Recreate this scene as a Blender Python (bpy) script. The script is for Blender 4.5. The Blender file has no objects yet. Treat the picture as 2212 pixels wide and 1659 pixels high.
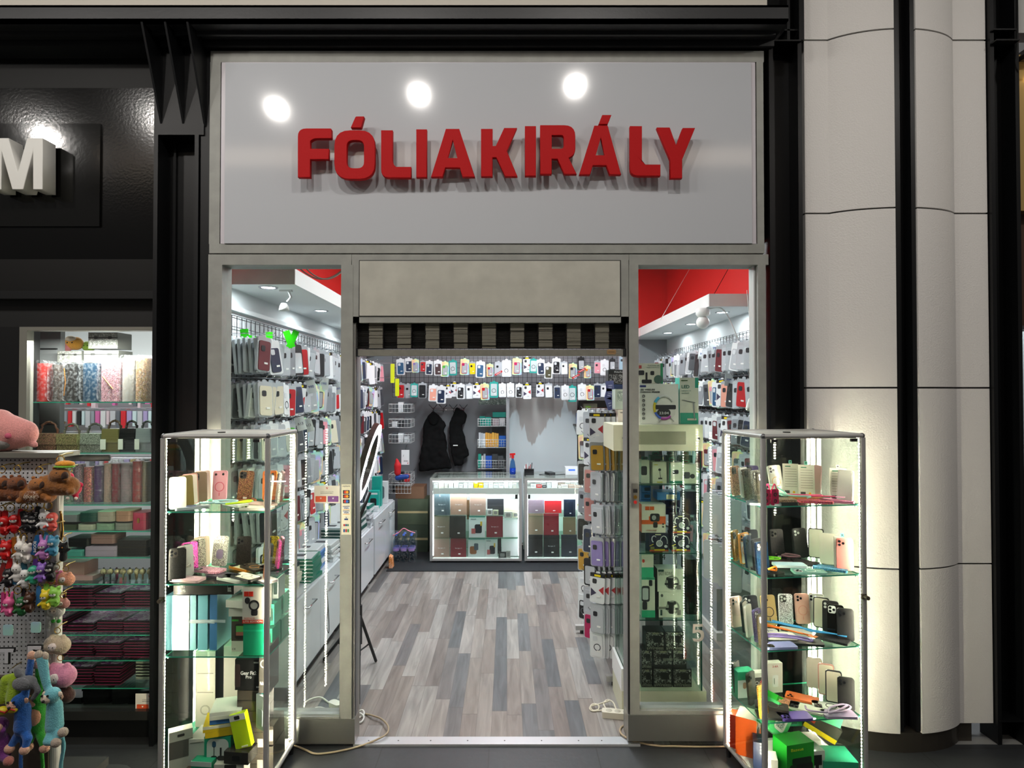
import bpy, math, random
from mathutils import Matrix, Vector, Euler
R = random.Random(7)
SC = bpy.context.scene
COL = SC.collection
# ---------------------------------------------------------------- camera
F, CX, CY = 1350.0, 1095.0, 829.5
TH = math.atan(20.5 / F)
EYE = 1.89
cam_d = bpy.data.cameras.new('camera'); cam = bpy.data.objects.new('camera', cam_d); COL.objects.link(cam)
cam.location = (0, 0, EYE); cam.rotation_euler = (math.pi / 2 + TH, 0, 0)
cam_d.sensor_width = 36; cam_d.lens = F / 2212 * 36; cam_d.shift_x = 11 / 2212; cam_d.clip_start = .05
SC.camera = cam
# ---------------------------------------------------------------- world, exposure
w = bpy.data.worlds.new('world'); SC.world = w; w.use_nodes = True
w.node_tree.nodes['Background'].inputs[0].default_value = (1.0, .97, .93, 1)
w.node_tree.nodes['Background'].inputs[1].default_value = .105
SC.view_settings.view_transform = 'Standard'; SC.view_settings.look = 'None'
SC.view_settings.gamma = 1; SC.view_settings.use_curve_mapping = False
SC.view_settings.exposure = 0.0
SC.cycles.max_bounces = 8; SC.cycles.diffuse_bounces = 3; SC.cycles.glossy_bounces = 4
SC.cycles.transparent_max_bounces = 40; SC.cycles.transmission_bounces = 6
SC.cycles.sample_clamp_indirect = 4; SC.cycles.caustics_reflective = False; SC.cycles.caustics_refractive = False

def lin(h):
    h = h.lstrip('#'); c = [int(h[i:i + 2], 16) / 255 for i in (0, 2, 4)]
    return tuple(x / 12.92 if x <= .04045 else ((x + .055) / 1.055) ** 2.4 for x in c)
# ---------------------------------------------------------------- area lights
def area(name, loc, target, size, power, color=(1, 1, 1), size_y=None, spread=180):
    d = bpy.data.lights.new(name, 'AREA'); d.energy = power; d.color = color; d.size = size
    d.shape = 'DISK' if size_y is None else 'RECTANGLE'
    if size_y: d.size_y = size_y
    d.spread = math.radians(spread)
    o = bpy.data.objects.new(name, d); COL.objects.link(o); o.location = loc
    v = Vector(target) - Vector(loc); o.rotation_euler = v.to_track_quat('-Z', 'Y').to_euler()
    return o
WARM = (1, .95, .89); COOL = (.84, .96, .98)
SPOTS = [(-4.35, 1.0, 4.35), (-3.25, 1.0, 4.5), (-2.12, 1.0, 4.55), (-.81, 1.0, 4.68), (.63, 1.0, 4.76), (3.3, 1.0, 4.6)]
for i, s in enumerate(SPOTS):
    area('track_spot_light', (s[0], s[1] + .02, s[2] - .03), (s[0] * .9, 3.3, 1.2), .11, 21, WARM)
# ceiling lights of the phone shop, over the aisle (fixtures are built further down), plus added uplights
for y in (4.3, 5.5, 6.7):
    area('ceiling_panel_light', (0.1, y, 3.42), (0.1, y, 0), .3, 42, COOL, size_y=1.1)
    area('added_red_wall_uplight', (0.1, y, 3.50), (0.1, y, 9), .3, 9, (.8, .95, 1), size_y=1.1)  # added fill without a fixture, brightens the red upper walls and ceiling
DOWN = [(-1.55, 4.05), (-1.55, 5.2), (-1.55, 6.3), (1.83, 5.3), (1.83, 6.2), (1.83, 7.1)]
for x, y in DOWN:
    area('downlight_light', (x, y, 2.565), (x, y, 0), .07, 5, (.92, .96, 1))
# neighbour's lights
area('neighbour_ceiling_light', (-3.4, 4.9, 3.0), (-3.4, 4.9, 0), 1.6, 50, (1, .97, .95), size_y=.9)
area('neighbour_ceiling_light', (3.6, 4.9, 2.9), (3.6, 4.9, 0), 1.2, 40, (.9, .95, 1), size_y=.9)
area('neighbour_window_light', (-2.3, 3.505, 2.19), (-2.3, 3.62, 1.2), .62, 20, (1, .98, .95), size_y=.03)
# ---------------------------------------------------------------- helpers
def P(px, py, Y):
    u = (px - CX) / F; v = (CY - py) / F
    y = math.cos(TH) - math.sin(TH) * v; z = math.sin(TH) + math.cos(TH) * v
    t = Y / y
    return Vector((u * t, Y, EYE + z * t))
def PX(px, Y): return P(px, 850, Y).x
def PZ(py, Y): return P(1095, py, Y).z
def PF(px, py, Z=0):
    u = (px - CX) / F; v = (CY - py) / F
    y = math.cos(TH) - math.sin(TH) * v; z = math.sin(TH) + math.cos(TH) * v
    t = (Z - EYE) / z
    return Vector((u * t, y * t, Z))
MATS = {}
def mat(col, rough=.5, metal=0., emit=0., kind=None, coat=0., bump=0., scale=40., spec=.5):
    key = (col, rough, metal, emit, kind, coat, bump, scale, spec)
    if key in MATS: return MATS[key]
    m = bpy.data.materials.new((kind or 'plain') + '_' + col.strip('#')); m.use_nodes = True
    nt = m.node_tree; N = nt.nodes; L = nt.links; b = N['Principled BSDF']
    c = (*lin(col), 1)
    b.inputs['Base Color'].default_value = c; b.inputs['Roughness'].default_value = rough
    b.inputs['Metallic'].default_value = metal; b.inputs['Coat Weight'].default_value = coat
    m.diffuse_color = c; b.inputs['Specular IOR Level'].default_value = spec
    if emit:
        b.inputs['Emission Color'].default_value = c; b.inputs['Emission Strength'].default_value = emit
    tc = None
    def tex(t, **k):
        nonlocal tc
        if tc is None: tc = N.new('ShaderNodeTexCoord')
        n = N.new(t); L.new(tc.outputs['Object'], n.inputs['Vector'])
        for a, v in k.items(): n.inputs[a].default_value = v
        return n
    if kind == 'glass':
        g = N.new('ShaderNodeBsdfGlossy'); g.inputs['Roughness'].default_value = rough
        t = N.new('ShaderNodeBsdfTransparent'); t.inputs[0].default_value = c
        ge = N.new('ShaderNodeNewGeometry'); dt = N.new('ShaderNodeVectorMath'); dt.operation = 'DOT_PRODUCT'; L.new(ge.outputs['Normal'], dt.inputs[0]); L.new(ge.outputs['Incoming'], dt.inputs[1])
        def MM(op, a, v=0.):
            n = N.new('ShaderNodeMath'); n.operation = op; L.new(a, n.inputs[0]); n.inputs[1].default_value = v; return n
        ab = MM('ABSOLUTE', dt.outputs['Value']); sb = MM('MULTIPLY_ADD', ab.outputs[0], -1.); sb.inputs[2].default_value = 1.
        pw = MM('POWER', sb.outputs[0], 5.); fr = MM('MULTIPLY_ADD', pw.outputs[0], .9); fr.inputs[2].default_value = .035
        mx = N.new('ShaderNodeMixShader'); L.new(fr.outputs[0], mx.inputs[0]); L.new(t.outputs[0], mx.inputs[1]); L.new(g.outputs[0], mx.inputs[2])
        L.new(mx.outputs[0], N['Material Output'].inputs[0])
    elif kind == 'film':      # clear plastic film / bag: mostly see-through, crinkled gloss
        g = N.new('ShaderNodeBsdfGlossy'); g.inputs['Roughness'].default_value = .15
        d = N.new('ShaderNodeBsdfDiffuse'); d.inputs[0].default_value = (.75, .78, .8, 1)
        t = N.new('ShaderNodeBsdfTransparent')
        mg = N.new('ShaderNodeMixShader'); mg.inputs[0].default_value = .45; L.new(d.outputs[0], mg.inputs[1]); L.new(g.outputs[0], mg.inputs[2])
        n = tex('ShaderNodeTexNoise', Scale=60, Detail=3)
        mp = N.new('ShaderNodeMapRange'); mp.inputs[1].default_value = .45; mp.inputs[2].default_value = .75; mp.inputs[3].default_value = .02; mp.inputs[4].default_value = .30
        L.new(n.outputs[0], mp.inputs[0])
        bp = N.new('ShaderNodeBump'); bp.inputs['Strength'].default_value = .9; bp.inputs['Distance'].default_value = .01; L.new(n.outputs[0], bp.inputs['Height']); L.new(bp.outputs[0], g.inputs['Normal'])
        mx = N.new('ShaderNodeMixShader'); L.new(mp.outputs[0], mx.inputs[0]); L.new(t.outputs[0], mx.inputs[1]); L.new(mg.outputs[0], mx.inputs[2])
        L.new(mx.outputs[0], N['Material Output'].inputs[0])
    elif kind == 'glitter':
        v = tex('ShaderNodeTexVoronoi', Scale=scale * 9)
        hs = N.new('ShaderNodeHueSaturation'); hs.inputs['Color'].default_value = c
        sx = N.new('ShaderNodeSeparateColor'); L.new(v.outputs['Color'], sx.inputs[0])
        mv = N.new('ShaderNodeMapRange'); mv.inputs[3].default_value = .25; mv.inputs[4].default_value = 2.2; L.new(sx.outputs[0], mv.inputs[0]); L.new(mv.outputs[0], hs.inputs['Value'])
        mh = N.new('ShaderNodeMapRange'); mh.inputs[3].default_value = .46; mh.inputs[4].default_value = .54; L.new(sx.outputs[1], mh.inputs[0]); L.new(mh.outputs[0], hs.inputs['Hue'])
        L.new(hs.outputs[0], b.inputs['Base Color']); b.inputs['Metallic'].default_value = .45; b.inputs['Roughness'].default_value = .3
    elif kind == 'marks':     # busy printed artwork: light marks on a dark card
        n = tex('ShaderNodeTexNoise', Scale=scale, Detail=2, Distortion=1.5)
        r = N.new('ShaderNodeValToRGB'); r.color_ramp.elements[0].position = .50; r.color_ramp.elements[1].position = .56
        r.color_ramp.elements[0].color = c; r.color_ramp.elements[1].color = (min(1, c[0] + .3), min(1, c[1] + .3), min(1, c[2] + .28), 1)
        L.new(n.outputs[0], r.inputs[0]); L.new(r.outputs[0], b.inputs['Base Color'])
    elif kind == 'fur':
        n = tex('ShaderNodeTexNoise', Scale=220, Detail=3)
        r = N.new('ShaderNodeMapRange'); r.inputs[3].default_value = .65; r.inputs[4].default_value = 1.25; L.new(n.outputs[0], r.inputs[0])
        hs = N.new('ShaderNodeHueSaturation'); hs.inputs['Color'].default_value = c; L.new(r.outputs[0], hs.inputs['Value']); L.new(hs.outputs[0], b.inputs['Base Color'])
        bp = N.new('ShaderNodeBump'); bp.inputs['Strength'].default_value = .7; bp.inputs['Distance'].default_value = .004
        L.new(n.outputs[0], bp.inputs['Height']); L.new(bp.outputs[0], b.inputs['Normal'])
        b.inputs['Roughness'].default_value = .95; b.inputs['Sheen Weight'].default_value = .3
    elif kind == 'worn':      # scuffed paint with blotches
        n = tex('ShaderNodeTexNoise', Scale=scale, Detail=6)
        r = N.new('ShaderNodeMapRange'); r.inputs[1].default_value = .35; r.inputs[2].default_value = .7; r.inputs[3].default_value = .9; r.inputs[4].default_value = 1.06; L.new(n.outputs[0], r.inputs[0])
        hs = N.new('ShaderNodeHueSaturation'); hs.inputs['Color'].default_value = c; L.new(r.outputs[0], hs.inputs['Value']); L.new(hs.outputs[0], b.inputs['Base Color'])
    elif kind == 'led':       # strip of small diodes
        sp = N.new('ShaderNodeSeparateXYZ'); tc = N.new('ShaderNodeTexCoord'); L.new(tc.outputs['Object'], sp.inputs[0])
        dv = N.new('ShaderNodeMath'); dv.operation = 'MULTIPLY'; dv.inputs[1].default_value = 62.; L.new(sp.outputs[2], dv.inputs[0])
        fc = N.new('ShaderNodeMath'); fc.operation = 'FRACT'; L.new(dv.outputs[0], fc.inputs[0])
        lt = N.new('ShaderNodeMath'); lt.operation = 'LESS_THAN'; lt.inputs[1].default_value = .5; L.new(fc.outputs[0], lt.inputs[0])
        st = N.new('ShaderNodeMath'); st.operation = 'MULTIPLY'; st.inputs[1].default_value = emit; L.new(lt.outputs[0], st.inputs[0]); L.new(st.outputs[0], b.inputs['Emission Strength'])
    elif kind == 'holo':
        n = tex('ShaderNodeTexNoise', Scale=9, Detail=1)
        r = N.new('ShaderNodeValToRGB'); cr = r.color_ramp
        cols = ['#d9b6e8', '#b7c4f2', '#aee6cf', '#f4eaa0', '#f2b9a6']
        cr.elements[0].position = .3; cr.elements[0].color = (*lin(cols[0]), 1); cr.elements[1].position = .7; cr.elements[1].color = (*lin(cols[4]), 1)
        for i in (1, 2, 3):
            e = cr.elements.new(.3 + .1 * i); e.color = (*lin(cols[i]), 1)
        L.new(n.outputs[0], r.inputs[0]); L.new(r.outputs[0], b.inputs['Base Color']); b.inputs['Roughness'].default_value = .25
    if bump:
        n = tex('ShaderNodeTexNoise', Scale=scale, Detail=4)
        bp = N.new('ShaderNodeBump'); bp.inputs['Strength'].default_value = bump; bp.inputs['Distance'].default_value = .01
        L.new(n.outputs[0], bp.inputs['Height']); L.new(bp.outputs[0], b.inputs['Normal'])
    MATS[key] = m
    return m

class MB:
    def __init__(s): s.v = []; s.f = []; s.m = []; s.s = []; s.M = Matrix.Identity(4)
    def _add(s, vs, fs, mi=0, smooth=False):
        o = len(s.v)
        s.v += [tuple(s.M @ Vector(p)) for p in vs]
        for f in fs: s.f.append(tuple(o + i for i in f)); s.m.append(mi); s.s.append(smooth)
        return s
    def box(s, a, b, mi=0):
        x0, y0, z0 = (min(a[i], b[i]) for i in range(3)); x1, y1, z1 = (max(a[i], b[i]) for i in range(3))
        return s._add([(x0, y0, z0), (x1, y0, z0), (x1, y1, z0), (x0, y1, z0), (x0, y0, z1), (x1, y0, z1), (x1, y1, z1), (x0, y1, z1)],
                      [(0, 3, 2, 1), (4, 5, 6, 7), (0, 1, 5, 4), (1, 2, 6, 5), (2, 3, 7, 6), (3, 0, 4, 7)], mi)
    def cbox(s, c, sz, mi=0): return s.box([c[i] - sz[i] / 2 for i in range(3)], [c[i] + sz[i] / 2 for i in range(3)], mi)
    def prism(s, pts, y0, y1, mi=0, axis='y', smooth=False):
        # pts in (x,z) counter-clockwise seen from -y; extruded y0..y1. axis z: pts in (x,y), extruded in z
        n = len(pts)
        if axis == 'y': vs = [(p[0], y0, p[1]) for p in pts] + [(p[0], y1, p[1]) for p in pts]
        elif axis == 'z': vs = [(p[0], p[1], y1) for p in pts] + [(p[0], p[1], y0) for p in pts]
        else: vs = [(y1, p[0], p[1]) for p in pts] + [(y0, p[0], p[1]) for p in pts]
        s._add(vs, [tuple(range(n)), tuple(range(2 * n - 1, n - 1, -1))], mi)
        s._add(vs, [(i, i + n, (i + 1) % n + n, (i + 1) % n) for i in range(n)], mi, smooth)
        return s
    def rbox(s, w, h, y0, y1, r=.01, mi=0, cx=0, cz=0, seg=4):
        return s.prism(rrect(w, h, r, cx, cz, seg), y0, y1, mi)
    def ring(s, cx, cz, ro, ri, y0, y1, mi=0, seg=24):
        vs = []
        for y in (y0, y1):
            for r in (ro, ri):
                vs += [(cx + r * math.cos(2 * math.pi * i / seg), y, cz + r * math.sin(2 * math.pi * i / seg)) for i in range(seg)]
        f = []
        for i in range(seg):
            j = (i + 1) % seg
            f += [(i, j, seg + j, seg + i), (2 * seg + i, 3 * seg + i, 3 * seg + j, 2 * seg + j), (i, 2 * seg + i, 2 * seg + j, j), (seg + i, seg + j, 3 * seg + j, 3 * seg + i)]
        return s._add(vs, f, mi)
    def tube(s, pts, r, seg=8, mi=0, closed=False):
        pts = [Vector(p) for p in pts]; n = len(pts)
        rr = r if isinstance(r, (list, tuple)) else [r] * n
        prev = None; vs = []
        for i, p in enumerate(pts):
            d = (pts[min(i + 1, n - 1)] - pts[max(i - 1, 0)])
            if closed: d = pts[(i + 1) % n] - pts[i - 1]
            if d.length < 1e-9: d = Vector((0, 0, 1))
            d.normalize()
            if prev is None: a = d.orthogonal().normalized()
            else:
                a = prev - d * prev.dot(d)
                a = a.normalized() if a.length > 1e-6 else d.orthogonal().normalized()
            prev = a; b = d.cross(a)
            for k in range(seg):
                t = 2 * math.pi * k / seg
                vs.append(p + (a * math.cos(t) + b * math.sin(t)) * rr[i])
        f = []
        for i in range(n - 1 if not closed else n):
            j = (i + 1) % n
            for k in range(seg):
                l = (k + 1) % seg
                f.append((i * seg + k, i * seg + l, j * seg + l, j * seg + k))
        s._add(vs, f, mi, True)
        if not closed: s._add(vs[:seg] + vs[-seg:], [tuple(range(seg - 1, -1, -1)), tuple(range(seg, 2 * seg))], mi)
        return s
    def cyl(s, p0, p1, r, seg=16, mi=0): return s.tube([p0, p1], r, seg, mi)
    def lathe(s, prof, c=(0, 0, 0), seg=20, mi=0, cap=True):
        vs = []
        for r, z in prof: vs += [(c[0] + r * math.cos(2 * math.pi * k / seg), c[1] + r * math.sin(2 * math.pi * k / seg), c[2] + z) for k in range(seg)]
        f = [(i * seg + k, i * seg + (k + 1) % seg, (i + 1) * seg + (k + 1) % seg, (i + 1) * seg + k) for i in range(len(prof) - 1) for k in range(seg)]
        s._add(vs, f, mi, True)
        return s._add(vs[:seg] + vs[-seg:], [tuple(range(seg - 1, -1, -1)), tuple(range(seg, 2 * seg))], mi) if cap else s
    def ball(s, c, r, mi=0, seg=14, ring=9, sc=(1, 1, 1)):
        vs = []
        for i in range(ring + 1):
            t = math.pi * i / ring
            for k in range(seg):
                a = 2 * math.pi * k / seg
                vs.append((c[0] + r * sc[0] * math.sin(t) * math.cos(a), c[1] + r * sc[1] * math.sin(t) * math.sin(a), c[2] - r * sc[2] * math.cos(t)))
        return s._add(vs, [(i * seg + k, i * seg + (k + 1) % seg, (i + 1) * seg + (k + 1) % seg, (i + 1) * seg + k) for i in range(ring) for k in range(seg)], mi, True)
    def mesh(s, name, mats):
        me = bpy.data.meshes.new(name); me.from_pydata(s.v, [], s.f)
        for m in (mats if isinstance(mats, (list, tuple)) else [mats]): me.materials.append(m)
        me.polygons.foreach_set('material_index', s.m); me.polygons.foreach_set('use_smooth', s.s)
        me.validate(clean_customdata=False); me.update()
        return me
    def build(s, name, mats, parent=None, **k): return link(name, s.mesh(name, mats), parent, **k)
def rrect(w, h, r, cx=0, cz=0, seg=4):
    r = min(r, w / 2 - 1e-5, h / 2 - 1e-5); pts = []
    for qx, qz, a0 in ((1, -1, -90), (1, 1, 0), (-1, 1, 90), (-1, -1, 180)):
        for i in range(seg + 1):
            a = math.radians(a0 + 90 * i / seg)
            pts.append((cx + qx * (w / 2 - r) + r * math.cos(a), cz + qz * (h / 2 - r) + r * math.sin(a)))
    return pts
def tag(o, label=None, cat=None, group=None, kind=None):
    for k, v in (('label', label), ('category', cat), ('group', group), ('kind', kind)):
        if v: o[k] = v
    return o
def link(name, me, parent=None, loc=None, rot=None, label=None, cat=None, group=None, kind=None):
    o = bpy.data.objects.new(name, me); COL.objects.link(o)
    if parent: o.parent = parent
    if loc is not None: o.location = loc
    if rot is not None: o.rotation_euler = rot
    return tag(o, label, cat, group, kind)
def thing(name, label, cat, loc=(0, 0, 0), rot=(0, 0, 0), group=None): return link(name, None, None, loc, rot, label, cat, group)
def dup(o, loc=None, rot=None, label=None, group=None, parent=None):
    c = o.copy(); COL.objects.link(c)
    if parent is not None: c.parent = parent
    if loc is not None: c.location = loc
    if rot is not None: c.rotation_euler = rot
    if label: c['label'] = label
    if group: c['group'] = group
    for ch in o.children: dup(ch, parent=c)
    return c
def struct(name, mb, m, parent=None): return mb.build(name, m, parent, kind=None if parent else 'structure')
def bx(a, b): return MB().box(a, b)
_T = {}
def text_mesh(s, m, extrude=.0004, bold=0):
    k = (s, m.name, extrude, bold)
    if k not in _T:
        c = bpy.data.curves.new('lettering', 'FONT'); c.body = s; c.size = 1; c.align_x = 'CENTER'; c.align_y = 'CENTER'; c.extrude = extrude; c.offset = bold; c.resolution_u = 3
        o = bpy.data.objects.new('lettering', c); COL.objects.link(o)
        me = bpy.data.meshes.new_from_object(o); bpy.data.objects.remove(o)
        xs = [v.co.x for v in me.vertices]; ys = [v.co.y for v in me.vertices]
        x0, x1, y0, y1 = min(xs), max(xs), min(ys), max(ys)
        for v in me.vertices: v.co = ((v.co.x - (x0 + x1) / 2) / (x1 - x0), (v.co.y - (y0 + y1) / 2) / (y1 - y0), v.co.z)
        me.materials.clear(); me.materials.append(m); me.name = 'lettering'
        _T[k] = me
    return _T[k]
def put_text(s, cx, cz, w, h, y, col, parent, turn=0, bold=0, name='lettering', label=None, emit=0):
    o = link(name, text_mesh(s, mat(col, .6, emit=emit), bold=bold), parent, (cx, y, cz), (math.pi / 2, 0, 0), label=label)
    if turn: o.rotation_euler = Euler((math.pi / 2, 0, 0)).to_matrix().to_4x4().to_euler() if False else (Matrix.Rotation(turn, 3, 'Y') @ Matrix.Rotation(math.pi / 2, 3, 'X')).to_euler()
    o.scale = (w, h, 1); return o
def outline(polys, y0, depth, m, name, parent=None, bevel=.002, **k):
    """2D outlines with holes (x,z) -> solid letter mesh, front at y0."""
    c = bpy.data.curves.new(name, 'CURVE'); c.dimensions = '2D'; c.fill_mode = 'BOTH'; c.extrude = depth / 2 - bevel; c.bevel_depth = bevel; c.bevel_resolution = 2; c.offset = -bevel
    for pts in polys:
        sp = c.splines.new('POLY'); sp.points.add(len(pts) - 1); sp.use_cyclic_u = True
        for i, p in enumerate(pts): sp.points[i].co = (p[0], p[1], 0, 1)
    o = bpy.data.objects.new(name, c); COL.objects.link(o)
    me = bpy.data.meshes.new_from_object(o); bpy.data.objects.remove(o)
    me.transform(Matrix.Translation((0, y0 + depth / 2, 0)) @ Matrix.Rotation(math.pi / 2, 4, 'X'))
    me.materials.clear(); me.materials.append(m)
    return link(name, me, parent, **k)
def rounded(pts, seg=5):
    out = []; n = len(pts)
    for i, p in enumerate(pts):
        r = p[2] if len(p) > 2 else 0
        if not r: out.append((p[0], p[1])); continue
        a = Vector(pts[i - 1][:2]) - Vector(p[:2]); b = Vector(pts[(i + 1) % n][:2]) - Vector(p[:2])
        a, b = a.normalized() * r, b.normalized() * r; q = Vector(p[:2])
        for k in range(seg + 1):
            t = k / seg; out.append(tuple((q + a) * (1 - t) ** 2 + q * 2 * t * (1 - t) + (q + b) * t * t))
    return out
def blob(caps, vox=.005, smooth=6, name='body'):
    """capsules (p0,p1,r0,r1) fused into one continuous surface"""
    b = MB()
    for p0, p1, r0, r1 in caps:
        p0, p1 = Vector(p0), Vector(p1)
        n = max(2, int((p1 - p0).length / (min(r0, r1) * .5)) + 1)
        for i in range(n):
            t = i / (n - 1); b.ball(p0.lerp(p1, t), r0 + (r1 - r0) * t, seg=12, ring=8)
            if (p1 - p0).length < 1e-6: break
    me = bpy.data.meshes.new(name); me.from_pydata(b.v, [], b.f)
    o = bpy.data.objects.new(name, me); COL.objects.link(o)
    md = o.modifiers.new('r', 'REMESH'); md.mode = 'VOXEL'; md.voxel_size = vox; md.use_smooth_shade = True
    sm = o.modifiers.new('s', 'SMOOTH'); sm.iterations = smooth; sm.factor = .5
    dg = bpy.context.evaluated_depsgraph_get(); out = bpy.data.meshes.new_from_object(o.evaluated_get(dg), depsgraph=dg)
    bpy.data.objects.remove(o); out.name = name
    return out
def arc(p0, p1, sag, n=10, up=(0, 0, -1)):
    p0, p1, up = Vector(p0), Vector(p1), Vector(up)
    return [p0.lerp(p1, i / n) + up * sag * 4 * (i / n) * (1 - i / n) for i in range(n + 1)]
def smoothpath(pts, n=6):
    pts = [Vector(p) for p in pts]; out = []
    for i in range(len(pts) - 1):
        a, b, c, d = pts[max(i - 1, 0)], pts[i], pts[i + 1], pts[min(i + 2, len(pts) - 1)]
        for k in range(n):
            t = k / n
            out.append(.5 * ((2 * b) + (c - a) * t + (2 * a - 5 * b + 4 * c - d) * t * t + (3 * b - a - 3 * c + d) * t ** 3))
    return out + [pts[-1]]
ORD = 'first second third fourth fifth sixth seventh eighth ninth tenth eleventh twelfth thirteenth fourteenth fifteenth sixteenth seventeenth eighteenth nineteenth twentieth'.split()
def ordn(i): return ORD[i] if i < 20 else ('twenty-' + ORD[i - 20] if i < 29 else 'thirtieth' if i == 29 else 'thirty-' + ORD[i - 30])
ALU = mat('#b4b3b0', .36, .15); ALU_D = mat('#6f7073', .35, .8); STEEL = mat('#a3a29c', .33, .8); CHROME = mat('#c8c8cc', .12, 1)
BLACK = mat('#17181a', .45); BLKSTEEL = mat('#0c0d0f', .42, 0, bump=.03, scale=90, spec=.3); WHITE = mat('#f2f2f0', .45); GREYP = mat('#999a94', .5, kind='worn', scale=14)
GLASS = mat('#f8fcfa', .0, kind='glass'); GLASSG = mat('#dcf2e8', .0, kind='glass'); GEDGE = mat('#3fae92', .15, emit=.0, coat=.6)
# ================================================================ STRUCTURE
D = 3.375          # plane of the shopfront
def nodes_mat(name):
    m = bpy.data.materials.new(name); m.use_nodes = True; return m, m.node_tree.nodes, m.node_tree.links, m.node_tree.nodes['Principled BSDF']
def plank_mat():
    m, N, L, b = nodes_mat('laminate_planks')
    tc = N.new('ShaderNodeTexCoord'); sp = N.new('ShaderNodeSeparateXYZ'); L.new(tc.outputs['Object'], sp.inputs[0])
    def M(op, a, b2=None):
        n = N.new('ShaderNodeMath'); n.operation = op
        for i, v in enumerate((a, b2)):
            if v is None: continue
            if isinstance(v, (int, float)): n.inputs[i].default_value = v
            else: L.new(v, n.inputs[i])
        return n.outputs[0]
    x = M('DIVIDE', sp.outputs[0], .088); row = M('FLOOR', x)
    wn = N.new('ShaderNodeTexWhiteNoise'); wn.noise_dimensions = '1D'; L.new(row, wn.inputs['W'])
    y = M('ADD', M('DIVIDE', sp.outputs[1], .78), M('MULTIPLY', wn.outputs['Value'], 7.31)); c = M('FLOOR', y)
    cb = N.new('ShaderNodeCombineXYZ'); L.new(row, cb.inputs[0]); L.new(c, cb.inputs[1])
    w2 = N.new('ShaderNodeTexWhiteNoise'); w2.noise_dimensions = '2D'; L.new(cb.outputs[0], w2.inputs['Vector'])
    r = N.new('ShaderNodeValToRGB'); r.color_ramp.interpolation = 'LINEAR'; cr = r.color_ramp
    cr.elements[0].color = (*lin('#5d6164'), 1); cr.elements[0].position = 0; cr.elements[1].color = (*lin('#9c9994'), 1)
    for p, h in ((.14, '#6c6e70'), (.3, '#7d7570'), (.5, '#8d857e'), (.75, '#989490')):
        e = cr.elements.new(p); e.color = (*lin(h), 1)
    L.new(w2.outputs['Value'], r.inputs[0])
    # grain stretched along the plank, shifted per plank
    mp = N.new('ShaderNodeMapping'); mp.inputs['Scale'].default_value = (26, 2.2, 1); L.new(tc.outputs['Object'], mp.inputs[0])
    va = N.new('ShaderNodeVectorMath'); va.operation = 'ADD'; L.new(mp.outputs[0], va.inputs[0])
    vs = N.new('ShaderNodeVectorMath'); vs.operation = 'SCALE'; L.new(w2.outputs['Color'], vs.inputs[0]); vs.inputs['Scale'].default_value = 40; L.new(vs.outputs[0], va.inputs[1])
    n = N.new('ShaderNodeTexNoise'); n.inputs['Scale'].default_value = 1; n.inputs['Detail'].default_value = 6; n.inputs['Distortion'].default_value = .8; L.new(va.outputs[0], n.inputs['Vector'])
    g = N.new('ShaderNodeMapRange'); g.inputs[1].default_value = .25; g.inputs[2].default_value = .75; g.inputs[3].default_value = .62; g.inputs[4].default_value = 1.22; L.new(n.outputs[0], g.inputs[0])
    hs = N.new('ShaderNodeHueSaturation'); L.new(r.outputs[0], hs.inputs['Color']); L.new(g.outputs[0], hs.inputs['Value'])
    fx = M('FRACT', x); fy = M('FRACT', y)
    j = M('MAXIMUM', M('LESS_THAN', fx, .015), M('LESS_THAN', fy, .004))
    mx = N.new('ShaderNodeMixRGB'); mx.inputs[2].default_value = (*lin('#55524e'), 1); L.new(j, mx.inputs[0]); L.new(hs.outputs[0], mx.inputs[1])
    L.new(mx.outputs[0], b.inputs['Base Color']); b.inputs['Roughness'].default_value = .36
    bp = N.new('ShaderNodeBump'); bp.inputs['Strength'].default_value = .12; bp.inputs['Distance'].default_value = .002; L.new(n.outputs[0], bp.inputs['Height']); L.new(bp.outputs[0], b.inputs['Normal'])
    return m
def tile_mat():
    m, N, L, b = nodes_mat('slate_floor_tiles')
    tc = N.new('ShaderNodeTexCoord')
    br = N.new('ShaderNodeTexBrick'); br.offset = 0; br.inputs['Scale'].default_value = 1; br.inputs['Brick Width'].default_value = .57; br.inputs['Row Height'].default_value = .57; br.inputs['Mortar Size'].default_value = .003
    br.inputs['Color1'].default_value = (*lin('#2d2f32'), 1); br.inputs['Color2'].default_value = (*lin('#323437'), 1); br.inputs['Mortar'].default_value = (*lin('#1c1c1d'), 1)
    mp = N.new('ShaderNodeMapping'); mp.inputs['Location'].default_value = (.095 + .57 * 20, -3.36 + .57 * 20, 0); L.new(tc.outputs['Object'], mp.inputs[0]); L.new(mp.outputs[0], br.inputs['Vector'])
    n = N.new('ShaderNodeTexNoise'); n.inputs['Scale'].default_value = 30; n.inputs['Detail'].default_value = 6; L.new(tc.outputs['Object'], n.inputs['Vector'])
    g = N.new('ShaderNodeMapRange'); g.inputs[3].default_value = .8; g.inputs[4].default_value = 1.2; L.new(n.outputs[0], g.inputs[0])
    hs = N.new('ShaderNodeHueSaturation'); L.new(br.outputs[0], hs.inputs['Color']); L.new(g.outputs[0], hs.inputs['Value']); L.new(hs.outputs[0], b.inputs['Base Color'])
    b.inputs['Roughness'].default_value = .45
    bp = N.new('ShaderNodeBump'); bp.inputs['Strength'].default_value = .25; bp.inputs['Distance'].default_value = .003; L.new(n.outputs[0], bp.inputs['Height']); L.new(bp.outputs[0], b.inputs['Normal'])
    return m
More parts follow.
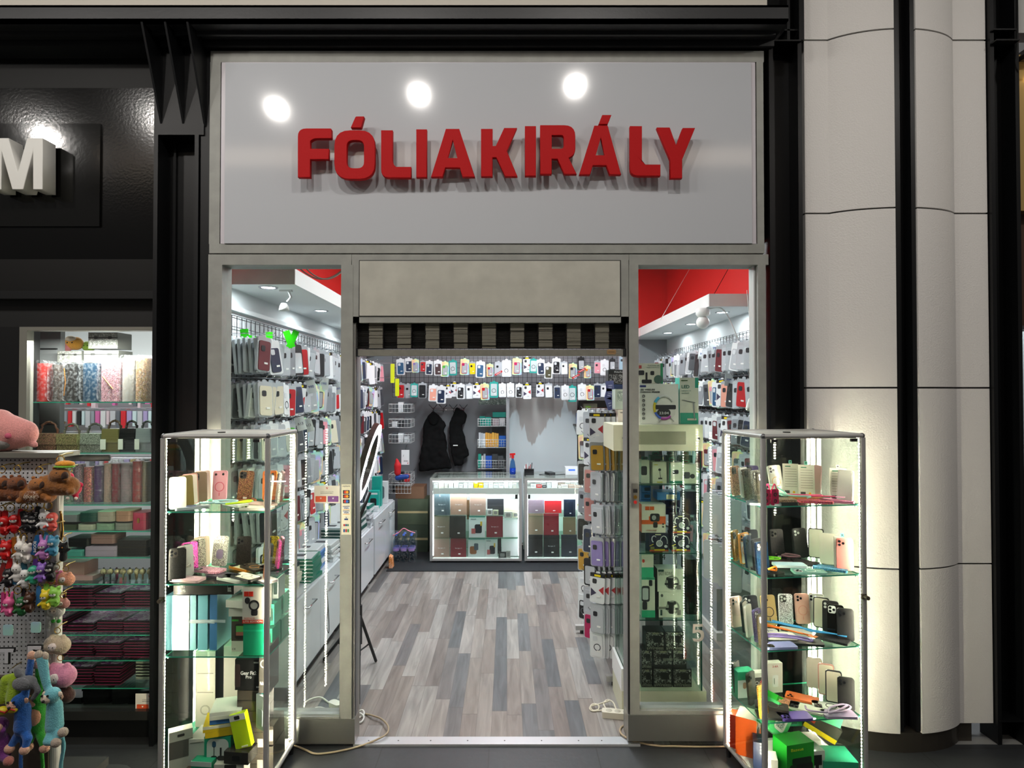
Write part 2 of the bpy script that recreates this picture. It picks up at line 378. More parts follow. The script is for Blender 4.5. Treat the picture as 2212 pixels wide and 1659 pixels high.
def patch_mat():
    m, N, L, b = nodes_mat('half_painted_board')
    tc = N.new('ShaderNodeTexCoord'); sp = N.new('ShaderNodeSeparateXYZ'); L.new(tc.outputs['Object'], sp.inputs[0])
    mp = N.new('ShaderNodeMapping'); mp.inputs['Scale'].default_value = (5, 1, .9); L.new(tc.outputs['Object'], mp.inputs[0])
    n = N.new('ShaderNodeTexNoise'); n.inputs['Scale'].default_value = 1; n.inputs['Detail'].default_value = 3; L.new(mp.outputs[0], n.inputs['Vector'])
    a = N.new('ShaderNodeMath'); a.operation = 'MULTIPLY_ADD'; L.new(n.outputs[0], a.inputs[0]); a.inputs[1].default_value = 1.5; L.new(sp.outputs[2], a.inputs[2])
    r = N.new('ShaderNodeValToRGB'); r.color_ramp.elements[0].position = .30; r.color_ramp.elements[0].color = (*lin('#c9d2d6'), 1); r.color_ramp.elements[1].position = .34; r.color_ramp.elements[1].color = (*lin('#a5a19f'), 1)
    s = N.new('ShaderNodeMath'); s.operation = 'SUBTRACT'; L.new(a.outputs[0], s.inputs[0]); s.inputs[1].default_value = 1.92; L.new(s.outputs[0], r.inputs[0])
    L.new(r.outputs[0], b.inputs['Base Color']); b.inputs['Roughness'].default_value = .6
    return m
WALLW = mat('#d9dde0', .7); WALLG = mat('#6b6d72', .8); RED = mat('#e0241f', .55); PLASTER = mat('#e9e6e2', .75, bump=.3, scale=120)
# floors
struct('floor', MB().box((-6, -6, -.1), (6, D + .02, 0)), tile_mat())
struct('floor', MB().box((-1.8, D + .02, -.1), (2.05, 8.3, .001)), plank_mat())
struct('floor', MB().box((-6, D + .02, -.1), (-1.81, 6.5, .001)), mat('#1c1c1c', .6))
struct('floor', MB().box((2.06, D + .02, -.1), (6, 6.5, .001)), mat('#8a8a88', .4))
# room shell of the phone shop
RW, LW, BW = 2.05, -1.8, 8.0
CEIL = 3.75
struct('wall_left', MB().box((LW - .08, D + .2, 0), (LW, BW + .1, 2.58)), WALLW)
struct('wall_left', MB().box((LW - .08, D + .2, 2.58), (LW, BW + .1, CEIL)), RED)
struct('wall_right', MB().box((RW, D + .2, 0), (RW + .08, BW + .1, 2.58)), WALLW)
struct('wall_right', MB().box((RW, D + .2, 2.58), (RW + .08, BW + .1, CEIL)), RED)
struct('wall_back', MB().box((LW, BW, 0), (RW, BW + .1, 2.58)), mat('#85878c', .8))
struct('wall_back', MB().box((LW, BW, 2.58), (RW, BW + .1, CEIL)), RED)
struct('ceiling', MB().box((LW - .08, D + .2, CEIL), (RW + .08, BW + .1, CEIL + .1)), RED)
# soffits with downlights
def soffit(name, x0, x1, y0, worn):
    z0, z1 = 2.58, 2.68
    b = MB().box((x0, y0, z0), (x1, BW, z1))
    s = struct(name, b, mat('#e4e6e6', .6))
    MB().box((x0 + .002, y0 - .012, z0), (x1, y0 - .001, z1)).build('edge_strip', mat('#d5d0ca' if worn else '#dfe0de', .7, kind='worn', scale=6), s, label='scuffed front edge' if worn else None)
    return s
soffit('ceiling_lowered_left', LW, -1.34, 3.95, True)
soffit('ceiling_lowered_right', 1.60, RW, 4.95, False)
for i, (x, y) in enumerate(DOWN):
    side = 'above the white drawers' if x < 0 else 'above the wall behind the glass tower'
    t = thing('downlight', f'{ordn(i % 3)} recessed round downlight from the entrance, {side}', 'ceiling light', (x, y, 2.58), group='recessed downlights')
    MB().lathe([(.058, -.006), (.062, 0), (.046, 0), (.044, -.004), (.058, -.006)], seg=24, cap=False).build('trim_ring', CHROME, t)
    MB().lathe([(.001, -.001), (.043, -.001), (.043, -.003), (.001, -.003)], seg=24).build('lamp', mat('#f4f8ff', .5, emit=14), t)
for i, y in enumerate((4.3, 5.5, 6.7)):
    t = thing('ceiling_panel_lamp', f'{ordn(i)} long white panel lamp from the entrance, hung under the red ceiling', 'ceiling light', (.1, y, 3.45))
    MB().box((-.17, -.57, 0), (.17, .57, .04)).build('housing', WHITE, t)
    MB().box((-.15, -.55, -.004), (.15, .55, -.001)).build('diffuser', mat('#f4f8ff', .5, emit=3), t)
    for sx in (-.5, .5): MB().tube([(0, sx, .04), (0, sx, CEIL - 3.45)], .004, 6).build('cable', mat('#333333'), t)
# spot lamp on the left soffit
t = thing('spotlight', 'small white swivel spotlight under the lowered ceiling inside the narrow window', 'spotlight', (P(617, 632, 4.15).x, 4.15, 2.58))
MB().box((-.04, -.01, -.012), (.04, .02, 0)).build('mount', mat('#d8d8d6', .5), t)
MB().tube([(.02, 0, -.01), (.035, 0, -.05), (.01, 0, -.08)], .008, 8).build('arm', mat('#bfc0bf', .5), t)
MB().lathe([(.018, .05), (.028, .03), (.035, 0), (.03, 0), (.02, .03)], (-.01, 0, -.14), 20).build('lamp_head', mat('#d8d8d6', .5), t)
# webcam on right soffit
c = P(1541, 668, 4.97)
t = thing('security_camera', 'white two-ball security camera under the lowered ceiling behind the wide window', 'camera', (c.x - .06, 5.05, 2.58))
MB().lathe([(.04, 0), (.055, -.01), (.055, -.05), (.04, -.07), (.01, -.075)], seg=24).build('base', WHITE, t)
MB().ball((0, 0, -.115), .052, seg=20, ring=14).build('camera_ball', WHITE, t)
MB().tube(smoothpath([(.05, 0, -.005), (.16, -.05, -.03), (.28, -.1, -.35), (.33, -.15, -.62), (.34, -.2, -.8), (.34, -.22, -1.05), (.28, -.3, -1.35), (.32, -.33, -1.5), (.36, -.36, -1.42)]), .005, 6).build('cable', mat('#e6e6e4'), t)
# dark wall behind the facade, left and right of the glazing and above it
struct('wall_front', MB().box((-1.97, 3.53, 0), (-1.63, 3.57, 5.0)).box((1.425, 3.53, 0), (2.13, 3.57, 5.0)).box((-1.63, 3.53, 2.75), (1.425, 3.57, 5.0)), mat('#222326', .7))
# black steel channels
def channel(name, x0, x1, z0, z1, y=D, parent=None, d=.16, kind=True):
    b = MB(); b.box((x0, y, z0), (x0 + .022, y + d, z1)); b.box((x1 - .022, y, z0), (x1, y + d, z1)); b.box((x0 + .02, y + d - .03, z0), (x1 - .02, y + d, z1))
    b.box((x0 + .05, y + d - .05, z0), (x0 + .062, y + d - .025, z1))
    return struct(name, b, BLKSTEEL)
TOPZ = PZ(45, 3.18)
# left column: solid block above, channel below
xa, xb = P(330, 600, D).x, P(452, 600, D).x
b = MB(); b.box((xa, D, PZ(291, D)), (P(440, 300, D).x, D + .14, TOPZ)); b.box((P(432, 300, D).x, D + .01, 0), (xb, D + .14, TOPZ))
struct('trim_1', b, BLKSTEEL)
channel('trim_2', xa, P(427, 600, D).x, 0, PZ(291, D))
struct('trim_3', MB().box((P(338, 0, D).x, D + .06, PZ(1606, D)), (P(427, 0, D).x, D + .11, .12)), BLKSTEEL)
# beam
x1 = P(1703, 30, 3.18).x
b = MB()
b.box((-6, 3.18, TOPZ), (x1, 3.21, PZ(11, 3.18)))            # front flange
b.box((-6, 3.18, TOPZ), (x1, D + .16, TOPZ + .012))            # underside
b.box((-6, 3.18, PZ(11, 3.18) - .012), (x1, D + .2, PZ(11, 3.18)))
b.box((-6, 3.27, TOPZ - .02), (P(1670, 60, 3.3).x, 3.285, TOPZ + .01)); b.box((-6, 3.35, TOPZ - .035), (P(1668, 60, D).x, D + .14, TOPZ))
bm = struct('trim_4', b, mat('#2b2c2e', .42, bump=.05, scale=60))
struct('wall_upper', MB().box((-6, D + .0, TOPZ + .1), (P(1657, 5, D).x, D + .3, 5.4)), mat('#cfc9bd', .7))
for i, x in enumerate((-1.885, -1.765, -1.650)):
    b = MB(); b.prism([(3.185, TOPZ), (D + .005, PZ(272, D)), (D + .005, TOPZ)], x, x + .011, axis='x')
    tag(b.build('gusset_plate', BLKSTEEL), f'{("outer", "middle", "inner")[i]} black triangular steel gusset under the beam, above the dark column', 'bracket', 'gussets under the beam')
# right hand channel next to sign
channel('trim_5', P(1662, 300, D).x, P(1733, 300, D).x, 0, PZ(91, D), d=.14)
b = MB(); b.box((P(1668, 90, D).x, D - .02, PZ(93, D)), (P(1727, 90, D).x, D + .12, PZ(90, D))); b.box((P(1695, 90, D).x, D + .0, PZ(66, D)), (P(1727, 90, D).x, D + .1, PZ(63, D)))
b.box((P(1700, 0, D).x, D, PZ(90, D)), (P(1706, 0, D).x, D + .1, 5.3)); b.box((P(1722, 0, D).x, D - .02, PZ(90, D)), (P(1733, 0, D).x, D + .1, 5.3)); b.box((P(1662, 0, D).x, D + .09, PZ(90, D)), (P(1733, 0, D).x, D + .12, 5.3))
struct('trim_6', b, BLKSTEEL)
# plaster column: bulged profile
WY, BY = 3.415, 3.305
xc = P(1957, 800, BY).x
def prof(x):
    t = abs(x - xc)
    if t > .345: return WY
    return WY - (WY - BY) * (math.sqrt(max(0, 1 - (t / .40) ** 2)) - math.sqrt(1 - (.345 / .40) ** 2)) / (1 - math.sqrt(1 - (.345 / .40) ** 2))
def plaster(xs, z0, z1, m, extra=0, name='plaster_panel', parent=None):
    n = 18; pts = []
    fx = [xs[0] + (xs[1] - xs[0]) * i / n for i in range(n + 1)]
    ks = sorted(set(fx + [x for x in (xc - .345, xc + .345) if xs[0] < x < xs[1]]))
    poly = [(x, prof(x) - extra) for x in ks] + [(xs[1], WY + .12), (xs[0], WY + .12)]
    return MB().prism(poly, z0, z1, axis='z').build(name, m, parent)
col = link('trim_7', None, kind='structure')
X1, X2, X3, X4 = P(1742, 800, WY).x, P(1938, 800, BY).x, P(1981, 800, BY).x + .012, P(2137, 800, WY).x
zs = [PZ(1562, WY), PZ(1218, WY), PZ(838, WY), PZ(461, WY), PZ(87, WY), 4.77, 5.7]
for xs in ((X1, X2), (X3, X4)):
    for k in range(len(zs) - 1): plaster(xs, zs[k] + (.005 if k else 0), zs[k + 1] - .004, PLASTER, parent=col)
for xs in ((X1, X2), (X3, X4)): plaster((xs[0] + .001, xs[1] - .001), zs[0], 5.7, mat('#1f1e1d', .8), extra=-.014, name='joint_backing', parent=col)
plaster((X1 + .01, X4 - .11), 0, zs[0], mat('#55504a', .35, .7), extra=-.012, name='skirting', parent=col)
channel('trim_8', X2 + .004, X3 - .004, PZ(1583, BY), 5.7, y=BY + .012, d=.1)
channel('trim_9', X4 + .005, P(2203, 800, 3.41).x, 0, 5.7, y=3.39, d=.13)
b = MB(); b.box((X4 + .01, 3.35, PZ(96, 3.39)), (P(2190, 90, 3.39).x, 3.5, PZ(93, 3.39))); b.box((X4 + .01, 3.37, PZ(69, 3.39)), (P(2190, 90, 3.39).x, 3.5, PZ(66, 3.39))); b.box((X4 + .01, 3.38, PZ(1556, 3.39)), (P(2200, 90, 3.39).x, 3.5, PZ(1558, 3.39)))
struct('trim_10', b, BLKSTEEL)
# shop on the far right
xr = P(2200, 800, 3.45).x
struct('wall_far_right', MB().box((xr - .02, 3.5, PZ(712, 3.5)), (6, 3.6, PZ(462, 3.5))), mat('#4a3020', .6))
struct('wall_far_right', MB().box((xr - .02, 3.55, PZ(60, 3.5)), (6, 3.65, 5.7)), mat('#cfd0cd', .6))
t = thing('illuminated_sign', 'brown sign box in a brass-coloured frame at the edge beyond the dark column', 'sign', (xr, 3.42, PZ(455, 3.42)))
h = PZ(118, 3.42) - PZ(455, 3.42)
MB().box((.03, .01, .03), (1.4, .06, h - .03)).build('sign_panel', mat('#6b3d26', .5), t)
MB().box((-.01, 0, 0), (.035, .07, h)).box((.03, 0, 0), (1.4, .07, .03)).box((.03, 0, h - .03), (1.4, .07, h)).build('frame', mat('#c8a96a', .35, .6), t)
MB().cyl((.06, -.02, h - .12), (1.3, -.02, h - .12), .012).build('lamp_tube', mat('#ffdca0', emit=9), t)
t = thing('canopy_hood', 'dark angled canopy with a white cable at the upper edge above the brown sign', 'canopy', (xr, 3.3, PZ(112, 3.3)))
MB().prism([(0, .01), (.5, .01), (.5, .2), (.06, .1), (-.01, .03)], 0, .3).build('hood', mat('#26211d', .4), t)
MB().tube(smoothpath([(-.02, .05, .5), (-.025, .02, .12), (-.03, 0, .02), (.0, -.01, -.03), (.06, 0, -.045)]), .006, 6).build('cable', mat('#d8d4cc'), t)
t = link('window_4', None, loc=(xr, 3.44, .25), kind='structure')
hz = PZ(712, 3.44) - .25
MB().box((.0, 0, 0), (2.0, .008, hz)).build('pane', GLASS, t)
MB().box((-.005, -.02, hz), (2, .05, hz + .02)).box((-.005, -.02, -.02), (2, .05, 0)).build('window_frame', ALU_D, t)
struct('wall_far_right', MB().box((2.9, 5.0, 0), (6, 5.1, 3.2)), mat('#dfe3e6', .6)); struct('ceiling', MB().box((2.2, 3.5, 3.1), (6, 5.1, 3.2)), WHITE)
def pxbox(name, label, cat, x0, y0, x1, y1, Y, dp, col, dec=(), group=None, zb=None, rot=0, m=None, tilt=0, side=None, rough=.45, root=None):
    """box whose front face fills the given picture rectangle on plane Y; zb: height it stands on"""
    a, c = P(x0, y0, Y), P(x1, y1, Y); w_ = c.x - a.x; h_ = a.z - c.z; z = c.z if zb is None else zb
    t = thing(name, label, cat, ((a.x + c.x) / 2, Y + dp / 2, z), (tilt, 0, rot), group)
    fill_box(t, w_, dp, h_, col, dec, m, rough, side); return t
def fill_box(t, w_, dp, h_, col, dec=(), m=None, rough=.45, side=None):
    b = MB(); b.box((-w_ / 2, -dp / 2, 0), (w_ / 2, dp / 2, h_)); 
    if side: b.m = [0, 0, 0, 1, 0, 1]
    b.build('box_body', [m or mat(col, rough, coat=.2), mat(side or col, rough)], t)
    y = -dp / 2 - .0008; k = 0
    for d in dec:
        k += 1; yy = y - .0003 * k; kind, u0, v0, u1, v1, cc = d[:6]
        cx, cz, dw, dh = -w_ / 2 + (u0 + u1) / 2 * w_, h_ * (v0 + v1) / 2, abs(u1 - u0) * w_, abs(v1 - v0) * h_
        if kind == 'r': MB().box((cx - dw / 2, yy, cz - dh / 2), (cx + dw / 2, -dp / 2 + .0001, cz + dh / 2)).build('printed_panel', mat(cc, rough), t)
        elif kind == 'm': MB().box((cx - dw / 2, yy, cz - dh / 2), (cx + dw / 2, -dp / 2 + .0001, cz + dh / 2)).build('printed_artwork', mat(cc, rough, kind='marks', scale=70), t)
        elif kind == 'q': MB().rbox(dw, dh, yy, -dp / 2 + .0001, min(dw, dh) * .25, cx=cx, cz=cz).build('printed_picture', mat(cc, rough), t)
        elif kind == 'c': MB().rbox(dw, dh, yy, -dp / 2 + .0001, min(dw, dh) * .5, cx=cx, cz=cz, seg=6).build('printed_picture', mat(cc, rough), t)
        elif kind == 'a':   # arc: d[6], d[7] angles in degrees, d[8] thickness
            MB().tube([(cx + dw / 2 * math.cos(math.radians(a_)), yy, cz + dh / 2 * math.sin(math.radians(a_))) for a_ in [d[6] + (d[7] - d[6]) * q / 12 for q in range(13)]], w_ * d[8], 5).build('printed_arc', mat(cc, rough), t)
        elif kind == 'o': MB().ring(cx, cz, dw / 2, dw * .36, yy, -dp / 2 + .0001).build('printed_ring', mat(cc, rough), t)
        elif kind == 'l':
            MB().tube([(-w_ / 2 + u0 * w_, yy, h_ * v0), (-w_ / 2 + u1 * w_, yy, h_ * v1)], w_ * (d[6] if len(d) > 6 else .02), 4).build('printed_line', mat(cc, rough), t)
        elif kind == 't': put_text(d[6], cx, cz, dw, dh, yy, cc, t, turn=d[7] if len(d) > 7 else 0, bold=d[8] if len(d) > 8 else 0)
        elif kind == 'h':   # hang tab on top
            MB().rbox(dw, dh, -.001, .001, dw * .2, cx=cx, cz=h_ + dh / 2 - .001).build('hang_tab', mat(cc, rough), t)
            MB().rbox(dw * .5, dh * .3, -.0016, .0016, dh * .1, cx=cx, cz=h_ + dh * .5).build('hang_slot', mat('#2b2b2b'), t)
# ================================================================ SHOPFRONT
fr = MB(); gf = GREYP
def pr(b, x0, y0, x1, y1, Y0, Y1, mi=0):
    a, c = P(x0, y0, Y0), P(x1, y1, Y0); return b.box((a.x, Y0, c.z), (c.x, Y1, a.z), mi)
b = MB()
pr(b, 455, 110, 1650, 134, D, D + .12); pr(b, 452, 527, 1652, 547, D, D + .12); pr(b, 454, 134, 476, 527, D, D + .12); pr(b, 1634, 134, 1651, 527, D, D + .12)
struct('trim_11', b, gf)
b = MB(); pr(b, 450, 549.5, 759, 572, D, D + .12); pr(b, 450, 572, 473, 1554, D, D + .12); pr(b, 737, 572, 759, 1554, D, D + .1); pr(b, 473, 1549, 737, 1554, D, D + .1)
struct('window_1', b, gf)
w1 = bpy.data.objects['window_1']
b = MB(); pr(b, 473, 572, 737, 1550, D + .05, D + .058); b.build('pane', GLASS, w1)
b = MB(); pr(b, 449, 1554, 766, 1607, D - .006, D + .1); b.build('kick_plate', STEEL, w1, label='brushed steel kick plate')
b = MB(); pr(b, 474, 1543, 737, 1549, D + .02, D + .05); b.build('glazing_bead', mat('#b8bfba', .3, .3), w1)
b = MB(); pr(b, 1359, 549.5, 1660, 572, D, D + .12); pr(b, 1637, 572, 1660, 1554, D, D + .12); pr(b, 1358.5, 572, 1382, 1545, D, D + .1); pr(b, 1382, 1536, 1637, 1545, D, D + .1)
struct('window_2', b, gf); w2 = bpy.data.objects['window_2']
b = MB(); pr(b, 1382, 572, 1637, 1537, D + .05, D + .058); b.build('pane', GLASS, w2)
b = MB(); pr(b, 1357, 1545, 1661, 1601, D - .006, D + .1); b.build('kick_plate', STEEL, w2, label='brushed steel kick plate')
b = MB(); pr(b, 1384, 1529, 1637, 1536, D + .02, D + .05); b.build('glazing_bead', mat('#b8bfba', .3, .3), w2)
b = MB(); pr(b, 1628, 573, 1637, 1537, D + .03, D + .1); b.build('corner_profile', mat('#c9cbc9', .4), w2)
# door opening: header panel, guides
b = MB(); pr(b, 759.5, 549.5, 1358.5, 562, D + .002, D + .14); pr(b, 760, 562, 776, 697, D + .002, D + .14); pr(b, 1341, 562, 1358, 697, D + .002, D + .14); pr(b, 760, 684, 1358, 697, D + .002, D + .14)
struct('trim_12', b, gf)
b = MB(); pr(b, 777, 563.5, 1339.5, 682, D - .004, D + .04); s_ = struct('trim_13', b, mat('#bdbbb0', .6, kind='worn', scale=9))
b = MB()
for r in ((775.5, 562, 777, 683.5), (1339.5, 562, 1341, 683.5), (775.5, 562, 1341, 563.5), (775.5, 682, 1341, 683.5)): pr(b, *r, D - .002, D + .04)
b.build('shadow_gap', BLACK, s_)
b = MB(); pr(b, 759.5, 697, 765, 1604, D + .01, D + .13); pr(b, 1353.5, 697, 1358, 1602, D + .01, D + .13); struct('door_1', b, mat('#8b8a86', .4, .4))
d1 = bpy.data.objects['door_1']
b = MB(); pr(b, 765, 770, 768, 1604, D + .03, D + .07); b.build('guide_rail', ALU_D, d1)
b = MB(); a = PF(766, 1605); c = PF(1367, 1590); b.box((a.x, D + .0, 0), (c.x + .02, D + .075, .012)); b.build('threshold', mat('#c9ccd0', .35, .5), d1, label='pale metal threshold strip')
b = MB()
for px in (796, 860, 930, 1010, 1090, 1170, 1250, 1300): b.lathe([(.0001, .0125), (.004, .0125), (.004, .0130), (.0001, .0130)], (PX(px, D), D + .035, 0), 8)
b.build('screws', mat('#333333'), d1)
# roller grille, mostly rolled up
t = thing('rolling_grille', 'rolled-up security grille of thin rods and grey link packs over the entrance', 'roller shutter', (0, D + .05, 0))
g0 = D + .05; y0_, y1_ = 699, 753
b = MB(); 
for k in range(52):
    yy = y0_ + (y1_ - y0_) * (k % 26 + .3 * (k > 25)) / 25.5; z = PZ(yy, g0); dy = .014 * (k > 25) + (R.random() - .5) * .008; b.cyl((PX(766, g0), dy, z), (PX(1355, g0), dy, z), .0023, 5)
b.build('rod_curtain', mat('#1d1b19', .4, .6), t)
x = 798.5; k = 0
while x < 1345:
    b = MB()
    for k in range(17):
        yy = y0_ + (y1_ - y0_) * (k + .5) / 17; z = PZ(yy, g0); o = (R.random() - .5) * .01
        b.box((PX(x, g0), -.02 + o, z - .0035), (PX(x + 29.5, g0), -.006 + o, z + .0035))
    b.build('link_pack', mat('#737064', .55), t)
    b = MB()
    for xx in (x - 1, x + 30.5):
        b = MB()
        for k in range(17): b.cbox((PX(xx, g0), -.012, PZ(y0_ + (y1_ - y0_) * (k + .5) / 17, g0)), (.006, .012, .007))
        b.build('hinge_links', mat('#1b1a19', .35, .7), t)
    x += 60.8
b = MB(); pr(b, 773, 755, 1347, 768.5, g0 - .03, g0 + .01); b.M = Matrix.Identity(4); o = b.build('bottom_rail', mat('#7d7b72', .5, kind='worn', scale=30), t); o.location = (0, -g0, 0)
for q in (765, 1346): b = MB(); pr(b, q, 753, q + 8, 770, g0 - .032, g0 + .02); o = b.build('rail_end', BLACK, t); o.location = (0, -g0, 0)
tag_ = MB().rbox(.05, .027, 0, .001, .008).build('maker_plate', mat('#9c7c55', .5), t); tag_.location = (PX(1319, g0), -.0315, PZ(761, g0))
MB().box((PX(1319, g0) - .017, -.0322, PZ(761, g0) - .001), (PX(1319, g0) + .017, -.0314, PZ(761, g0) + .001)).build('printed_line', mat('#4a3420'), t)
# key switch on the right jamb
t = thing('key_switch', 'small key switch plate with brass lock and red button on the entrance jamb', 'switch', (PX(1371, D), D, PZ(1098, D)))
MB().rbox(.036, .13, -.006, 0, .006, cz=.07).build('plate', STEEL, t)
MB().box((-.011, -.009, .085), (.011, -.006, .105)).build('slot', BLACK, t); MB().cyl((0, -.012, .062), (0, -.006, .062), .010).build('lock_barrel', mat('#b08a3c', .3, .9), t)
MB().cyl((0, -.010, .034), (0, -.006, .034), .009).build('button', mat('#b01818', .4), t)
# payment stickers on mullion
t = thing('payment_sticker_strip', 'tall cream strip of card payment stickers on the mullion between narrow window and entrance', 'sticker', (PX(749, D), D, PZ(1155, D)))
hh = PZ(1046, D) - PZ(1155, D); ww = .052
MB().box((-ww / 2, -.0012, 0), (ww / 2, -.0001, hh)).build('backing', mat('#e9e4cf', .5), t)
put_text('otpbank', 0, hh * .96, .04, .010, -.0016, '#3a3a3a', t)
for i, (v, c1, c2) in enumerate(((.845, '#e0311b', '#f2a325'), (.76, '#e0311b', '#f2a325'), (.62, '#e0311b', '#2d6fd0'))):
    zc = hh * (v if i < 2 else .66)
    MB().box((-.018, -.0018, zc - .010), (.018, -.0012, zc + .010)).build('card_logo', BLACK, t)
    MB().rbox(.015, .015, -.0024, -.0018, .0075, cx=-.005, cz=zc).build('card_logo', mat(c1), t); MB().rbox(.015, .015, -.0028, -.0018, .0075, cx=.005, cz=zc).build('card_logo', mat(c2), t)
for zc in (.53, .44):
    MB().box((-.018, -.0018, hh * zc - .010), (.018, -.0012, hh * zc + .010)).build('card_logo', WHITE, t)
    MB().box((-.018, -.0020, hh * zc + .007), (.018, -.0018, hh * zc + .010)).build('card_logo', mat('#1c3f78'), t); MB().box((-.018, -.0020, hh * zc - .010), (.018, -.0018, hh * zc - .007)).build('card_logo', mat('#e9a22b'), t)
    put_text('VISA', 0, hh * zc, .028, .009, -.0022, '#1c3f78', t, bold=.02)
put_text('V', 0, hh * .34, .008, .009, -.0018, '#1c3f78', t); MB().box((-.010, -.0018, hh * .29), (.010, -.0012, hh * .32)).build('card_logo', mat('#1c3f78'), t)
for i, c1 in enumerate(('#c22a2a', '#1d3f7c', '#2b7a5a')): MB().box((-.015 + i * .01, -.0018, hh * .17), (-.006 + i * .01, -.0012, hh * .21)).build('card_logo', mat(c1), t)
for i, c1 in enumerate(('#2b5aa0', '#c22a2a', '#2b8a4a')): MB().rbox(.009, .017, -.0018, -.0012, .003, cx=-.011 + i * .011, cz=hh * .08).build('card_logo', mat(c1), t)
# acceptance sticker on pane
def wsticker(label, px0, py0, px1, py1, Y, nm='voucher_sticker', full=True):
    a, c = P(px0, py0, Y), P(px1, py1, Y)
    t = thing(nm, label, 'sticker', ((a.x + c.x) / 2, Y, c.z)); w_ = c.x - a.x; h_ = a.z - c.z
    MB().box((-w_ / 2, -.0012, 0), (w_ / 2, 0, h_)).build('backing', mat('#f1ebdf', .5), t)
    put_text('W', 0, h_ * .86, h_ * .13, h_ * .12, -.0016, '#c8322b', t, bold=.02); put_text('KÁRTYÁS FIZETÉS', 0, h_ * .67, w_ * .5, h_ * .035, -.0016, '#777777', t); put_text('ELFOGADÓHELY', 0, h_ * .58, w_ * .5, h_ * .05, -.0016, '#333333', t, bold=.01)
    for cx, c1 in ((-.24, '#e2562a'), (.24, '#8a4f9c')):
        MB().rbox(w_ * .42, h_ * .33, -.0018, -.001, .003, cx=cx * w_, cz=h_ * .24).build('card_logo', mat(c1), t); put_text('W', cx * w_, h_ * .28, h_ * .1, h_ * .1, -.0022, '#ffffff', t, bold=.02)
    return t
wsticker('cream voucher sticker with red W and two coloured cards on the narrow window pane', 679, 1049, 734, 1087, D + .049)
# house number on the wide window
Yp = D + .049
five = rounded([(1497, 1348), (1518, 1348), (1518, 1353.5), (1502, 1353.5), (1501.5, 1361), (1508, 1359.5, 3), (1520.5, 1363, 6), (1521, 1382, 10), (1509, 1386.5, 6), (1498, 1385.5, 3), (1495.5, 1378.5), (1502, 1379.5), (1508, 1381, 2), (1514, 1377, 3), (1514, 1369, 4), (1507, 1364.8, 3), (1500.5, 1367.5), (1495.8, 1367.5)])
pt = [P(x, y, Yp) for x, y in five]
o = outline([[(p.x, p.z) for p in pt]], Yp - .0015, .0014, mat('#c4bcb2', .5), 'house_number', bevel=.0001)
tag(o, 'pale number 5 stuck on the wide window pane near the bottom', 'number sign')
# ---------------------------------------------------------------- sign
# light cove of the gallery across the passage (behind the photographer), reflected in the gloss signs
t = thing('gallery_light_cove', 'long warm light cove on the gallery edge across the passage', 'lamp', (0, -3.2, 5.55))
MB().box((-7, -.3, -.35), (7, -.05, .5)).build('gallery_edge', mat('#4a4742', .6), t); MB().box((-6.5, -.045, 0), (6.5, -.02, .28)).build('light_panel', mat('#ffe9d2', emit=3.2), t)
# track carrying the spotlights
t = thing('light_track', 'black ceiling track with spotlights above the passage', 'lamp', (0, .98, 4.95)); MB().box((-4.8, -.02, 0), (3.8, .02, .03)).build('track', BLACK, t)
for s in SPOTS: b = MB(); b.cyl((s[0], 0, 0), (s[0], 0, s[2] - 4.95 + .1), .012, 8); b.lathe([(.075, .0), (.08, .0), (.07, .14), (.02, .15), (.015, .14), (.06, .13)], (s[0], .02, s[2] - 4.95 - .02), 18, cap=False); b.build('spot_head', BLACK, t)
t = thing('shop_sign', 'glossy white fascia sign reading FÓLIAKIRÁLY in raised red letters above the entrance', 'shop sign', (0, D, 0))
SP = mat('#c2c5ca', .088)
b = MB(); pr(b, 477, 134.5, 1633.5, 526.5, D, D + .03); o = b.build('border_panel', mat('#cfcad0', .3), t); o.location = (0, -D, 0)
YF = D - .008
b = MB(); pr(b, 487, 135.5, 1625, 525.5, YF, D); o = b.build('sign_panel', SP, t); o.location = (0, -D, 0)
b = MB(); b.lathe([(.0001, 0), (.004, 0), (.004, .004)], seg=10); 
LR = mat('#b5060c', .6, bump=.1, scale=60, spec=.2)
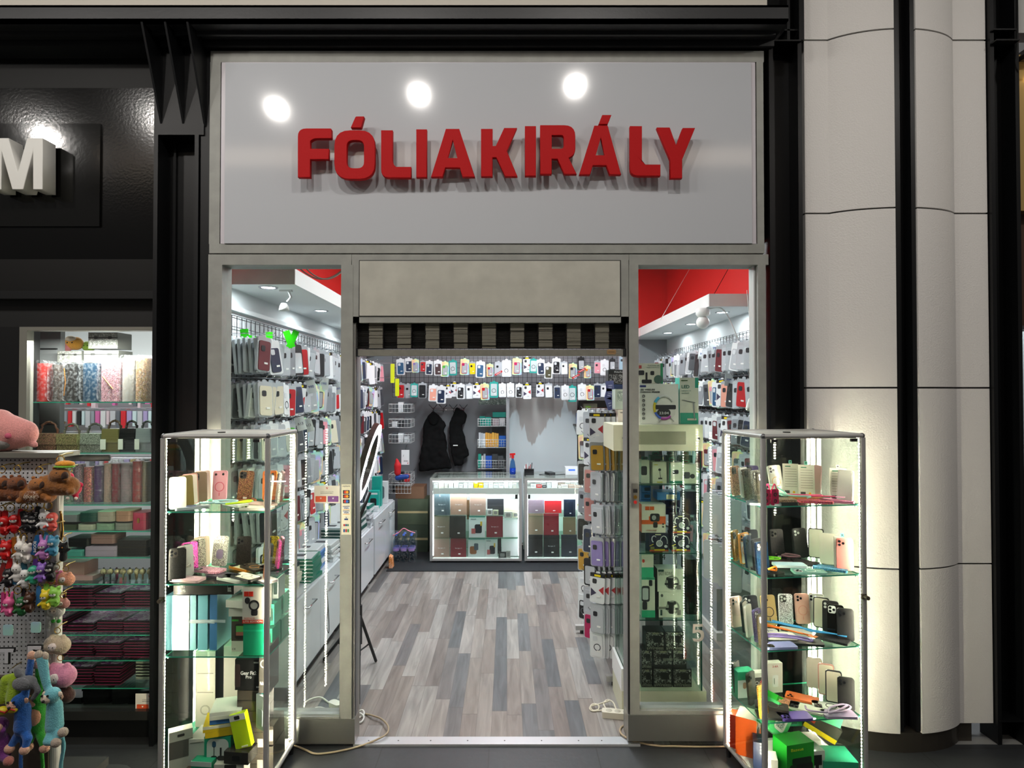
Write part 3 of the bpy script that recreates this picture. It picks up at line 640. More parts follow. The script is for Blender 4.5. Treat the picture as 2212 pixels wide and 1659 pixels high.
LET = [('F', [[(643, 277, 18), (716, 277, 3), (716, 299, 3), (676, 299, 8), (670, 305), (670, 321), (710, 321), (710, 344), (670, 344), (670, 383), (643, 383)]]),
 ('Ó', [[(722, 281, 34), (810, 281, 34), (810, 387, 34), (722, 387, 34)], [(749, 303, 14), (786, 303, 14), (786, 363, 14), (749, 363, 14)], [(757, 276, 2), (768, 251, 3), (787, 251, 2), (780, 276, 2)]]),
 ('L', [[(823, 281), (848, 281), (848, 353, 8), (855, 360), (888, 360), (888, 384), (845, 384), (823, 384, 18)]]),
 ('I', [[(899, 279), (922, 279), (922, 383), (899, 383)]]),
 ('A', [[(931, 382), (963, 278), (992, 278), (1026, 382), (999, 382), (993, 362), (962, 362), (956, 382)], [(978, 302), (967, 341), (988, 341)]]),
 ('K', [[(1039, 278), (1064, 278), (1064, 315), (1071, 315), (1089, 276), (1117, 276), (1095, 326), (1118, 381), (1091, 381), (1072, 340), (1064, 340), (1064, 381), (1039, 381)]]),
 ('I', [[(1134, 272), (1158, 272), (1158, 380), (1134, 380)]]),
 ('R', [[(1167, 270), (1243, 270, 24), (1243, 335, 14), (1229, 341), (1246, 376), (1219, 376), (1204, 343), (1192, 343), (1192, 376), (1167, 376)], [(1192, 292), (1218, 292, 7), (1218, 321, 7), (1192, 321)]]),
 ('Á', [[(1251, 377), (1284, 271), (1313, 271), (1342, 377), (1317, 377), (1310, 357), (1281, 357), (1275, 377)], [(1298, 297), (1287, 335), (1307, 335)], [(1293, 268), (1301, 248), (1321, 248), (1313, 268)]]),
 ('L', [[(1361, 272), (1387, 272), (1387, 350, 8), (1392, 355), (1427, 355), (1427, 380), (1380, 380), (1361, 380, 18)]]),
 ('Y', [[(1419, 275), (1447, 275), (1461, 314), (1475, 276), (1502, 276), (1474, 344), (1474, 385), (1448, 385), (1448, 344)]])]
YL = D - .088
for ch, polys in LET:
    pp = []
    for po in polys:
        pp.append([(P(x, y, YL).x, P(x, y, YL).z) for x, y in rounded(po)])
    o = outline(pp, YL, .03, LR, 'letter', t, bevel=.003, label=f'raised red letter {ch}'); o.location = (0, -D, 0)
# ================================================================ NEIGHBOUR SHOP ON THE LEFT
N0 = 3.45
GLOSSB = mat('#080808', .15, bump=.04, scale=70, spec=.35)
def slab(name, px0, py0, px1, py1, Y0, Y1, m):
    a, c = P(px0, py0, Y0), P(px1, py1, Y0); return struct(name, MB().box((a.x, Y0, c.z), (c.x, Y1, a.z)), m)
slab('trim_20', -700, 100, 332, 190, D + .1, D + .16, mat('#0b0c0c', .5, spec=.25))
slab('trim_21', -700, 190, 332, 560, D + .08, D + .16, GLOSSB)
slab('trim_22', -700, 560, 332, 628, D + .06, D + .16, mat('#0e0d0c', .5, spec=.25))
slab('trim_23', -700, 628, 332, 645, D + .02, D + .16, mat('#101011', .35))
slab('trim_24', -700, 645, 332, 706, D + .09, D + .16, mat('#0e0e0e', .5))
slab('trim_25', -700, 706, 45, 1560, D + .09, D + .2, mat('#0b0b0c', .4))
slab('trim_26', -700, 1555, 332, 1615, D + .09, D + .16, mat('#0c0c0c', .4))
slab('trim_27', -700, 1537, 332, 1556, D + .06, D + .14, mat('#4a4a48', .35, .7))
# sign M
t = thing('neighbour_sign', 'black gloss sign plate with a thick white letter M cut by the picture edge', 'shop sign', (0, D + .08, 0))
a, c = P(-160, 267, D + .07), P(215, 489, D + .07)
MB().box((a.x, -.012, c.z), (c.x, -.0005, a.z)).build('sign_plate', mat('#0f0f0e', .1, bump=.02, scale=40), t)
Mz = rounded([(-22, 298), (18, 298), (38, 372), (58, 298), (92, 298), (92, 409), (71, 409), (71, 326), (50, 409), (26, 409), (3, 326), (3, 409), (-22, 409)])
YM = D - .05
o = outline([[(P(x, y, YM).x, P(x, y, YM).z) for x, y in Mz]], YM, .1, mat('#d9d8d2', .4), 'letter', t, bevel=.003, label='thick white letter M'); o.location = (0, -D - .08, 0)
# window frame + glazing
t = link('window_3', None, kind='structure')
b = MB(); pr(b, 42, 706, 332, 714, N0, N0 + .06); pr(b, 42, 714, 49, 1540, N0, N0 + .05); b.build('window_frame', mat('#9c9a90', .35, .6), t)
b = MB(); pr(b, 49, 714, 332, 1538, N0 + .02, N0 + .028); b.build('pane', GLASS, t)
# room behind
NX0, NX1 = -5.2, -1.98
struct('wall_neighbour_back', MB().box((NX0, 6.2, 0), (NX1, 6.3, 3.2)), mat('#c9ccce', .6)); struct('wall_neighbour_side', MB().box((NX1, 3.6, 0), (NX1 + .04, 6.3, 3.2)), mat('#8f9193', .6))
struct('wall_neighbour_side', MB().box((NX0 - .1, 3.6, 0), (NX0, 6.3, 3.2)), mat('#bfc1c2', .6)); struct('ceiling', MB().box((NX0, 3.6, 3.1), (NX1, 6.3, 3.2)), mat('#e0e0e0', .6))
# slat wall return at the window's left end
Ys = 3.52
s_ = slab('wall_slatted', 58, 714, 122, 1540, Ys + .3, Ys + .34, mat('#b9bcbc', .5))
for py in (752, 805, 862, 915, 1000): 
    a, c = P(58, py, Ys + .29), P(122, py + 3, Ys + .29); MB().box((a.x, -.0, c.z), (c.x, .02, a.z)).build('slat_groove', mat('#3b3b3c'), s_).location = (0, Ys + .285, 0)
SHL = [868, 978, 1090, 1147, 1204, 1261, 1317, 1371, 1426, 1486]
SY0, SY1 = 3.5, 3.8
def glass_shelf(px0, px1, z, y0, y1, parent=None, name='glass_shelf', label=None, cat=None, group=None, edge=None):
    b = MB(); x0, x1 = px0, px1
    b._add([(x0, y0, z - .006), (x1, y0, z - .006), (x1, y1, z - .006), (x0, y1, z - .006), (x0, y0, z), (x1, y0, z), (x1, y1, z), (x0, y1, z)],
           [(0, 3, 2, 1), (4, 5, 6, 7)], 0)
    b._add([(x0, y0, z - .006), (x1, y0, z - .006), (x1, y1, z - .006), (x0, y1, z - .006), (x0, y0, z), (x1, y0, z), (x1, y1, z), (x0, y1, z)],
           [(0, 1, 5, 4), (1, 2, 6, 5), (2, 3, 7, 6), (3, 0, 4, 7)], 1)
    return b.build(name, [GLASSG, edge or GEDGE], parent, label=label, cat=cat, group=group)
for i, py in enumerate(SHL):
    glass_shelf(P(60, py, SY0).x, -1.985, PZ(py, SY0), SY0, SY1, name='glass_shelf', label=f'{ordn(i)} glass shelf from the top in the neighbour shop window', cat='shelf', group='shelves in the neighbour shop window')
SZ = [PZ(py, SY0) for py in SHL]
# --- shelf 1: upright wrapped clutch bags
def clutch(lbl, px0, px1, pytop, z, col, Y=3.6, kind='glitter', wrap=True, dp=.09, strap=None, taper=0):
    x0, x1 = PX(px0, Y), PX(px1, Y); h = PZ(pytop, Y) - z; w_ = x1 - x0
    t = thing('clutch_bag', lbl, 'bag', ((x0 + x1) / 2, Y, z + .0005))
    b = MB(); n = 9; vs = []
    for i in range(n):
        u = i / (n - 1); k = 1 - taper * math.sin(math.pi * u); pts = rrect(w_ * .97 * k, dp, min(w_, dp) * .42, 0, 0, 5)
        vs.append([(p[0], p[1], h * u * .97) for p in pts])
    m = len(vs[0]); fl = [p for r in vs for p in r]
    b._add(fl, [(i * m + k, i * m + (k + 1) % m, (i + 1) * m + (k + 1) % m, (i + 1) * m + k) for i in range(n - 1) for k in range(m)], 0, True)
    b._add(vs[0] + vs[-1], [tuple(range(m - 1, -1, -1)), tuple(range(m, 2 * m))], 0)
    b.build('bag_body', mat(col, .35, kind=kind, coat=.6) if kind else mat(col, .3, coat=.8), t)
    if wrap:
        b = MB(); b.rbox(w_ * 1.02, h * 1.04, -dp / 2 - .006, dp / 2 + .006, .02, cz=h * .525); b.build('plastic_wrap', mat('#ffffff', .1, kind='film'), t)
    if strap: MB().tube([(w_ * a, -dp / 2 - .004, h * c) for a, c in strap], .003, 6).build('trim_chain', mat('#c98a4a', .3, .8), t)
    return t
z = SZ[0]
clutch('deep red wrapped clutch bag, standing first on the top shelf', 74, 110, 783, z, '#7d1d19', kind=None, strap=[(-.4, .8), (-.44, .5), (-.38, .2)])
clutch('dark grey glittering clutch bag beside the deep red one', 116, 146, 786, z, '#4d443f', taper=.25)
clutch('black wrapped clutch bag pinched in the middle', 148, 178, 784, z, '#151210', kind=None, taper=.25, strap=[(-.4, .85), (-.3, .5), (-.4, .15)])
clutch('dark blue wrapped clutch bag between black and pink ones', 183, 220, 783, z, '#122e42', kind=None)
clutch('dusty pink glitter clutch bag with orange clasp line', 222, 266, 778, z, '#a87c84', strap=[(-.25, .6), (.25, .3)])
clutch('grey slim clutch bag behind the green sticker bag', 269, 296, 772, z, '#8c8780', kind=None)
clutch('gold brown glitter clutch bag at the shelf end', 298, 322, 772, z, '#8f7456')
clutch('plum slim clutch bag beside the dark column', 315, 334, 772, z, '#5b3a45', kind=None, Y=3.68)
# cosmetic cases behind
def case_box(lbl, x0, y0, x1, y1, Y, col='#8f9088', zb=None):
    t = pxbox('vanity_case', lbl, 'case', x0, y0, x1, y1, Y, .14, col, [('r', 0, .66, 1, .70, '#2a2a28'), ('m', .04, .06, .96, .62, '#8b8c84'), ('m', .04, .73, .96, .95, '#8b8c84'), ('q', .2, .6, .32, .76, '#3b3b38'), ('q', .68, .6, .8, .76, '#3b3b38')], zb=zb); return t
zc = SZ[0]
pxbox('carton', 'plain grey carton standing behind the clutch bags on the top shelf', 'box', 270, 733, 330, 772, 3.74, .08, '#8f908c', zb=zc + .165)
t = pxbox('carton', 'dark storage carton carrying the vanity cases behind the clutch bags', 'box', 128, 782, 262, 860, 3.74, .1, '#5a5854', zb=zc)
case_box('small grey vanity case with printed sights, lowest of the pile', 124, 758, 176, 783, 3.74)
case_box('wide grey vanity case with printed sights under the top case', 181, 757, 256, 783, 3.74)
case_box('grey vanity case with printed sights on top of the pile', 191, 718, 254, 753, 3.74)
# plush heads behind
def plush_ball(lbl, px, py, Y, r, col, face=None, sq=.85, col2=None):
    c = P(px, py, Y); t = thing('soft_toy', lbl, 'soft toy', (c.x, c.y, c.z))
    me = blob([((-.25 * r, 0, 0), (.25 * r, 0, 0), r * .85, r * .85)], vox=r * .1, smooth=3); me.materials.append(mat(col, .9, kind='fur')); link('body', me, t)
    if col2: MB().ball((0, -.03, r * .55), r * .62, sc=(1, .8, .6)).build('cap', mat(col2, .9, kind='fur'), t)
    for s in (-.3, .3): MB().ball((s * r, -r * .8, r * .05), r * .09).build('eye', BLACK, t)
    return t
plush_ball('round yellow soft toy with a pale cap behind the vanity cases', 160, 742, 3.95, .05, '#eaa43a', col2='#e8d3b8')
plush_ball('pink soft toy peeking out left of the yellow one', 138, 752, 3.93, .04, '#e88f8f')
plush_ball('lime green soft toy half hidden by the top vanity case', 192, 748, 3.99, .038, '#a9cf4a')
# --- shelf 2: handbags with braided handles
def handbag(lbl, px0, px1, py0, z, col, kind='glitter', handle='#7a4a38', tagc=None, Y=3.6):
    x0, x1 = PX(px0, Y), PX(px1, Y); w_ = x1 - x0; h = PZ(py0, Y) - z
    t = thing('handbag', lbl, 'bag', ((x0 + x1) / 2, Y, z + .0005))
    MB().prism([(-w_ * .52, 0), (w_ * .52, 0), (w_ * .44, h), (-w_ * .44, h)], -.04, .04).build('bag_body', mat(col, .3, kind=kind) if kind else mat(col, .25, .3), t)
    MB().prism([(-w_ * .49, h * .4), (w_ * .49, h * .4), (w_ * .45, h * 1.01), (-w_ * .45, h * 1.01)], -.046, -.0405).build('flap', mat(col, .3, kind=kind) if kind else mat(col, .25, .3), t)
    if handle:
        pts = [(w_ * .33 * math.cos(math.pi * i / 14), .006 * math.sin(i * 2.2), h + w_ * .45 * math.sin(math.pi * i / 14) ** .8 if 0 < i < 14 else h * .95) for i in range(15)]
        MB().tube(pts, [.005 + .002 * (i % 2) for i in range(15)], 8).build('handle', mat(handle, .4, .2), t)
    if tagc: MB().box((-w_ * .5, -.052, h * .1), (-w_ * .2, -.050, h * .55)).build('price_tag', mat(tagc, .5), t)
    return t
z = SZ[1]
handbag('rose gold glitter handbag with braided handle, first in its row', 80, 134, 936, z, '#8c6450')
handbag('wrapped gold glitter handbag, second in its row', 133, 180, 937, z, '#8a7a55', handle='#6d6258')
handbag('silver glitter handbag with grey handle', 184, 230, 936, z, '#8f8f83', handle='#55504a')
handbag('shiny gold handbag with white price tag', 230, 268, 926, z, '#7d7145', kind=None, handle='#5a4030', tagc='#dcd8cf')
handbag('black handbag with white price tag', 268, 302, 925, z, '#101216', kind=None, handle='#3a342e', tagc='#dcd8cf')
handbag('silver handbag at the shelf end by the dark column', 303, 336, 925, z, '#8d9196', kind=None, handle='#444', tagc='#dcd8cf') if False else handbag('silver handbag at the shelf end by the dark column', 303, 336, 925, z, '#8d9196', kind=None, handle='#444444', tagc='#dcd8cf')
# --- shelf 3: upright clutches in many colours
z = SZ[2]
row = [(128, 140, 1006, '#6d5560', 'plum'), (142, 164, 1008, '#858a80', 'sage grey'), (166, 184, 1000, '#8d6e7a', 'mauve'), (186, 206, 1006, '#b5605a', 'coral pink'), (208, 229, 1003, '#4f1d5c', 'purple'), (230, 246, 998, '#b08a80', 'powder pink'), (247, 264, 998, '#7d0f26', 'crimson'), (265, 289, 997, '#8f747c', 'greyish pink'), (290, 312, 993, '#8f1118', 'bright red'), (313, 326, 994, '#7a6450', 'bronze')]
for x0, x1, yt, c_, nm in row: clutch(f'{nm} wrapped tall clutch bag in the colourful row below the handbags', x0, x1, yt, z, c_, kind='glitter' if nm in ('mauve', 'sage grey', 'coral pink', 'plum') else None, dp=.06)
t = thing('clutch_bag', 'long grey pink clutch bag in film lying across the tall row', 'bag', (PX(186, 3.6), 3.62, PZ(990, 3.6)))
b = MB(); b.M = Matrix.Rotation(math.pi / 2, 4, 'Y'); b.lathe([(.001, -.13), (.018, -.125), (.02, 0), (.018, .125), (.001, .13)], seg=14); b.build('bag_body', mat('#8f7a7c', .4, coat=.6), t)
# --- shelf 4/5: jewellery boxes
def jbox(lbl, px0, px1, pyt, z, col, Y=3.58, dp=.12, clasp=True, rnd=.012, dz=0):
    x0, x1 = PX(px0, Y), PX(px1, Y); w_ = x1 - x0; h = PZ(pyt, Y) - z - dz
    t = thing('jewellery_case', lbl, 'case', ((x0 + x1) / 2, Y, z + dz + .0005))
    for nm, a, c_ in (('base', 0, .56), ('lid', .58, 1)):
        MB().prism([(p[0], p[1]) for p in rrect(w_, dp, rnd, 0, 0)], h * a, h * c_, axis='z').build(nm, mat(col, .55), t)
    MB().prism([(p[0], p[1]) for p in rrect(w_ * .985, dp * .97, rnd, 0, 0)], h * .5, h * .62, axis='z').build('zip', mat('#6a5a40', .4, .6), t)
    if clasp: MB().box((-.006, -dp / 2 - .004, h * .42), (.006, -dp / 2, h * .7)).build('clasp', mat('#b08d45', .3, .9), t)
    return t
z = SZ[3]
for a in [('dark olive hard case, lower of two, beside the black cat keyring', 122, 182, 1129, '#47503c', 0), ('grey hard case with brass clasp on the olive one', 122, 184, 1108, '#77787a', .046), ('cream round-cornered case, lower, under the green one', 182, 220, 1129, '#b8b8a4', 0), ('emerald green case with gold zip on the cream one', 186, 226, 1104, '#0a4035', .046),
          ('pale green case, lower, under the beige one', 221, 260, 1127, '#7f9a82', 0), ('beige case on the pale green one', 223, 262, 1102, '#a39888', .047), ('light grey case, lower, under the brown zip case', 261, 298, 1126, '#8b8a80', 0), ('tan brown zip case on the light grey one', 262, 300, 1100, '#a57a62', .048), ('raspberry glitter case with grey edges', 298, 332, 1104, '#a82848', 0)]:
    jbox(a[0], a[1], a[2], a[3], z, a[4], dz=a[5], clasp=('hard' in a[0] or 'rasp' in a[0]), rnd=.004 if 'hard' in a[0] else .03)
z = SZ[4]
for a in [('pale green domed case at the shelf start', 134, 160, 1184, '#8b8f7a', 0), ('turquoise case, lower, under the black one', 162, 198, 1182, '#4e9c90', 0), ('black box on the turquoise case', 164, 210, 1158, '#111214', .052), ('lilac grey wide case in the middle of its shelf', 200, 270, 1175, '#a493a5', 0), ('brown pink carton on the lilac case', 212, 264, 1150, '#8a675f', .07), ('dark chest with glints at the shelf end', 268, 334, 1162, '#1d1412', 0)]:
    jbox(a[0], a[1], a[2], a[3], z, a[4], dz=a[5], clasp=False, rnd=.015)
# --- shelf 6: rose box and watches
z = SZ[5]
pxbox('gift_box', 'rose pink open gift box beside the fluffy keyring', 'box', 122, 1218, 182, 1252, 3.58, .12, '#b58a86', zb=z + .008)
pxbox('gift_box', 'flat pink box under the rose gift box', 'box', 120, 1251, 200, 1260, 3.56, .14, '#c79c9a', zb=z + .0005)
wc = ['#3b2d28', '#37464a', '#6e1f45', '#7f7f60', '#2b2723', '#8a7350', '#6f5840', '#5c4a38']
for i, c_ in enumerate(wc):
    x = PX(228 + i * 14, 3.58); t = thing('wristwatch', f'{ordn(i)} wristwatch from the rose box, standing with its strap closed in a loop', 'watch', (x, 3.58, z + .0005), (0, 0, .5 + .1 * (i % 3)), group='wristwatches on the glass shelf')
    MB().tube([(.0, .026 * math.cos(a), .033 + .032 * math.sin(a)) for a in [2 * math.pi * k / 16 for k in range(16)]], .0045, 6, closed=True).build('strap', mat(c_, .4), t)
    b = MB(); b.M = Matrix.Rotation(math.pi / 2, 4, 'X'); b.lathe([(.001, -.004), (.016, -.004), (.017, 0), (.015, .004), (.001, .004)], (0, .05, .024), 16); b.build('watch_dial', mat('#b9ab88', .25, .6), t)
# --- shelves 7..10 : flat gift boxes with magenta edges
def flatbox_proto():
    t = thing('gift_box', 'x', 'box')
    w_, d_, h_ = .145, .22, .014
    MB().box((-w_ / 2, -d_ / 2, 0), (w_ / 2, d_ / 2, h_)).build('box_body', mat('#150a10', .4, coat=.3), t)
    MB().box((-w_ / 2 - .001, -d_ / 2 - .001, 0), (w_ / 2 + .001, d_ / 2, .0028)).build('tray_edge', mat('#b0305c', .4), t)
    MB().box((-w_ / 2 + .01, -d_ / 2 + .01, h_), (w_ / 2 - .01, d_ / 2 - .01, h_ + .0008)).build('window_print', mat('#8a3a78', .15, kind='marks', scale=30), t)
    return t
pro = None
for s in range(4):
    z0 = SZ[6 + s]; n = (6, 4, 5, 6)[s]
    for c_ in range(4):
        k0 = (n, n + 1, n - 1, n)[(c_ + s) % 4]
        if s == 3 and c_ == 3: k0 = 0
        for k in range(k0):
            lb = f'flat dark gift box, {ordn(k)} from below in the {ordn(c_)} pile, {ordn(s)} magenta shelf'
            loc = (P(158 + c_ * 59, 0, 3.66).x + R.uniform(-.006, .006), 3.65 + R.uniform(-.006, .006), z0 + .001 + k * .0158); rot = (0, 0, R.uniform(-.03, .03))
            if pro is None: pro = flatbox_proto(); pro.location = loc; pro.rotation_euler = rot; pro['label'] = lb; pro['group'] = 'magenta edged gift boxes'
            else: dup(pro, loc, rot, lb, 'magenta edged gift boxes')
for k in range(6):
    t = pxbox('gift_box', f'cream flat box, {ordn(k)} from below in the pale pile by the dark column', 'box', 293, 1470, 331, 1479, 3.6, .15, '#c9c3b2', zb=SZ[9] + .001 + k * .0165, group='cream flat boxes')
zb = PZ(1540, 3.5)
struct('trim_28', MB().box((P(45, 0, 3.5).x, 3.49, zb - .03), (-1.985, 3.85, zb)), mat('#3a3a39', .4))
for i, (px, n) in enumerate(((150, 2), (205, 5), (262, 5), (300, 4))):
    for k in range(n):
        t = pxbox('gift_box', f'black flat gift box, {ordn(k)} from below in the {ordn(i)} pile on the window floor', 'box', px - 27, 1500, px + 27, 1507, 3.6, .2, '#141414', zb=zb + .001 + k * .017, group='black gift boxes on the window floor', rot=R.uniform(-.1, .1) + (.2 if i > 1 else 0), rough=.2)
wsticker('white voucher sticker with red W at the lower corner of the neighbour window', 293, 1498, 353, 1537, N0 + .018)
# clutter in the lit room behind: hanging goods
for r_ in range(4):
    z = (1.92, 1.72, 1.5, 1.25)[r_]
    t = thing('wall_rack', f'{ordn(r_)} row of hanging goods from the top on the neighbour shop back wall', 'rack', (0, 6.1, z))
    MB().cyl((-4.6, .03, .02), (-2.1, .03, .02), .008).build('rail', CHROME, t)
    x = -4.55; n_ = 0
    while x < -2.15 and n_ < 60:
        wv = R.uniform(.02, .05); hh_ = R.uniform(.1, .17); c_ = R.choice(['#e8e8ea', '#cfd0d6', '#b8a8d8', '#e22a35', '#e070b0', '#222222', '#9fa6b0', '#e9d0d8', '#6a6f78', '#c9b070', '#d8ecf0'])
        MB().box((x, -.02, -hh_), (x + wv, .02, 0)).build('hanging_pack', mat(c_, .3, coat=.5), t); x += wv + .012; n_ += 1
t = thing('shelf_light', 'white light bar running above the goods on the neighbour shop back wall', 'light', (0, 6.12, 2.1)); MB().box((-4.6, -.02, 0), (-2.1, .078, .02)).build('tube', mat('#ffffff', emit=5), t)
t = thing('shelf_light', 'white light bar low on the neighbour shop back wall', 'light', (0, 6.12, 1.05)); MB().box((-4.6, -.02, 0), (-2.1, .078, .02)).build('tube', mat('#ffffff', emit=5), t)
# ================================================================ PLUSH STAND (pegboard gondola)
GY = 2.6
gx1 = PX(96, GY); px_post = (PX(97, GY), PX(124, GY)); gz = PZ(978, GY)
t = thing('pegboard_stand', 'white pegboard display stand with silver corner post at the picture edge', 'display stand', (px_post[1], GY, 0))
ox = px_post[1]
def pegmat():
    m, N, L, b = nodes_mat('perforated_white_board')
    tc = N.new('ShaderNodeTexCoord'); mp = N.new('ShaderNodeVectorMath'); mp.operation = 'MULTIPLY'; mp.inputs[1].default_value = (1 / .018, 0, 1 / .018); L.new(tc.outputs['Object'], mp.inputs[0])
    fr_ = N.new('ShaderNodeVectorMath'); fr_.operation = 'FRACTION'; L.new(mp.outputs[0], fr_.inputs[0])
    sb = N.new('ShaderNodeVectorMath'); sb.operation = 'DISTANCE'; L.new(fr_.outputs[0], sb.inputs[0]); sb.inputs[1].default_value = (.5, 0, .5)
    lt = N.new('ShaderNodeMath'); lt.operation = 'LESS_THAN'; L.new(sb.outputs['Value'], lt.inputs[0]); lt.inputs[1].default_value = .19
    mx = N.new('ShaderNodeMixRGB'); mx.inputs[1].default_value = (*lin('#cfd0d2'), 1); mx.inputs[2].default_value = (*lin('#151515'), 1); L.new(lt.outputs[0], mx.inputs[0]); L.new(mx.outputs[0], b.inputs['Base Color']); b.inputs['Roughness'].default_value = .4
    return m
MB().box((-1.0, .02, .12), (px_post[0] - ox, .04, gz - .02)).build('pegboard', pegmat(), t)
b = MB(); b.M = Matrix.Translation((-.024, .03, 0)); b.prism([(p[0], p[1]) for p in rrect(.05, .05, .018)], .03, gz - .02, axis='z'); b.build('corner_post', ALU, t)
MB().box((-1.0, -.01, gz - .02), (.015, .12, gz + .0)).build('top_shelf', mat('#77756c', .4), t)
MB().prism([(p[0], p[1]) for p in rrect(1.0, .5, .1, -.45, .28)], .01, .05, axis='z').build('base', ALU_D, t)
MB().box((-.95, .04, .1), (-.05, .44, .14)).build('lower_shelf', mat('#333333'), t)
put = MB().box((-.9, -.004, .25), (-.02, .018, .72)).build('poster_panel', mat('#4d4238', .5, kind='worn', scale=5), t, label='dim brown printed panel')
# pink plush whale-like cushion on top
me = blob([((-.12, 0, .055), (.0, 0, .05), .075, .045), ((-.2, 0, .06), (-.12, 0, .06), .075, .075), ((0, 0, .025), (.045, -.01, .012), .016, .012)], vox=.006)
me.materials.append(mat('#e59a94', .9, kind='fur')); c = P(20, 968, GY)
t = link('plush_cushion', me, None, (c.x + .01, GY + .08, gz + .012), label='pink rounded plush with a grey belly lying on top of the pegboard stand', cat='soft toy'); t.scale = (1, 1, 1.25)
MB().ball((-.12, -.01, .018), .07, sc=(1.3, 1, .35)).build('belly', mat('#8f8a86', .9, kind='fur'), t)
MB().ball((-.03, -.062, .045), .014, sc=(1, .5, .7)).build('cheek', mat('#cc5f78', .9), t)
def ring_clip(t, z, col='#c9a24a', r=.011):
    MB().tube([(r * math.cos(a), 0, z + r * math.sin(a)) for a in [2 * math.pi * k / 14 for k in range(14)]], .0014, 6, closed=True).build('split_ring', mat(col, .25, 1), t)
    MB().tube([(0, .0, z + r), (0, .02, z + r + .004), (0, .05, z + r + .004)], .0022, 6).build('peg_hook', mat('#8c7a48', .3, .8), t)
def hang(px, py, Y, name, label, cat='keyring', rot=0):
    c = P(px, py, Y); return thing(name, label, cat, (c.x, Y, c.z), (0, 0, rot))
def fur(c_): return mat(c_, .95, kind='fur')
# capybara plush keyrings: (px, py of body centre)
def capy(px, py, lbl, col, rot=0, cookie=False, sc=1.0):
    t = hang(px, py, GY - .06, 'plush_keyring', lbl, rot=rot)
    me = blob([((-.03, 0, -.015), (.025, 0, -.018), .03, .028), ((.0, -.01, .012), (.022, -.018, .016), .022, .018), ((-.035, -.01, -.03), (-.045, -.02, -.035), .012, .010), ((.035, -.01, -.03), (.045, -.02, -.03), .012, .010), ((.03, -.02, .002), (.034, -.026, .004), .008, .007)], vox=.0035)
    me.materials.append(fur(col)); link('body', me, t)
    MB().ball((.03, -.026, .014), .011, sc=(1, .8, 1.1)).build('muzzle', fur('#3a2113'), t)
    for s in (-.008, .016): MB().ball((s, -.012, .034), .0055).build('ear', fur(col), t)
    MB().ball((.012, -.030, .022), .0028).build('eye', BLACK, t)
    if cookie:
        MB().ball((0, -.03, -.02), .02, sc=(1.2, .35, .9)).build('biscuit', mat('#7a4a26', .8, kind='marks', scale=120), t); put_text('COOKIE', 0, -.02, .036, .008, -.0378, '#e8d8c0', t)
    ring_clip(t, .056); t.scale = (sc * 1.25,) * 3; return t
capy(4, 1052, 'brown plush capybara keyring, partly cut by the picture edge', '#8a4c1c', cookie=False)
capy(37, 1052, 'brown plush capybara keyring with a dark muzzle, second in the top row', '#7c4218', sc=1.05)
capy(84, 1055, 'light brown plush capybara keyring holding a biscuit that reads COOKIE', '#a5662c', cookie=True, sc=1.05)
t = capy(130, 1036, 'sideways brown plush capybara keyring wearing a felt burger at the stand corner', '#955c24', sc=1.15)
MB().ball((.02, -.01, .045), .022, sc=(1.2, .8, .45)).build('burger_hat', fur('#e89a2c'), t); MB().ball((.02, -.012, .038), .024, sc=(1.2, .8, .18)).build('burger_leaf', fur('#6fb52c'), t)
t = hang(150, 1040, GY + .06, 'plush_keyring', 'hot pink shaggy plush keyring behind the burger capybara'); me = blob([((-.02, 0, 0), (.02, 0, -.03), .03, .03), ((.0, 0, .02), (-.03, 0, .03), .018, .014), ((.035, 0, -.01), (.05, 0, -.015), .012, .01), ((.02, 0, -.05), (.03, 0, -.065), .012, .01)], vox=.004); me.materials.append(fur('#e0204f')); link('body', me, t); ring_clip(t, .05)
for s in (.0, .035): MB().ball((s, -.01, -.07), .007).build('foot', fur('#efe6da'), t)
# rubber charm keyrings with straps
def charm(px, py, lbl, col, strap, kind='bear', text=None, col2='#f0ece4', Y=GY - .05):
    t = hang(px, py, Y, 'charm_keyring', lbl, rot=R.uniform(-.3, .3))
    ring_clip(t, .034)
    MB().rbox(.014, .058, -.002, .002, .004, cx=-.012, cz=-.002).build('strap', mat(strap, .4), t).rotation_euler = (0, R.uniform(-.3, .3), 0)
    if text: put_text(text, -.012, -.004, .032, .008, -.0026, '#f4f4f0', t, turn=math.pi / 2)
    cap = [((.012, 0, -.022), (.012, 0, -.03), .013, .012), ((.012, 0, -.0), (.012, -.002, .0), .015, .015)]
    if kind == 'bear': cap += [((.002, 0, .014), (.002, 0, .014), .006, .006), ((.022, 0, .014), (.022, 0, .014), .006, .006)]
    elif kind == 'rabbit': cap += [((.005, 0, .012), (.002, 0, .028), .005, .004), ((.019, 0, .012), (.022, 0, .028), .005, .004)]
    cap += [((.002, -.004, -.02), (-.004, -.01, -.026), .005, .004), ((.022, -.004, -.02), (.028, -.01, -.026), .005, .004)]
    me = blob(cap, vox=.0022, smooth=2); me.materials.append(mat(col, .35)); link('figure', me, t)
    MB().ball((.012, -.012, -.002), .009, sc=(1.1, .5, .8)).build('face', mat(col2, .4), t)
    for s in (.008, .016): MB().ball((s, -.0165, .0), .0016, seg=8, ring=5).build('eye', BLACK, t)
    t.scale = (1.4,) * 3; return t
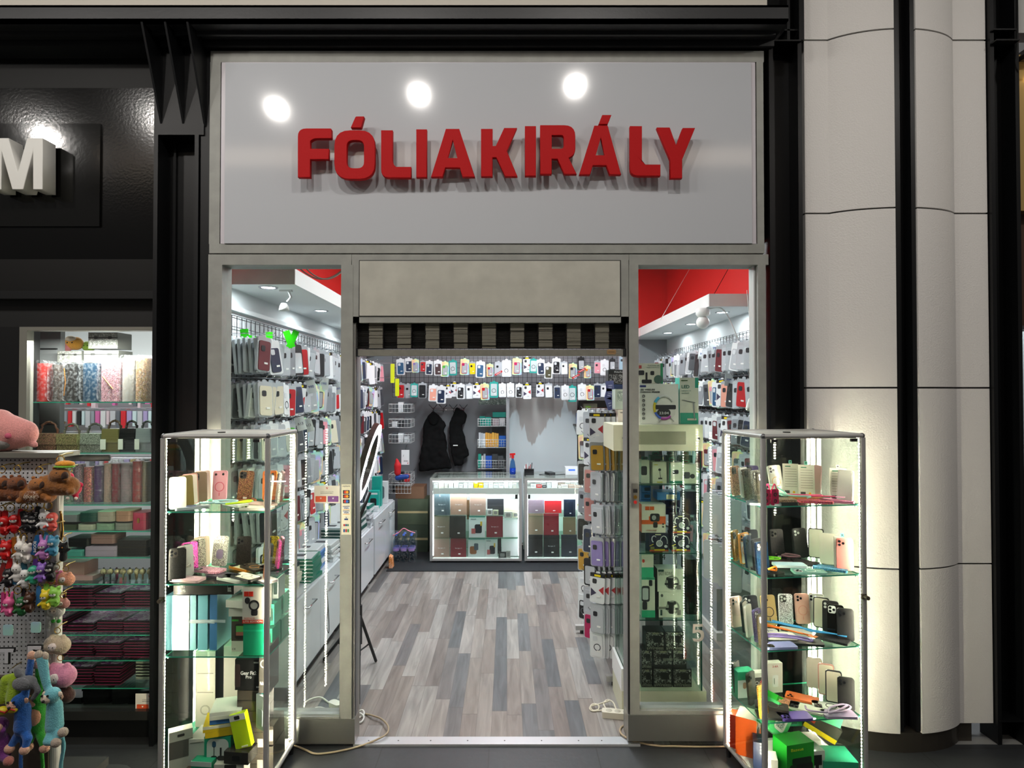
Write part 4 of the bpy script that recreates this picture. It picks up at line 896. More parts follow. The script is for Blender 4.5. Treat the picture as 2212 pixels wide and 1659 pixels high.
ch = [(4, 1125, 'red charm keyring cut by the picture edge below the capybaras', '#c01818', '#c01414', 'round', None), (22, 1122, 'red charm keyring with two red straps', '#c41a20', '#b51218', 'round', None), (52, 1120, 'black and red charm keyring beside the black football strap', '#1a1a1c', '#c01818', 'bear', None), (62, 1122, 'small black cat charm keyring with red strap', '#17181c', '#111111', 'bear', None), (88, 1115, 'football charm keyring with black strap', '#e6e6e6', '#111214', 'round', 'Football'), (103, 1118, 'red and white trainer shoe charm keyring', '#d8564c', '#d8d8d8', 'round', None),
      (5, 1180, 'red bear charm keyring at the picture edge', '#d01c1c', '#9c6a6e', 'bear', 'NOOT'), (38, 1180, 'white sheep charm keyring with orange strap', '#ece8e0', '#b8722c', 'rabbit', None), (52, 1186, 'striped charm keyring with brown strap', '#d9d3ca', '#a8672a', 'bear', None), (86, 1178, 'lilac rabbit charm keyring with blue strap reading BOOM!', '#c583c4', '#1f5f96', 'rabbit', 'BOOM!'), (108, 1170, 'blue and teal bird charm keyring by the post', '#3f86a8', '#3f86a8', 'bear', None),
      (12, 1238, 'black and orange penguin charm keyring', '#1c1a1c', '#8a2a2a', 'bear', None), (28, 1228, 'white and red charm keyring behind the penguin', '#e8e4de', '#c22222', 'rabbit', None), (46, 1240, 'white dog charm keyring in a blue jacket', '#e8e6e2', '#2a5c7c', 'bear', None), (64, 1232, 'mint green dinosaur charm keyring', '#3fae8c', '#2f5c6c', 'round', None), (84, 1228, 'charm keyring with a bright purple strap', '#8a62b8', '#6c3a9c', 'bear', None), (102, 1226, 'black cat charm keyring by the silver post', '#151518', '#1a1a1e', 'bear', None),
      (14, 1300, 'pink long-eared charm keyring', '#e8679c', '#c83c7c', 'rabbit', None), (38, 1300, 'green and yellow charm keyring beside the brown monkey', '#2a6a3a', '#2a7a2c', 'round', None), (58, 1292, 'brown monkey charm keyring in a green cap', '#4a2c1c', '#1c1c1c', 'bear', None), (92, 1286, 'yellow chick charm keyring', '#e8cc2c', '#3a78b0', 'bear', None), (110, 1280, 'pale frog charm keyring with a green rim', '#8cc84c', '#8cc84c', 'bear', None)]
for c_ in ch: charm(*c_)
# black chain lanyards & cat at the stand's side
SX = px_post[1] + .02
t = hang(128, 1140, GY + .02, 'chain_lanyard', 'black and gold chain lanyard hanging at the side of the silver post', 'keyring')
for k, c_ in enumerate(('#1a1a1c', '#c9a04a')): MB().tube(smoothpath([(.0 + k * .006, 0, .07), (-.008 + k * .012, 0, 0), (.004 + k * .006, 0, -.05), (.012 + k * .004, 0, -.01), (.008, 0, .06)]), .0028, 6).build('chain', mat(c_, .3, .6), t)
t = hang(137, 1182, GY, 'plush_keyring', 'black velvety cat plush keyring hanging beside the silver post'); me = blob([((0, 0, 0), (0, 0, -.001), .019, .019), ((-.012, 0, .014), (-.014, 0, .022), .006, .003), ((.012, 0, .014), (.014, 0, .022), .006, .003), ((0, 0, -.02), (0, 0, -.045), .012, .015), ((-.01, 0, -.016), (-.028, 0, -.012), .007, .005), ((.01, 0, -.016), (.026, 0, -.008), .007, .005)], vox=.0028, smooth=2); me.materials.append(fur('#0e0e10')); link('body', me, t)
for s in (-.007, .007): MB().ball((s, -.018, .002), .0028).build('eye', mat('#c98a3a'), t)
ring_clip(t, .034)
def fluff(px, py, lbl, col, face='#f3e4dc', col2=None, r=.026, legs=None):
    t = hang(px, py, GY, 'fluffy_keyring', lbl); me = blob([((-r * .4, 0, 0), (r * .4, 0, -.004), r, r * .95), ((-r * .6, 0, r * .7), (-r * .6, 0, r * .8), r * .35, r * .3), ((r * .6, 0, r * .7), (r * .6, 0, r * .8), r * .35, r * .3)], vox=.0035, smooth=2); me.materials.append(fur(col)); link('body', me, t)
    MB().ball((0, -r * .75, 0), r * .55, sc=(1.1, .5, .8)).build('face', fur(face), t)
    for s in (-.007, .007): MB().ball((s, -r * 1.03, .002), .002, seg=8, ring=5).build('eye', BLACK, t)
    if legs:
        for s in (-.01, .01): MB().cyl((s, 0, -r * .8), (s, 0, -r * 1.7), .003).build('leg', mat('#e8e4de'), t); MB().ball((s, -.002, -r * 1.8), .007).build('foot', mat(legs, .6), t)
    ring_clip(t, r * 1.5); t.scale = (1.12,) * 3; return t
fluff(122, 1248, 'bright pink fluffy keyring with a face, left of the peach one', '#e07a9c'); fluff(142, 1250, 'peach fluffy keyring beside the bright pink one', '#e8a07e', r=.024)
fluff(122, 1318, 'white fluffy keyring with thin legs and green feet', '#d8d4ce', legs='#2ca02c', r=.022); fluff(136, 1302, 'dusky pink fluffy keyring behind the white one', '#c98a84', r=.018)
fluff(124, 1392, 'beige rabbit fluffy keyring with brown ears', '#c8b498', r=.034)
t = fluff(130, 1458, 'pink monkey fluffy keyring with a brown-rimmed face', '#d98aa8', r=.042); 
t = fluff(139, 1500, 'brown-headed fluffy keyring with a peach face below the pink one', '#4a2a20', face='#e8b89a', r=.028)
# letters in film
for px, ch_ in ((20, 'T'), (80, 'E')):
    t = hang(px, 1395 - (px > 50) * 6, GY - .05, 'letter_keyring', f'silver glitter letter {ch_} keyring in crinkled film on a holographic card')
    MB().rbox(.085, .155, -.006, .006, .01, cz=.01).build('plastic_bag', mat('#ffffff', .1, kind='film'), t)
    MB().rbox(.034, .036, -.008, -.006, .006, cz=.055).build('card', mat('#cfd8e0', .25, kind='holo'), t)
    o = link('letter', text_mesh(ch_, mat('#e6e6ea', .3, .2), extrude=.08, bold=.04), t, (0, -.012, -.03), (math.pi / 2, 0, 0)); o.scale = (.046, .048, .04)
    o = link('letter_edge', text_mesh(ch_, mat('#111111', .4), extrude=.08, bold=.07), t, (0, -.009, -.03), (math.pi / 2, 0, 0)); o.scale = (.053, .055, .04); t.scale = (1.2, 1, 1.2)
# long-armed plush monkeys hanging in a bunch
def monkey(px, py, lbl, col, face, arm_to, legs, tail, foot='#d8a890', head=(0, -.01, .02), Y=GY - .09, r=.03, fs=1):
    """px,py: middle of the body; arm_to: local points of hands; legs: local feet"""
    t = hang(px, py, Y, 'plush_monkey', lbl, 'soft toy')
    H = Vector(head) + Vector((0, 0, .085)); C_ = Vector((0, 0, 0))
    caps = [((0, 0, .035), (0, 0, -.04), r * .95, r * 1.1), (H, H, r, r), ((0, 0, .04), H, r * .5, r * .6)]
    for a in arm_to:
        p = smoothpath([(0, 0, .04), (a[0] * .6, 0, .04 + (a[2] - .04) * .45), a], 4)
        for i in range(len(p) - 1): caps.append((p[i], p[i + 1], .0125, .0125))
    for kx, f_ in legs: caps += [((0, 0, -.045), kx, .018, .017), (kx, f_, .016, .013)]
    p = smoothpath(tail, 4)
    for i in range(len(p) - 1): caps.append((p[i], p[i + 1], .008, .008))
    me = blob(caps, vox=.005, smooth=3); me.materials.append(fur(col)); link('body', me, t)
    MB().ball(H + Vector((-.01, -r * .72, -.006)), r * .62, sc=(1.1, .6, .9)).build('face', fur(face), t)
    MB().ball(H + Vector((-.012, -r * 1.12, -.01)), .006).build('nose', mat('#1a1210', .3), t)
    for s in (-.02, .002): MB().ball(H + Vector((s, -r * 1.02, .010)), .0045).build('eye', mat('#0c0c0c', .2), t)
    for s in (-1, 1): MB().ball(H + Vector((s * r * 1.0, -.002, .004)), .011, sc=(.9, .5, 1)).build('ear', fur(face), t)
    for a in arm_to: MB().ball(a, .016, sc=(1, .8, 1.2)).build('hand', fur(foot), t)
    for kx, f_ in legs: MB().ball(f_, .018, sc=(1.1, .9, 1)).build('foot', fur(foot), t)
    return t
def L_(dx, dy): return dx / 539., -dy / 539.
monkey(118, 1545, 'light blue long-armed plush monkey hanging in front with grey feet', '#6fb8c4', '#ecd9c4', [(-.065, .0, .235), (-.05, .01, .225)], [((.03, -.02, -.07), (.055, -.03, -.05)), ((-.005, -.03, -.085), (.035, -.04, -.085))], [(.01, .01, -.05), (.03, .01, -.12), (.02, .01, -.2), (.025, .01, -.26)], foot='#b8a898', head=(.0, -.012, .0), Y=GY - .12)
monkey(50, 1548, 'royal blue plush monkey hanging upside behind the grey elephant', '#1c5cae', '#e8b49a', [(.03, .0, .24), (.015, .02, .22)], [((.035, -.02, -.075), (.03, -.03, -.115)), ((-.03, 0, -.09), (-.045, -.01, -.12))], [(0, .01, -.07), (-.015, .01, -.15), (-.01, .01, -.28)], head=(-.01, -.01, -.02), Y=GY - .1)
monkey(82, 1545, 'green plush monkey with a peach tummy between the blue ones', '#2c9a28', '#e0a888', [(-.0, .0, .2), (.012, .02, .19)], [((.03, -.02, -.08), (.05, -.03, -.115)), ((-.03, 0, -.09), (-.03, -.01, -.12))], [(.01, .01, -.07), (.01, .01, -.15), (.02, .01, -.27)], foot='#e0a890', head=(0, .0, -.02), Y=GY - .06)
tt = bpy.data.objects['plush_monkey.002']; MB().ball((0, -.012, .0), .03, sc=(.85, .8, 1.6)).build('tummy', fur('#dba283'), tt)
t = hang(25, 1480, GY - .1, 'plush_toy', 'lime green plush body with striped yellow shoes hanging beside the elephant', 'soft toy')
me = blob([((-.02, 0, .02), (-.035, 0, -.05), .022, .024), ((.015, 0, .02), (.012, -.01, -.06), .022, .024), ((-.01, 0, .03), (.012, 0, .035), .015, .015)], vox=.005); me.materials.append(fur('#9ab824')); link('body', me, t)
for p_ in ((-.018, -.02, -.09), (.026, -.025, -.08)): MB().ball(p_, .02, sc=(1.2, .9, .8)).build('shoe', mat('#d8c828', .5), t); MB().tube([(p_[0] - .02, p_[1] - .015, p_[2] - .01), (p_[0], p_[1] - .019, p_[2] + .008), (p_[0] + .02, p_[1] - .015, p_[2])], .003, 6).build('stripe', mat('#b02020'), t)
ring_clip(t, .055, '#c8c8c8')
t = hang(58, 1475, GY - .14, 'plush_toy', 'grey plush elephant with big ears hanging above the blue monkey', 'soft toy')
me = blob([((0, 0, 0), (.01, 0, 0), .028, .026), ((.03, 0, -.005), (.045, 0, -.03), .012, .011), ((.045, 0, -.03), (.025, 0, -.06), .011, .01), ((-.035, .01, .03), (-.045, .01, .045), .018, .014)], vox=.005); me.materials.append(fur('#6c6e72')); link('body', me, t)
MB().ball((-.008, -.02, .004), .03, sc=(1.15, .35, .85)).build('ear', fur('#7a7c80'), t)
t = hang(4, 1600, GY - .1, 'plush_toy', 'purple and brown plush monkey cut by the picture edge at the bottom', 'soft toy'); me = blob([((0, 0, 0), (0, 0, -.05), .03, .034), ((-.01, 0, .06), (-.01, 0, .06), .032, .032), ((0, -.01, -.05), (.05, -.03, -.06), .017, .014), ((.0, -.01, .0), (.02, -.02, .05), .013, .012)], vox=.005); me.materials.append(fur('#6a2a72')); link('body', me, t)
MB().ball((.0, -.025, .06), .02).build('face', fur('#d8a48a'), t); MB().ball((.055, -.035, -.06), .018).build('foot', fur('#b06a62'), t)
# ================================================================ LIT DISPLAY SHOWCASES
PC = {}
def case_mesh(col, kind, w_=.074, h_=.152, th=.011):
    k = (col, kind, w_, h_)
    if k not in PC:
        m = mat(col, .3, kind='glitter') if kind == 'glitter' else mat(col, .12, coat=.5) if kind == 'clear' else mat(col, .4, coat=.25)
        b = MB(); b.rbox(w_, h_, -th / 2, th / 2, .012, 0, cz=h_ / 2); PC[k] = b.mesh('phone_case', m)
    return PC[k]
PM = {}
def pm(k, f):
    if k not in PM: PM[k] = f()
    return PM[k]
def phone_case(label, M, col, kind='plain', cam='m3', ring=None, insert=None, group=None, extra=None):
    """M: matrix of the case's bottom middle (x across, z up, -y the shown back)"""
    o = link('phone_case', case_mesh(col, kind)); o.matrix_world = M; tag(o, label, 'phone case', group)
    y = -.0055
    if cam:
        cc = {'plain': col, 'glitter': '#2a2622', 'clear': '#e8ecec'}[kind] if cam != 'dark' else '#1c1c1e'
        if cam == 'bar': link('camera_module', pm(('bar', col), lambda: MB().rbox(.064, .026, y - .0022, y, .012, cx=0, cz=.132).mesh('camera_module', mat(col, .35, coat=.4))), o)
        else: link('camera_module', pm(('cm', cc), lambda: MB().rbox(.034, .036, y - .0022, y, .009, cx=-.016, cz=.128).mesh('camera_module', mat(cc, .3, coat=.4))), o)
        q = bpy.data.objects[-1] if False else o.children[-1]
        sp = [(-.024, .136), (-.024, .120), (-.008, .128)] if cam != 'bar' else [(-.02, .132), (.018, .132)]
        for i, (a, c_) in enumerate(sp):
            link('lens', pm(('ln', i, cam == 'bar', cam == 'white'), lambda: MB().rbox(.0125, .0125, y - .0035, y - .002, .006, cx=a, cz=c_).mesh('lens', mat('#e4e4e2' if cam == 'white' else '#131418', .15, coat=.8))), q)
    if ring: link('magnet_ring', pm(('rg', ring), lambda: MB().ring(0, .068, .025, .0215, y - .001, y).mesh('magnet_ring', mat(ring, .4))), o); link('magnet_mark', pm(('mk', ring), lambda: MB().rbox(.004, .018, y - .001, y, .002, cz=.03).mesh('magnet_mark', mat(ring, .4))), o)
    if insert: link('foam_insert', pm(('in', insert), lambda: MB().rbox(.064, .142, y - .0008, y, .009, cz=.076).mesh('foam_insert', mat(insert, .6))), o)
    if extra == 'sticker': link('price_sticker', pm('st', lambda: MB().rbox(.02, .010, y - .001, y, .002, cx=.005, cz=.012).mesh('price_sticker', WHITE)), o)
    if extra == 'emblem': link('emblem', pm('em', lambda: MB().rbox(.034, .05, y - .002, y, .015, cz=.06).mesh('emblem', mat('#c9b3d8', .2, .4, coat=.5))), o)
    if extra == 'bow': link('pearl_trim', pm('bw', lambda: MB().tube([(.0, y - .003, .05), (.02, y - .004, .06), (.02, y - .004, .045), (0, y - .003, .05), (-.02, y - .004, .06), (-.02, y - .004, .045), (0, y - .003, .05)], .0025, 6).mesh('pearl_trim', mat('#efe7dc', .3))), o)
    return o
def showcase(name_lbl, origin, ang, W, Dp, H, shelves, lockside, legs=.05):
    t = thing('display_showcase', name_lbl, 'showcase', (*origin, 0), (0, 0, ang))
    pr_ = .02
    for x in (0, W):
        for y in (0, Dp):
            fx = pr_ if x == 0 else -pr_; fy = pr_ if y == 0 else -pr_
            b = MB(); b.prism([(p[0] + x + fx / 2 * 1.0, p[1] + y + fy / 2) for p in rrect(.024, .024, .009)], legs, H - .02, axis='z'); b.build('corner_post', ALU, t)
            MB().cyl((x + fx, y + fy, 0), (x + fx, y + fy, legs), .012, 10).build('foot', BLACK, t)
    def rail(p, q, z, nm):
        d = Vector(q) - Vector(p); L_ = d.length; b = MB(); pts = rrect(.026, .022, .0105, 0, 0, 5)
        if abs(d.x) > abs(d.y): b.prism([(a + p[1], c_ + z) for a, c_ in pts], min(p[0], q[0]), max(p[0], q[0]), axis='x', smooth=True)
        else: b.prism([(a + p[0], c_ + z) for a, c_ in pts], min(p[1], q[1]), max(p[1], q[1]), axis='y', smooth=True)
        b.build(nm, ALU, t)
    i_ = .012
    for z, nm in ((H - .011, 'top_rail'), (legs + .011, 'bottom_rail')):
        rail((i_, i_), (W - i_, i_), z, nm); rail((i_, Dp - i_), (W - i_, Dp - i_), z, nm); rail((i_, i_), (i_, Dp - i_), z, nm); rail((W - i_, i_), (W - i_, Dp - i_), z, nm)
        for x in (i_, W - i_):
            for y in (i_, Dp - i_): MB().ball((x, y, z), .0135, seg=12, ring=8).build('corner_cap', ALU_D, t)
    MB().box((.02, .02, H - .016), (W - .02, Dp - .02, H - .004)).build('top_panel', mat('#cfccc2', .35), t)
    MB().cyl((W * .42, Dp * .4, H - .004), (W * .42, Dp * .4, H + .001), .018, 16).build('cable_grommet', mat('#3c3b38'), t)
    MB().box((.02, .02, legs + .004), (W - .02, Dp - .02, legs + .018)).build('floor_panel', mat('#d8d6ce', .4), t)
    for a, b_ in (((.004, .02, 0), (.008, Dp - .02, 0)), ((W - .008, .02, 0), (W - .004, Dp - .02, 0)), ((.02, Dp - .008, 0), (W - .02, Dp - .004, 0))):
        MB().box((a[0], a[1], legs + .02), (b_[0], b_[1], H - .02)).build('glass_panel', GLASS, t)
    dr = MB().box((.024, .003, legs + .026), (W - .024, .007, H - .026)).build('glass_door', GLASS, t)
    for x in ((.045, .075), (W - .075, W - .045)): MB().box((x[0], -.001, H - .038), (x[1], .010, H - .024)).build('hinge', mat('#3a3a3c', .4, .6), dr)
    lx = .016 if lockside == 'l' else W - .016
    MB().cyl((lx, -.03, .93), (lx, .004, .93), .0095, 14).build('lock', mat('#8a7f70', .3, .9), dr); MB().box((lx - .012, -.004, .918), (lx + .012, .006, .942)).build('lock_plate', mat('#8a7f70', .3, .9), dr)
    for x in (.022, W - .022):
        for y in (.024, Dp - .024):
            sx = 1 if x < W / 2 else -1; sy = 1 if y < Dp / 2 else -1
            a = (.012 if sx > 0 else W - .012); solid = sy < 0 and (sx > 0) == (lockside == 'l')
            bb = MB().box((a - .004, .0265, legs + .03), (a + .004, .0295, H - .03)) if sy > 0 else MB().box((x - .005 + .003 * sx, y - .005, legs + .03), (x + .005 + .003 * sx, y + .005, H - .03))
            bb.build('led_strip', mat('#fff1d6', emit=LED * (.5 if solid else 1.4 if sy > 0 else 1), kind=None if solid else 'led'), t)
    for z in shelves:
        glass_shelf(.012, W - .012, z, .03, Dp - .01, parent=t, name='shelf')
        for x in (.02, W - .02): MB().cyl((x, .05, z - .016), (x, .05, z - .006), .005, 8).build('shelf_support', CHROME, t)
    return t
LED = 195
LW_, LD, LH = .51, .40, 1.66 + .04
LO = (-1.622, 2.927); LZ = [1.333, .992, .654]
showcase('glass display showcase with silver rails beside the plush stand, lit from inside', LO, 0, LW_, LD, LH, LZ, 'l')
RO = (1.185, 2.905); RA = math.radians(7.5); RZ = [1.36, 1.027, .686, .353]
showcase('glass display showcase with silver rails beside the white column, lit from inside', RO, RA, .525, LD, 1.70, RZ, 'r')
def cabM(O, ang, x, y, z, yaw=0, tilt=0, roll=0, flat=False):
    M = Matrix.Translation((*O, 0)) @ Matrix.Rotation(ang, 4, 'Z') @ Matrix.Translation((x, y, z)) @ Matrix.Rotation(yaw, 4, 'Z')
    if flat: return M @ Matrix.Rotation(-math.pi / 2, 4, 'X') @ Matrix.Translation((0, -.006, -.076))
    return M @ Matrix.Rotation(roll, 4, 'Y') @ Matrix.Rotation(-tilt, 4, 'X') @ Matrix.Translation((0, 0, .004))
WH = {'L': 'plush-stand', 'R': 'white-column'}
SHN = ['top', 'second', 'third', 'fourth', 'bottom']
CN = {}
def put_cases(which, sh, W, z, left=(), back=(), right=(), flat=()):
    O, ang = (LO, 0) if which == 'L' else (RO, RA)
    def lab(nm, where): 
        s = f'{nm} {where}, {SHN[sh]} shelf, {WH[which]} showcase'; return s
    for grp, nm_ in ((left, 'left'), (back, 'back'), (right, 'right'), (flat, 'flat')):
        n = len(grp); seen = {}
        for i, it in enumerate(grp):
            nm, col, kind, cam, ring, ins, ex = (list(it) + [None] * 7)[:7]
            cnt = sum(1 for q in grp if q[0] == nm); k = seen.get(nm, 0); seen[nm] = k + 1
            pre = (ORD[k] + ' ') if cnt > 1 else ''
            if nm_ == 'left':
                y = .075 + (LD - .15) * i / max(1, n - 1) if n > 1 else .2
                M = cabM(O, ang, .045 + .012 * (i % 2), y, z, yaw=math.radians(it[7] if len(it) > 7 else 58), tilt=.10); wh = 'along the left glass'
            elif nm_ == 'right':
                y = .085 + (LD - .17) * i / max(1, n - 1) if n > 1 else .2
                M = cabM(O, ang, W - .05 - .012 * (i % 2), y, z, yaw=math.radians(it[7] if len(it) > 7 else -62), tilt=.10); wh = 'along the right glass'
            elif nm_ == 'back':
                x = .13 + (W - .25) * i / max(1, n - 1) if n > 1 else W / 2
                M = cabM(O, ang, x, LD - .075 - .006 * (i % 2), z, yaw=R.uniform(-.08, .08), tilt=-.0 + .17, roll=R.uniform(-.06, .06)); wh = 'leaning at the back'
            else:
                pos = it[8] if len(it) > 8 else None
                x, y, yw, dz = pos if pos else (.12 + (W - .24) * i / max(1, n - 1), .13, .3, 0)
                M = cabM(O, ang, x, y, z + dz, yaw=yw, flat=True); wh = 'lying flat'
            phone_case(lab(pre + nm + ' phone case', wh), M, col, kind or 'plain', cam, ring, ins, extra=ex)
def FL(nm, col, kind, cam, ring, ins, ex, x, y, yw, dz=0): return (nm, col, kind, cam, ring, ins, ex, None, (x, y, yw, dz))
# left showcase
put_cases('L', 0, LW_, LZ[0],
    left=[('cream lined', '#e9e3d2', 'plain', None, None, '#f4efdf', None, 30), ('olive gold', '#7c6a26', 'plain', 'dark', None, None, None, 62), ('rose edged', '#d89a90', 'plain', None, None, '#f4e4dc', None, 50), ('brown', '#7d6248', 'plain', 'dark', None, None, None, 40), ('pale pink', '#efc6c0', 'plain', None, None, '#f5d8d2', None, 42)],
    back=[('pink ringed', '#f3a6b6', 'plain', 'bar', '#e0566e'), ('copper glitter', '#8a6044', 'glitter', 'm3', None, None, 'sticker'), ('orange', '#ee7d1e', 'plain', 'bar', '#f6a850')],
    right=[('peach bagged', '#e8b79c', 'plain', None, None, '#f0cdb8'), ('clear pale', '#d7dad6', 'clear', 'dark', '#222222'), ('white glitter', '#e9e2dc', 'glitter', 'dark'), ('pink marbled', '#e8b4b4', 'plain', 'm3')],
    flat=[FL('clear', '#ccd3dc', 'clear', 'white', '#5566aa', None, None, .10, .11, -1.1), FL('white lined', '#ece8df', 'plain', None, None, '#f6f2e8', None, .27, .20, .9), FL('orange brown', '#b3643c', 'plain', 'm3', None, None, None, .25, .29, -.9), FL('pale rose', '#ecc4b4', 'plain', None, None, None, None, .40, .19, 1.2), FL('cream', '#efe6d6', 'plain', 'm3', None, None, None, .42, .09, 1.5)])
put_cases('L', 1, LW_, LZ[1],
    left=[('black speckled', '#151515', 'glitter', 'm3', None, None, None, 20), ('clear beaded', '#c9ccc9', 'clear', 'dark', None, None, 'bow', 55), ('magenta glitter', '#cf4aa0', 'glitter', 'm3', '#f0c0e0', None, None, 45), ('silver edged', '#c9c3b2', 'glitter', 'dark', None, None, None, 55), ('pale peach', '#f0cdb4', 'plain', None, None, '#f6dcc6', None, 48)],
    back=[('crystal covered', '#d9d4c8', 'glitter', None, None, None, 'emblem'), ('black glitter', '#26221e', 'glitter', 'm3'), ('yellow gold glitter', '#b39a2a', 'glitter', 'm3')],
    right=[('orange', '#e8771e', 'plain', 'm3', None, None, None), ('black sparkle', '#2c2c2c', 'glitter', 'm3'), ('pink sparkle', '#d9549c', 'glitter', 'm3', None, None, 'sticker'), ('rose glitter', '#e5a0b6', 'glitter', 'white')],
    flat=[FL('pink glitter', '#e6a1b4', 'glitter', 'white', None, None, None, .14, .20, 1.3, .012), FL('clear pink', '#e9bfc4', 'clear', None, '#c9a0b4', None, None, .09, .09, 1.4), FL('black edged', '#2c2433', 'plain', 'm3', None, None, None, .23, .15, 1.25), FL('orange edged', '#ef9426', 'plain', 'dark', None, '#f0e6c8', None, .27, .29, 1.0), FL('bronze ringed', '#3b3024', 'plain', 'm3', '#c78a3c', None, None, .34, .25, .9, .012), FL('black stone set', '#1f1f20', 'glitter', 'white', '#c8c8c8', None, None, .42, .25, .8, .012), FL('white soft', '#e6e2da', 'plain', 'dark', None, None, None, .30, .10, 1.1), FL('black framed', '#151515', 'plain', 'm3', '#3a3a3a', '#e4e0cc', None, .37, .085, 1.0, .012), FL('transparent', '#d5d5d2', 'clear', 'm3', '#b8b8b4', None, None, .45, .09, .9)])
# right showcase
put_cases('R', 0, .525, RZ[0],
    left=[('dark sparkle', '#3a382f', 'glitter', 'white', None, None, None, 35), ('silver sparkle', '#8d8d80', 'glitter', 'white', None, None, None, 30), ('grey glitter', '#5b584e', 'glitter', 'dark', None, None, None, 35), ('white framed', '#e4e4de', 'clear', 'm3', None, None, None, 35), ('rose sparkle', '#b08a74', 'glitter', 'm3', None, None, None, 30)],
    back=[('purple ringed', '#4a3f6e', 'plain', 'dark', '#8a78c8'), ('clear framed', '#e2e0d4', 'clear', 'm3', '#d8b070'), ('gold glitter', '#c9a62c', 'glitter', 'm3')],
    right=[('white lined', '#ece8e0', 'plain', None, None, '#f4f0e8'), ('pale pink', '#f0c0c0', 'plain', 'm3')],
    flat=[FL('champagne glitter', '#b0967c', 'glitter', 'dark', None, None, None, .14, .10, 1.4, .012), FL('black edged', '#2a2a2c', 'plain', None, None, None, None, .14, .09, 1.35), FL('pink strap', '#e8566e', 'glitter', None, None, None, None, .33, .10, 1.3), FL('tortoiseshell', '#c87a28', 'plain', None, None, None, None, .34, .19, 1.2), FL('bright pink', '#f08ab0', 'plain', None, None, None, None, .44, .10, 1.1), FL('grey blue', '#9fb2b6', 'clear', None, None, None, None, .05, .08, 1.2)])
put_cases('R', 1, .525, RZ[1],
    left=[('navy glitter', '#1a3450', 'glitter', 'white', None, None, None, 15), ('black', '#1c1c20', 'plain', 'dark', None, None, None, 30), ('steel blue', '#2b3a55', 'plain', 'm3', None, None, None, 40), ('orange framed', '#f09a24', 'plain', 'm3', '#e07a1a', '#d8d0c0', None, 25), ('gold glitter', '#8a6a2c', 'glitter', 'm3', None, None, None, 40)],
    back=[('black carbon', '#23252b', 'plain', 'white', '#4a4c54'), ('black speckled', '#17171a', 'glitter', 'm3', None, None, 'sticker'), ('jet black', '#121214', 'plain', 'white')],
    right=[('salmon pink', '#e58a84', 'plain', 'm3', None, None, None, -28), ('cream lined', '#e8e4d4', 'plain', None, None, '#ece8d8', None, -35), ('black rimmed', '#1d1d1f', 'plain', None, None, '#dedbc9', None, -38)],
    flat=[FL('white blue banded', '#dfeef2', 'plain', None, None, '#b8dcec', None, .23, .16, 1.35, .012), FL('aqua', '#9fd8cc', 'clear', 'm3', '#d8f0ea', None, None, .28, .08, 1.3), FL('blue glitter', '#5a9fc8', 'glitter', None, None, None, None, .42, .12, .9), FL('dark glitter', '#3a3238', 'glitter', 'm3', None, None, None, .35, .24, .7), FL('plum glitter', '#4a3038', 'glitter', 'm3', None, None, None, .23, .28, 1.2), FL('speckled black', '#222222', 'glitter', None, None, None, None, .09, .12, .4)])
put_cases('R', 2, .525, RZ[2],
    left=[('black gold sparkle', '#3a3322', 'glitter', 'white', None, None, None, 35), ('violet sparkle', '#584a78', 'glitter', 'white', None, None, None, 35), ('clear bumper', '#d8d6cc', 'clear', None, None, None, None, 40), ('black rimmed', '#1a1a1a', 'plain', None, None, '#c8c4b8', None, 45), ('rose framed', '#e8c8b8', 'plain', 'm3', None, None, None, 15)],
    back=[('carbon black', '#2a2d33', 'plain', 'white', '#15161a'), ('gold framed', '#d8b878', 'plain', 'm3', '#1c1c1c'), ('silver glitter', '#cfcbd0', 'glitter', 'white'), ('blush pink', '#edb4a4', 'plain', 'm3', '#e49a88')],
    right=[('black', '#141416', 'plain', 'm3', None, None, None, -25), ('glossy black', '#1a1816', 'clear', 'm3', None, None, None, -30), ('black with clear back', '#1c1c1d', 'plain', 'white', None, None, None, -35), ('black lined', '#1d1c1c', 'plain', None, None, '#d8d2c0', None, -38), ('clear edged', '#dedcd2', 'clear', 'm3', None, None, None, -35)],
    flat=[FL('white card', '#e8e8e4', 'plain', None, '#5a6a9a', None, None, .13, .24, 1.4), FL('cream edged', '#efeadf', 'plain', None, None, '#f4f1e8', None, .17, .15, 1.4, .012), FL('lavender', '#9aa0d8', 'plain', 'dark', None, None, None, .12, .07, 1.5), FL('black lanyard', '#202024', 'plain', None, None, None, None, .27, .09, 1.3), FL('dark sparkling', '#3c3c40', 'glitter', 'm3', None, None, None, .42, .11, .7), FL('white', '#dcdcd6', 'plain', 'dark', None, None, None, .30, .22, 1.0)])
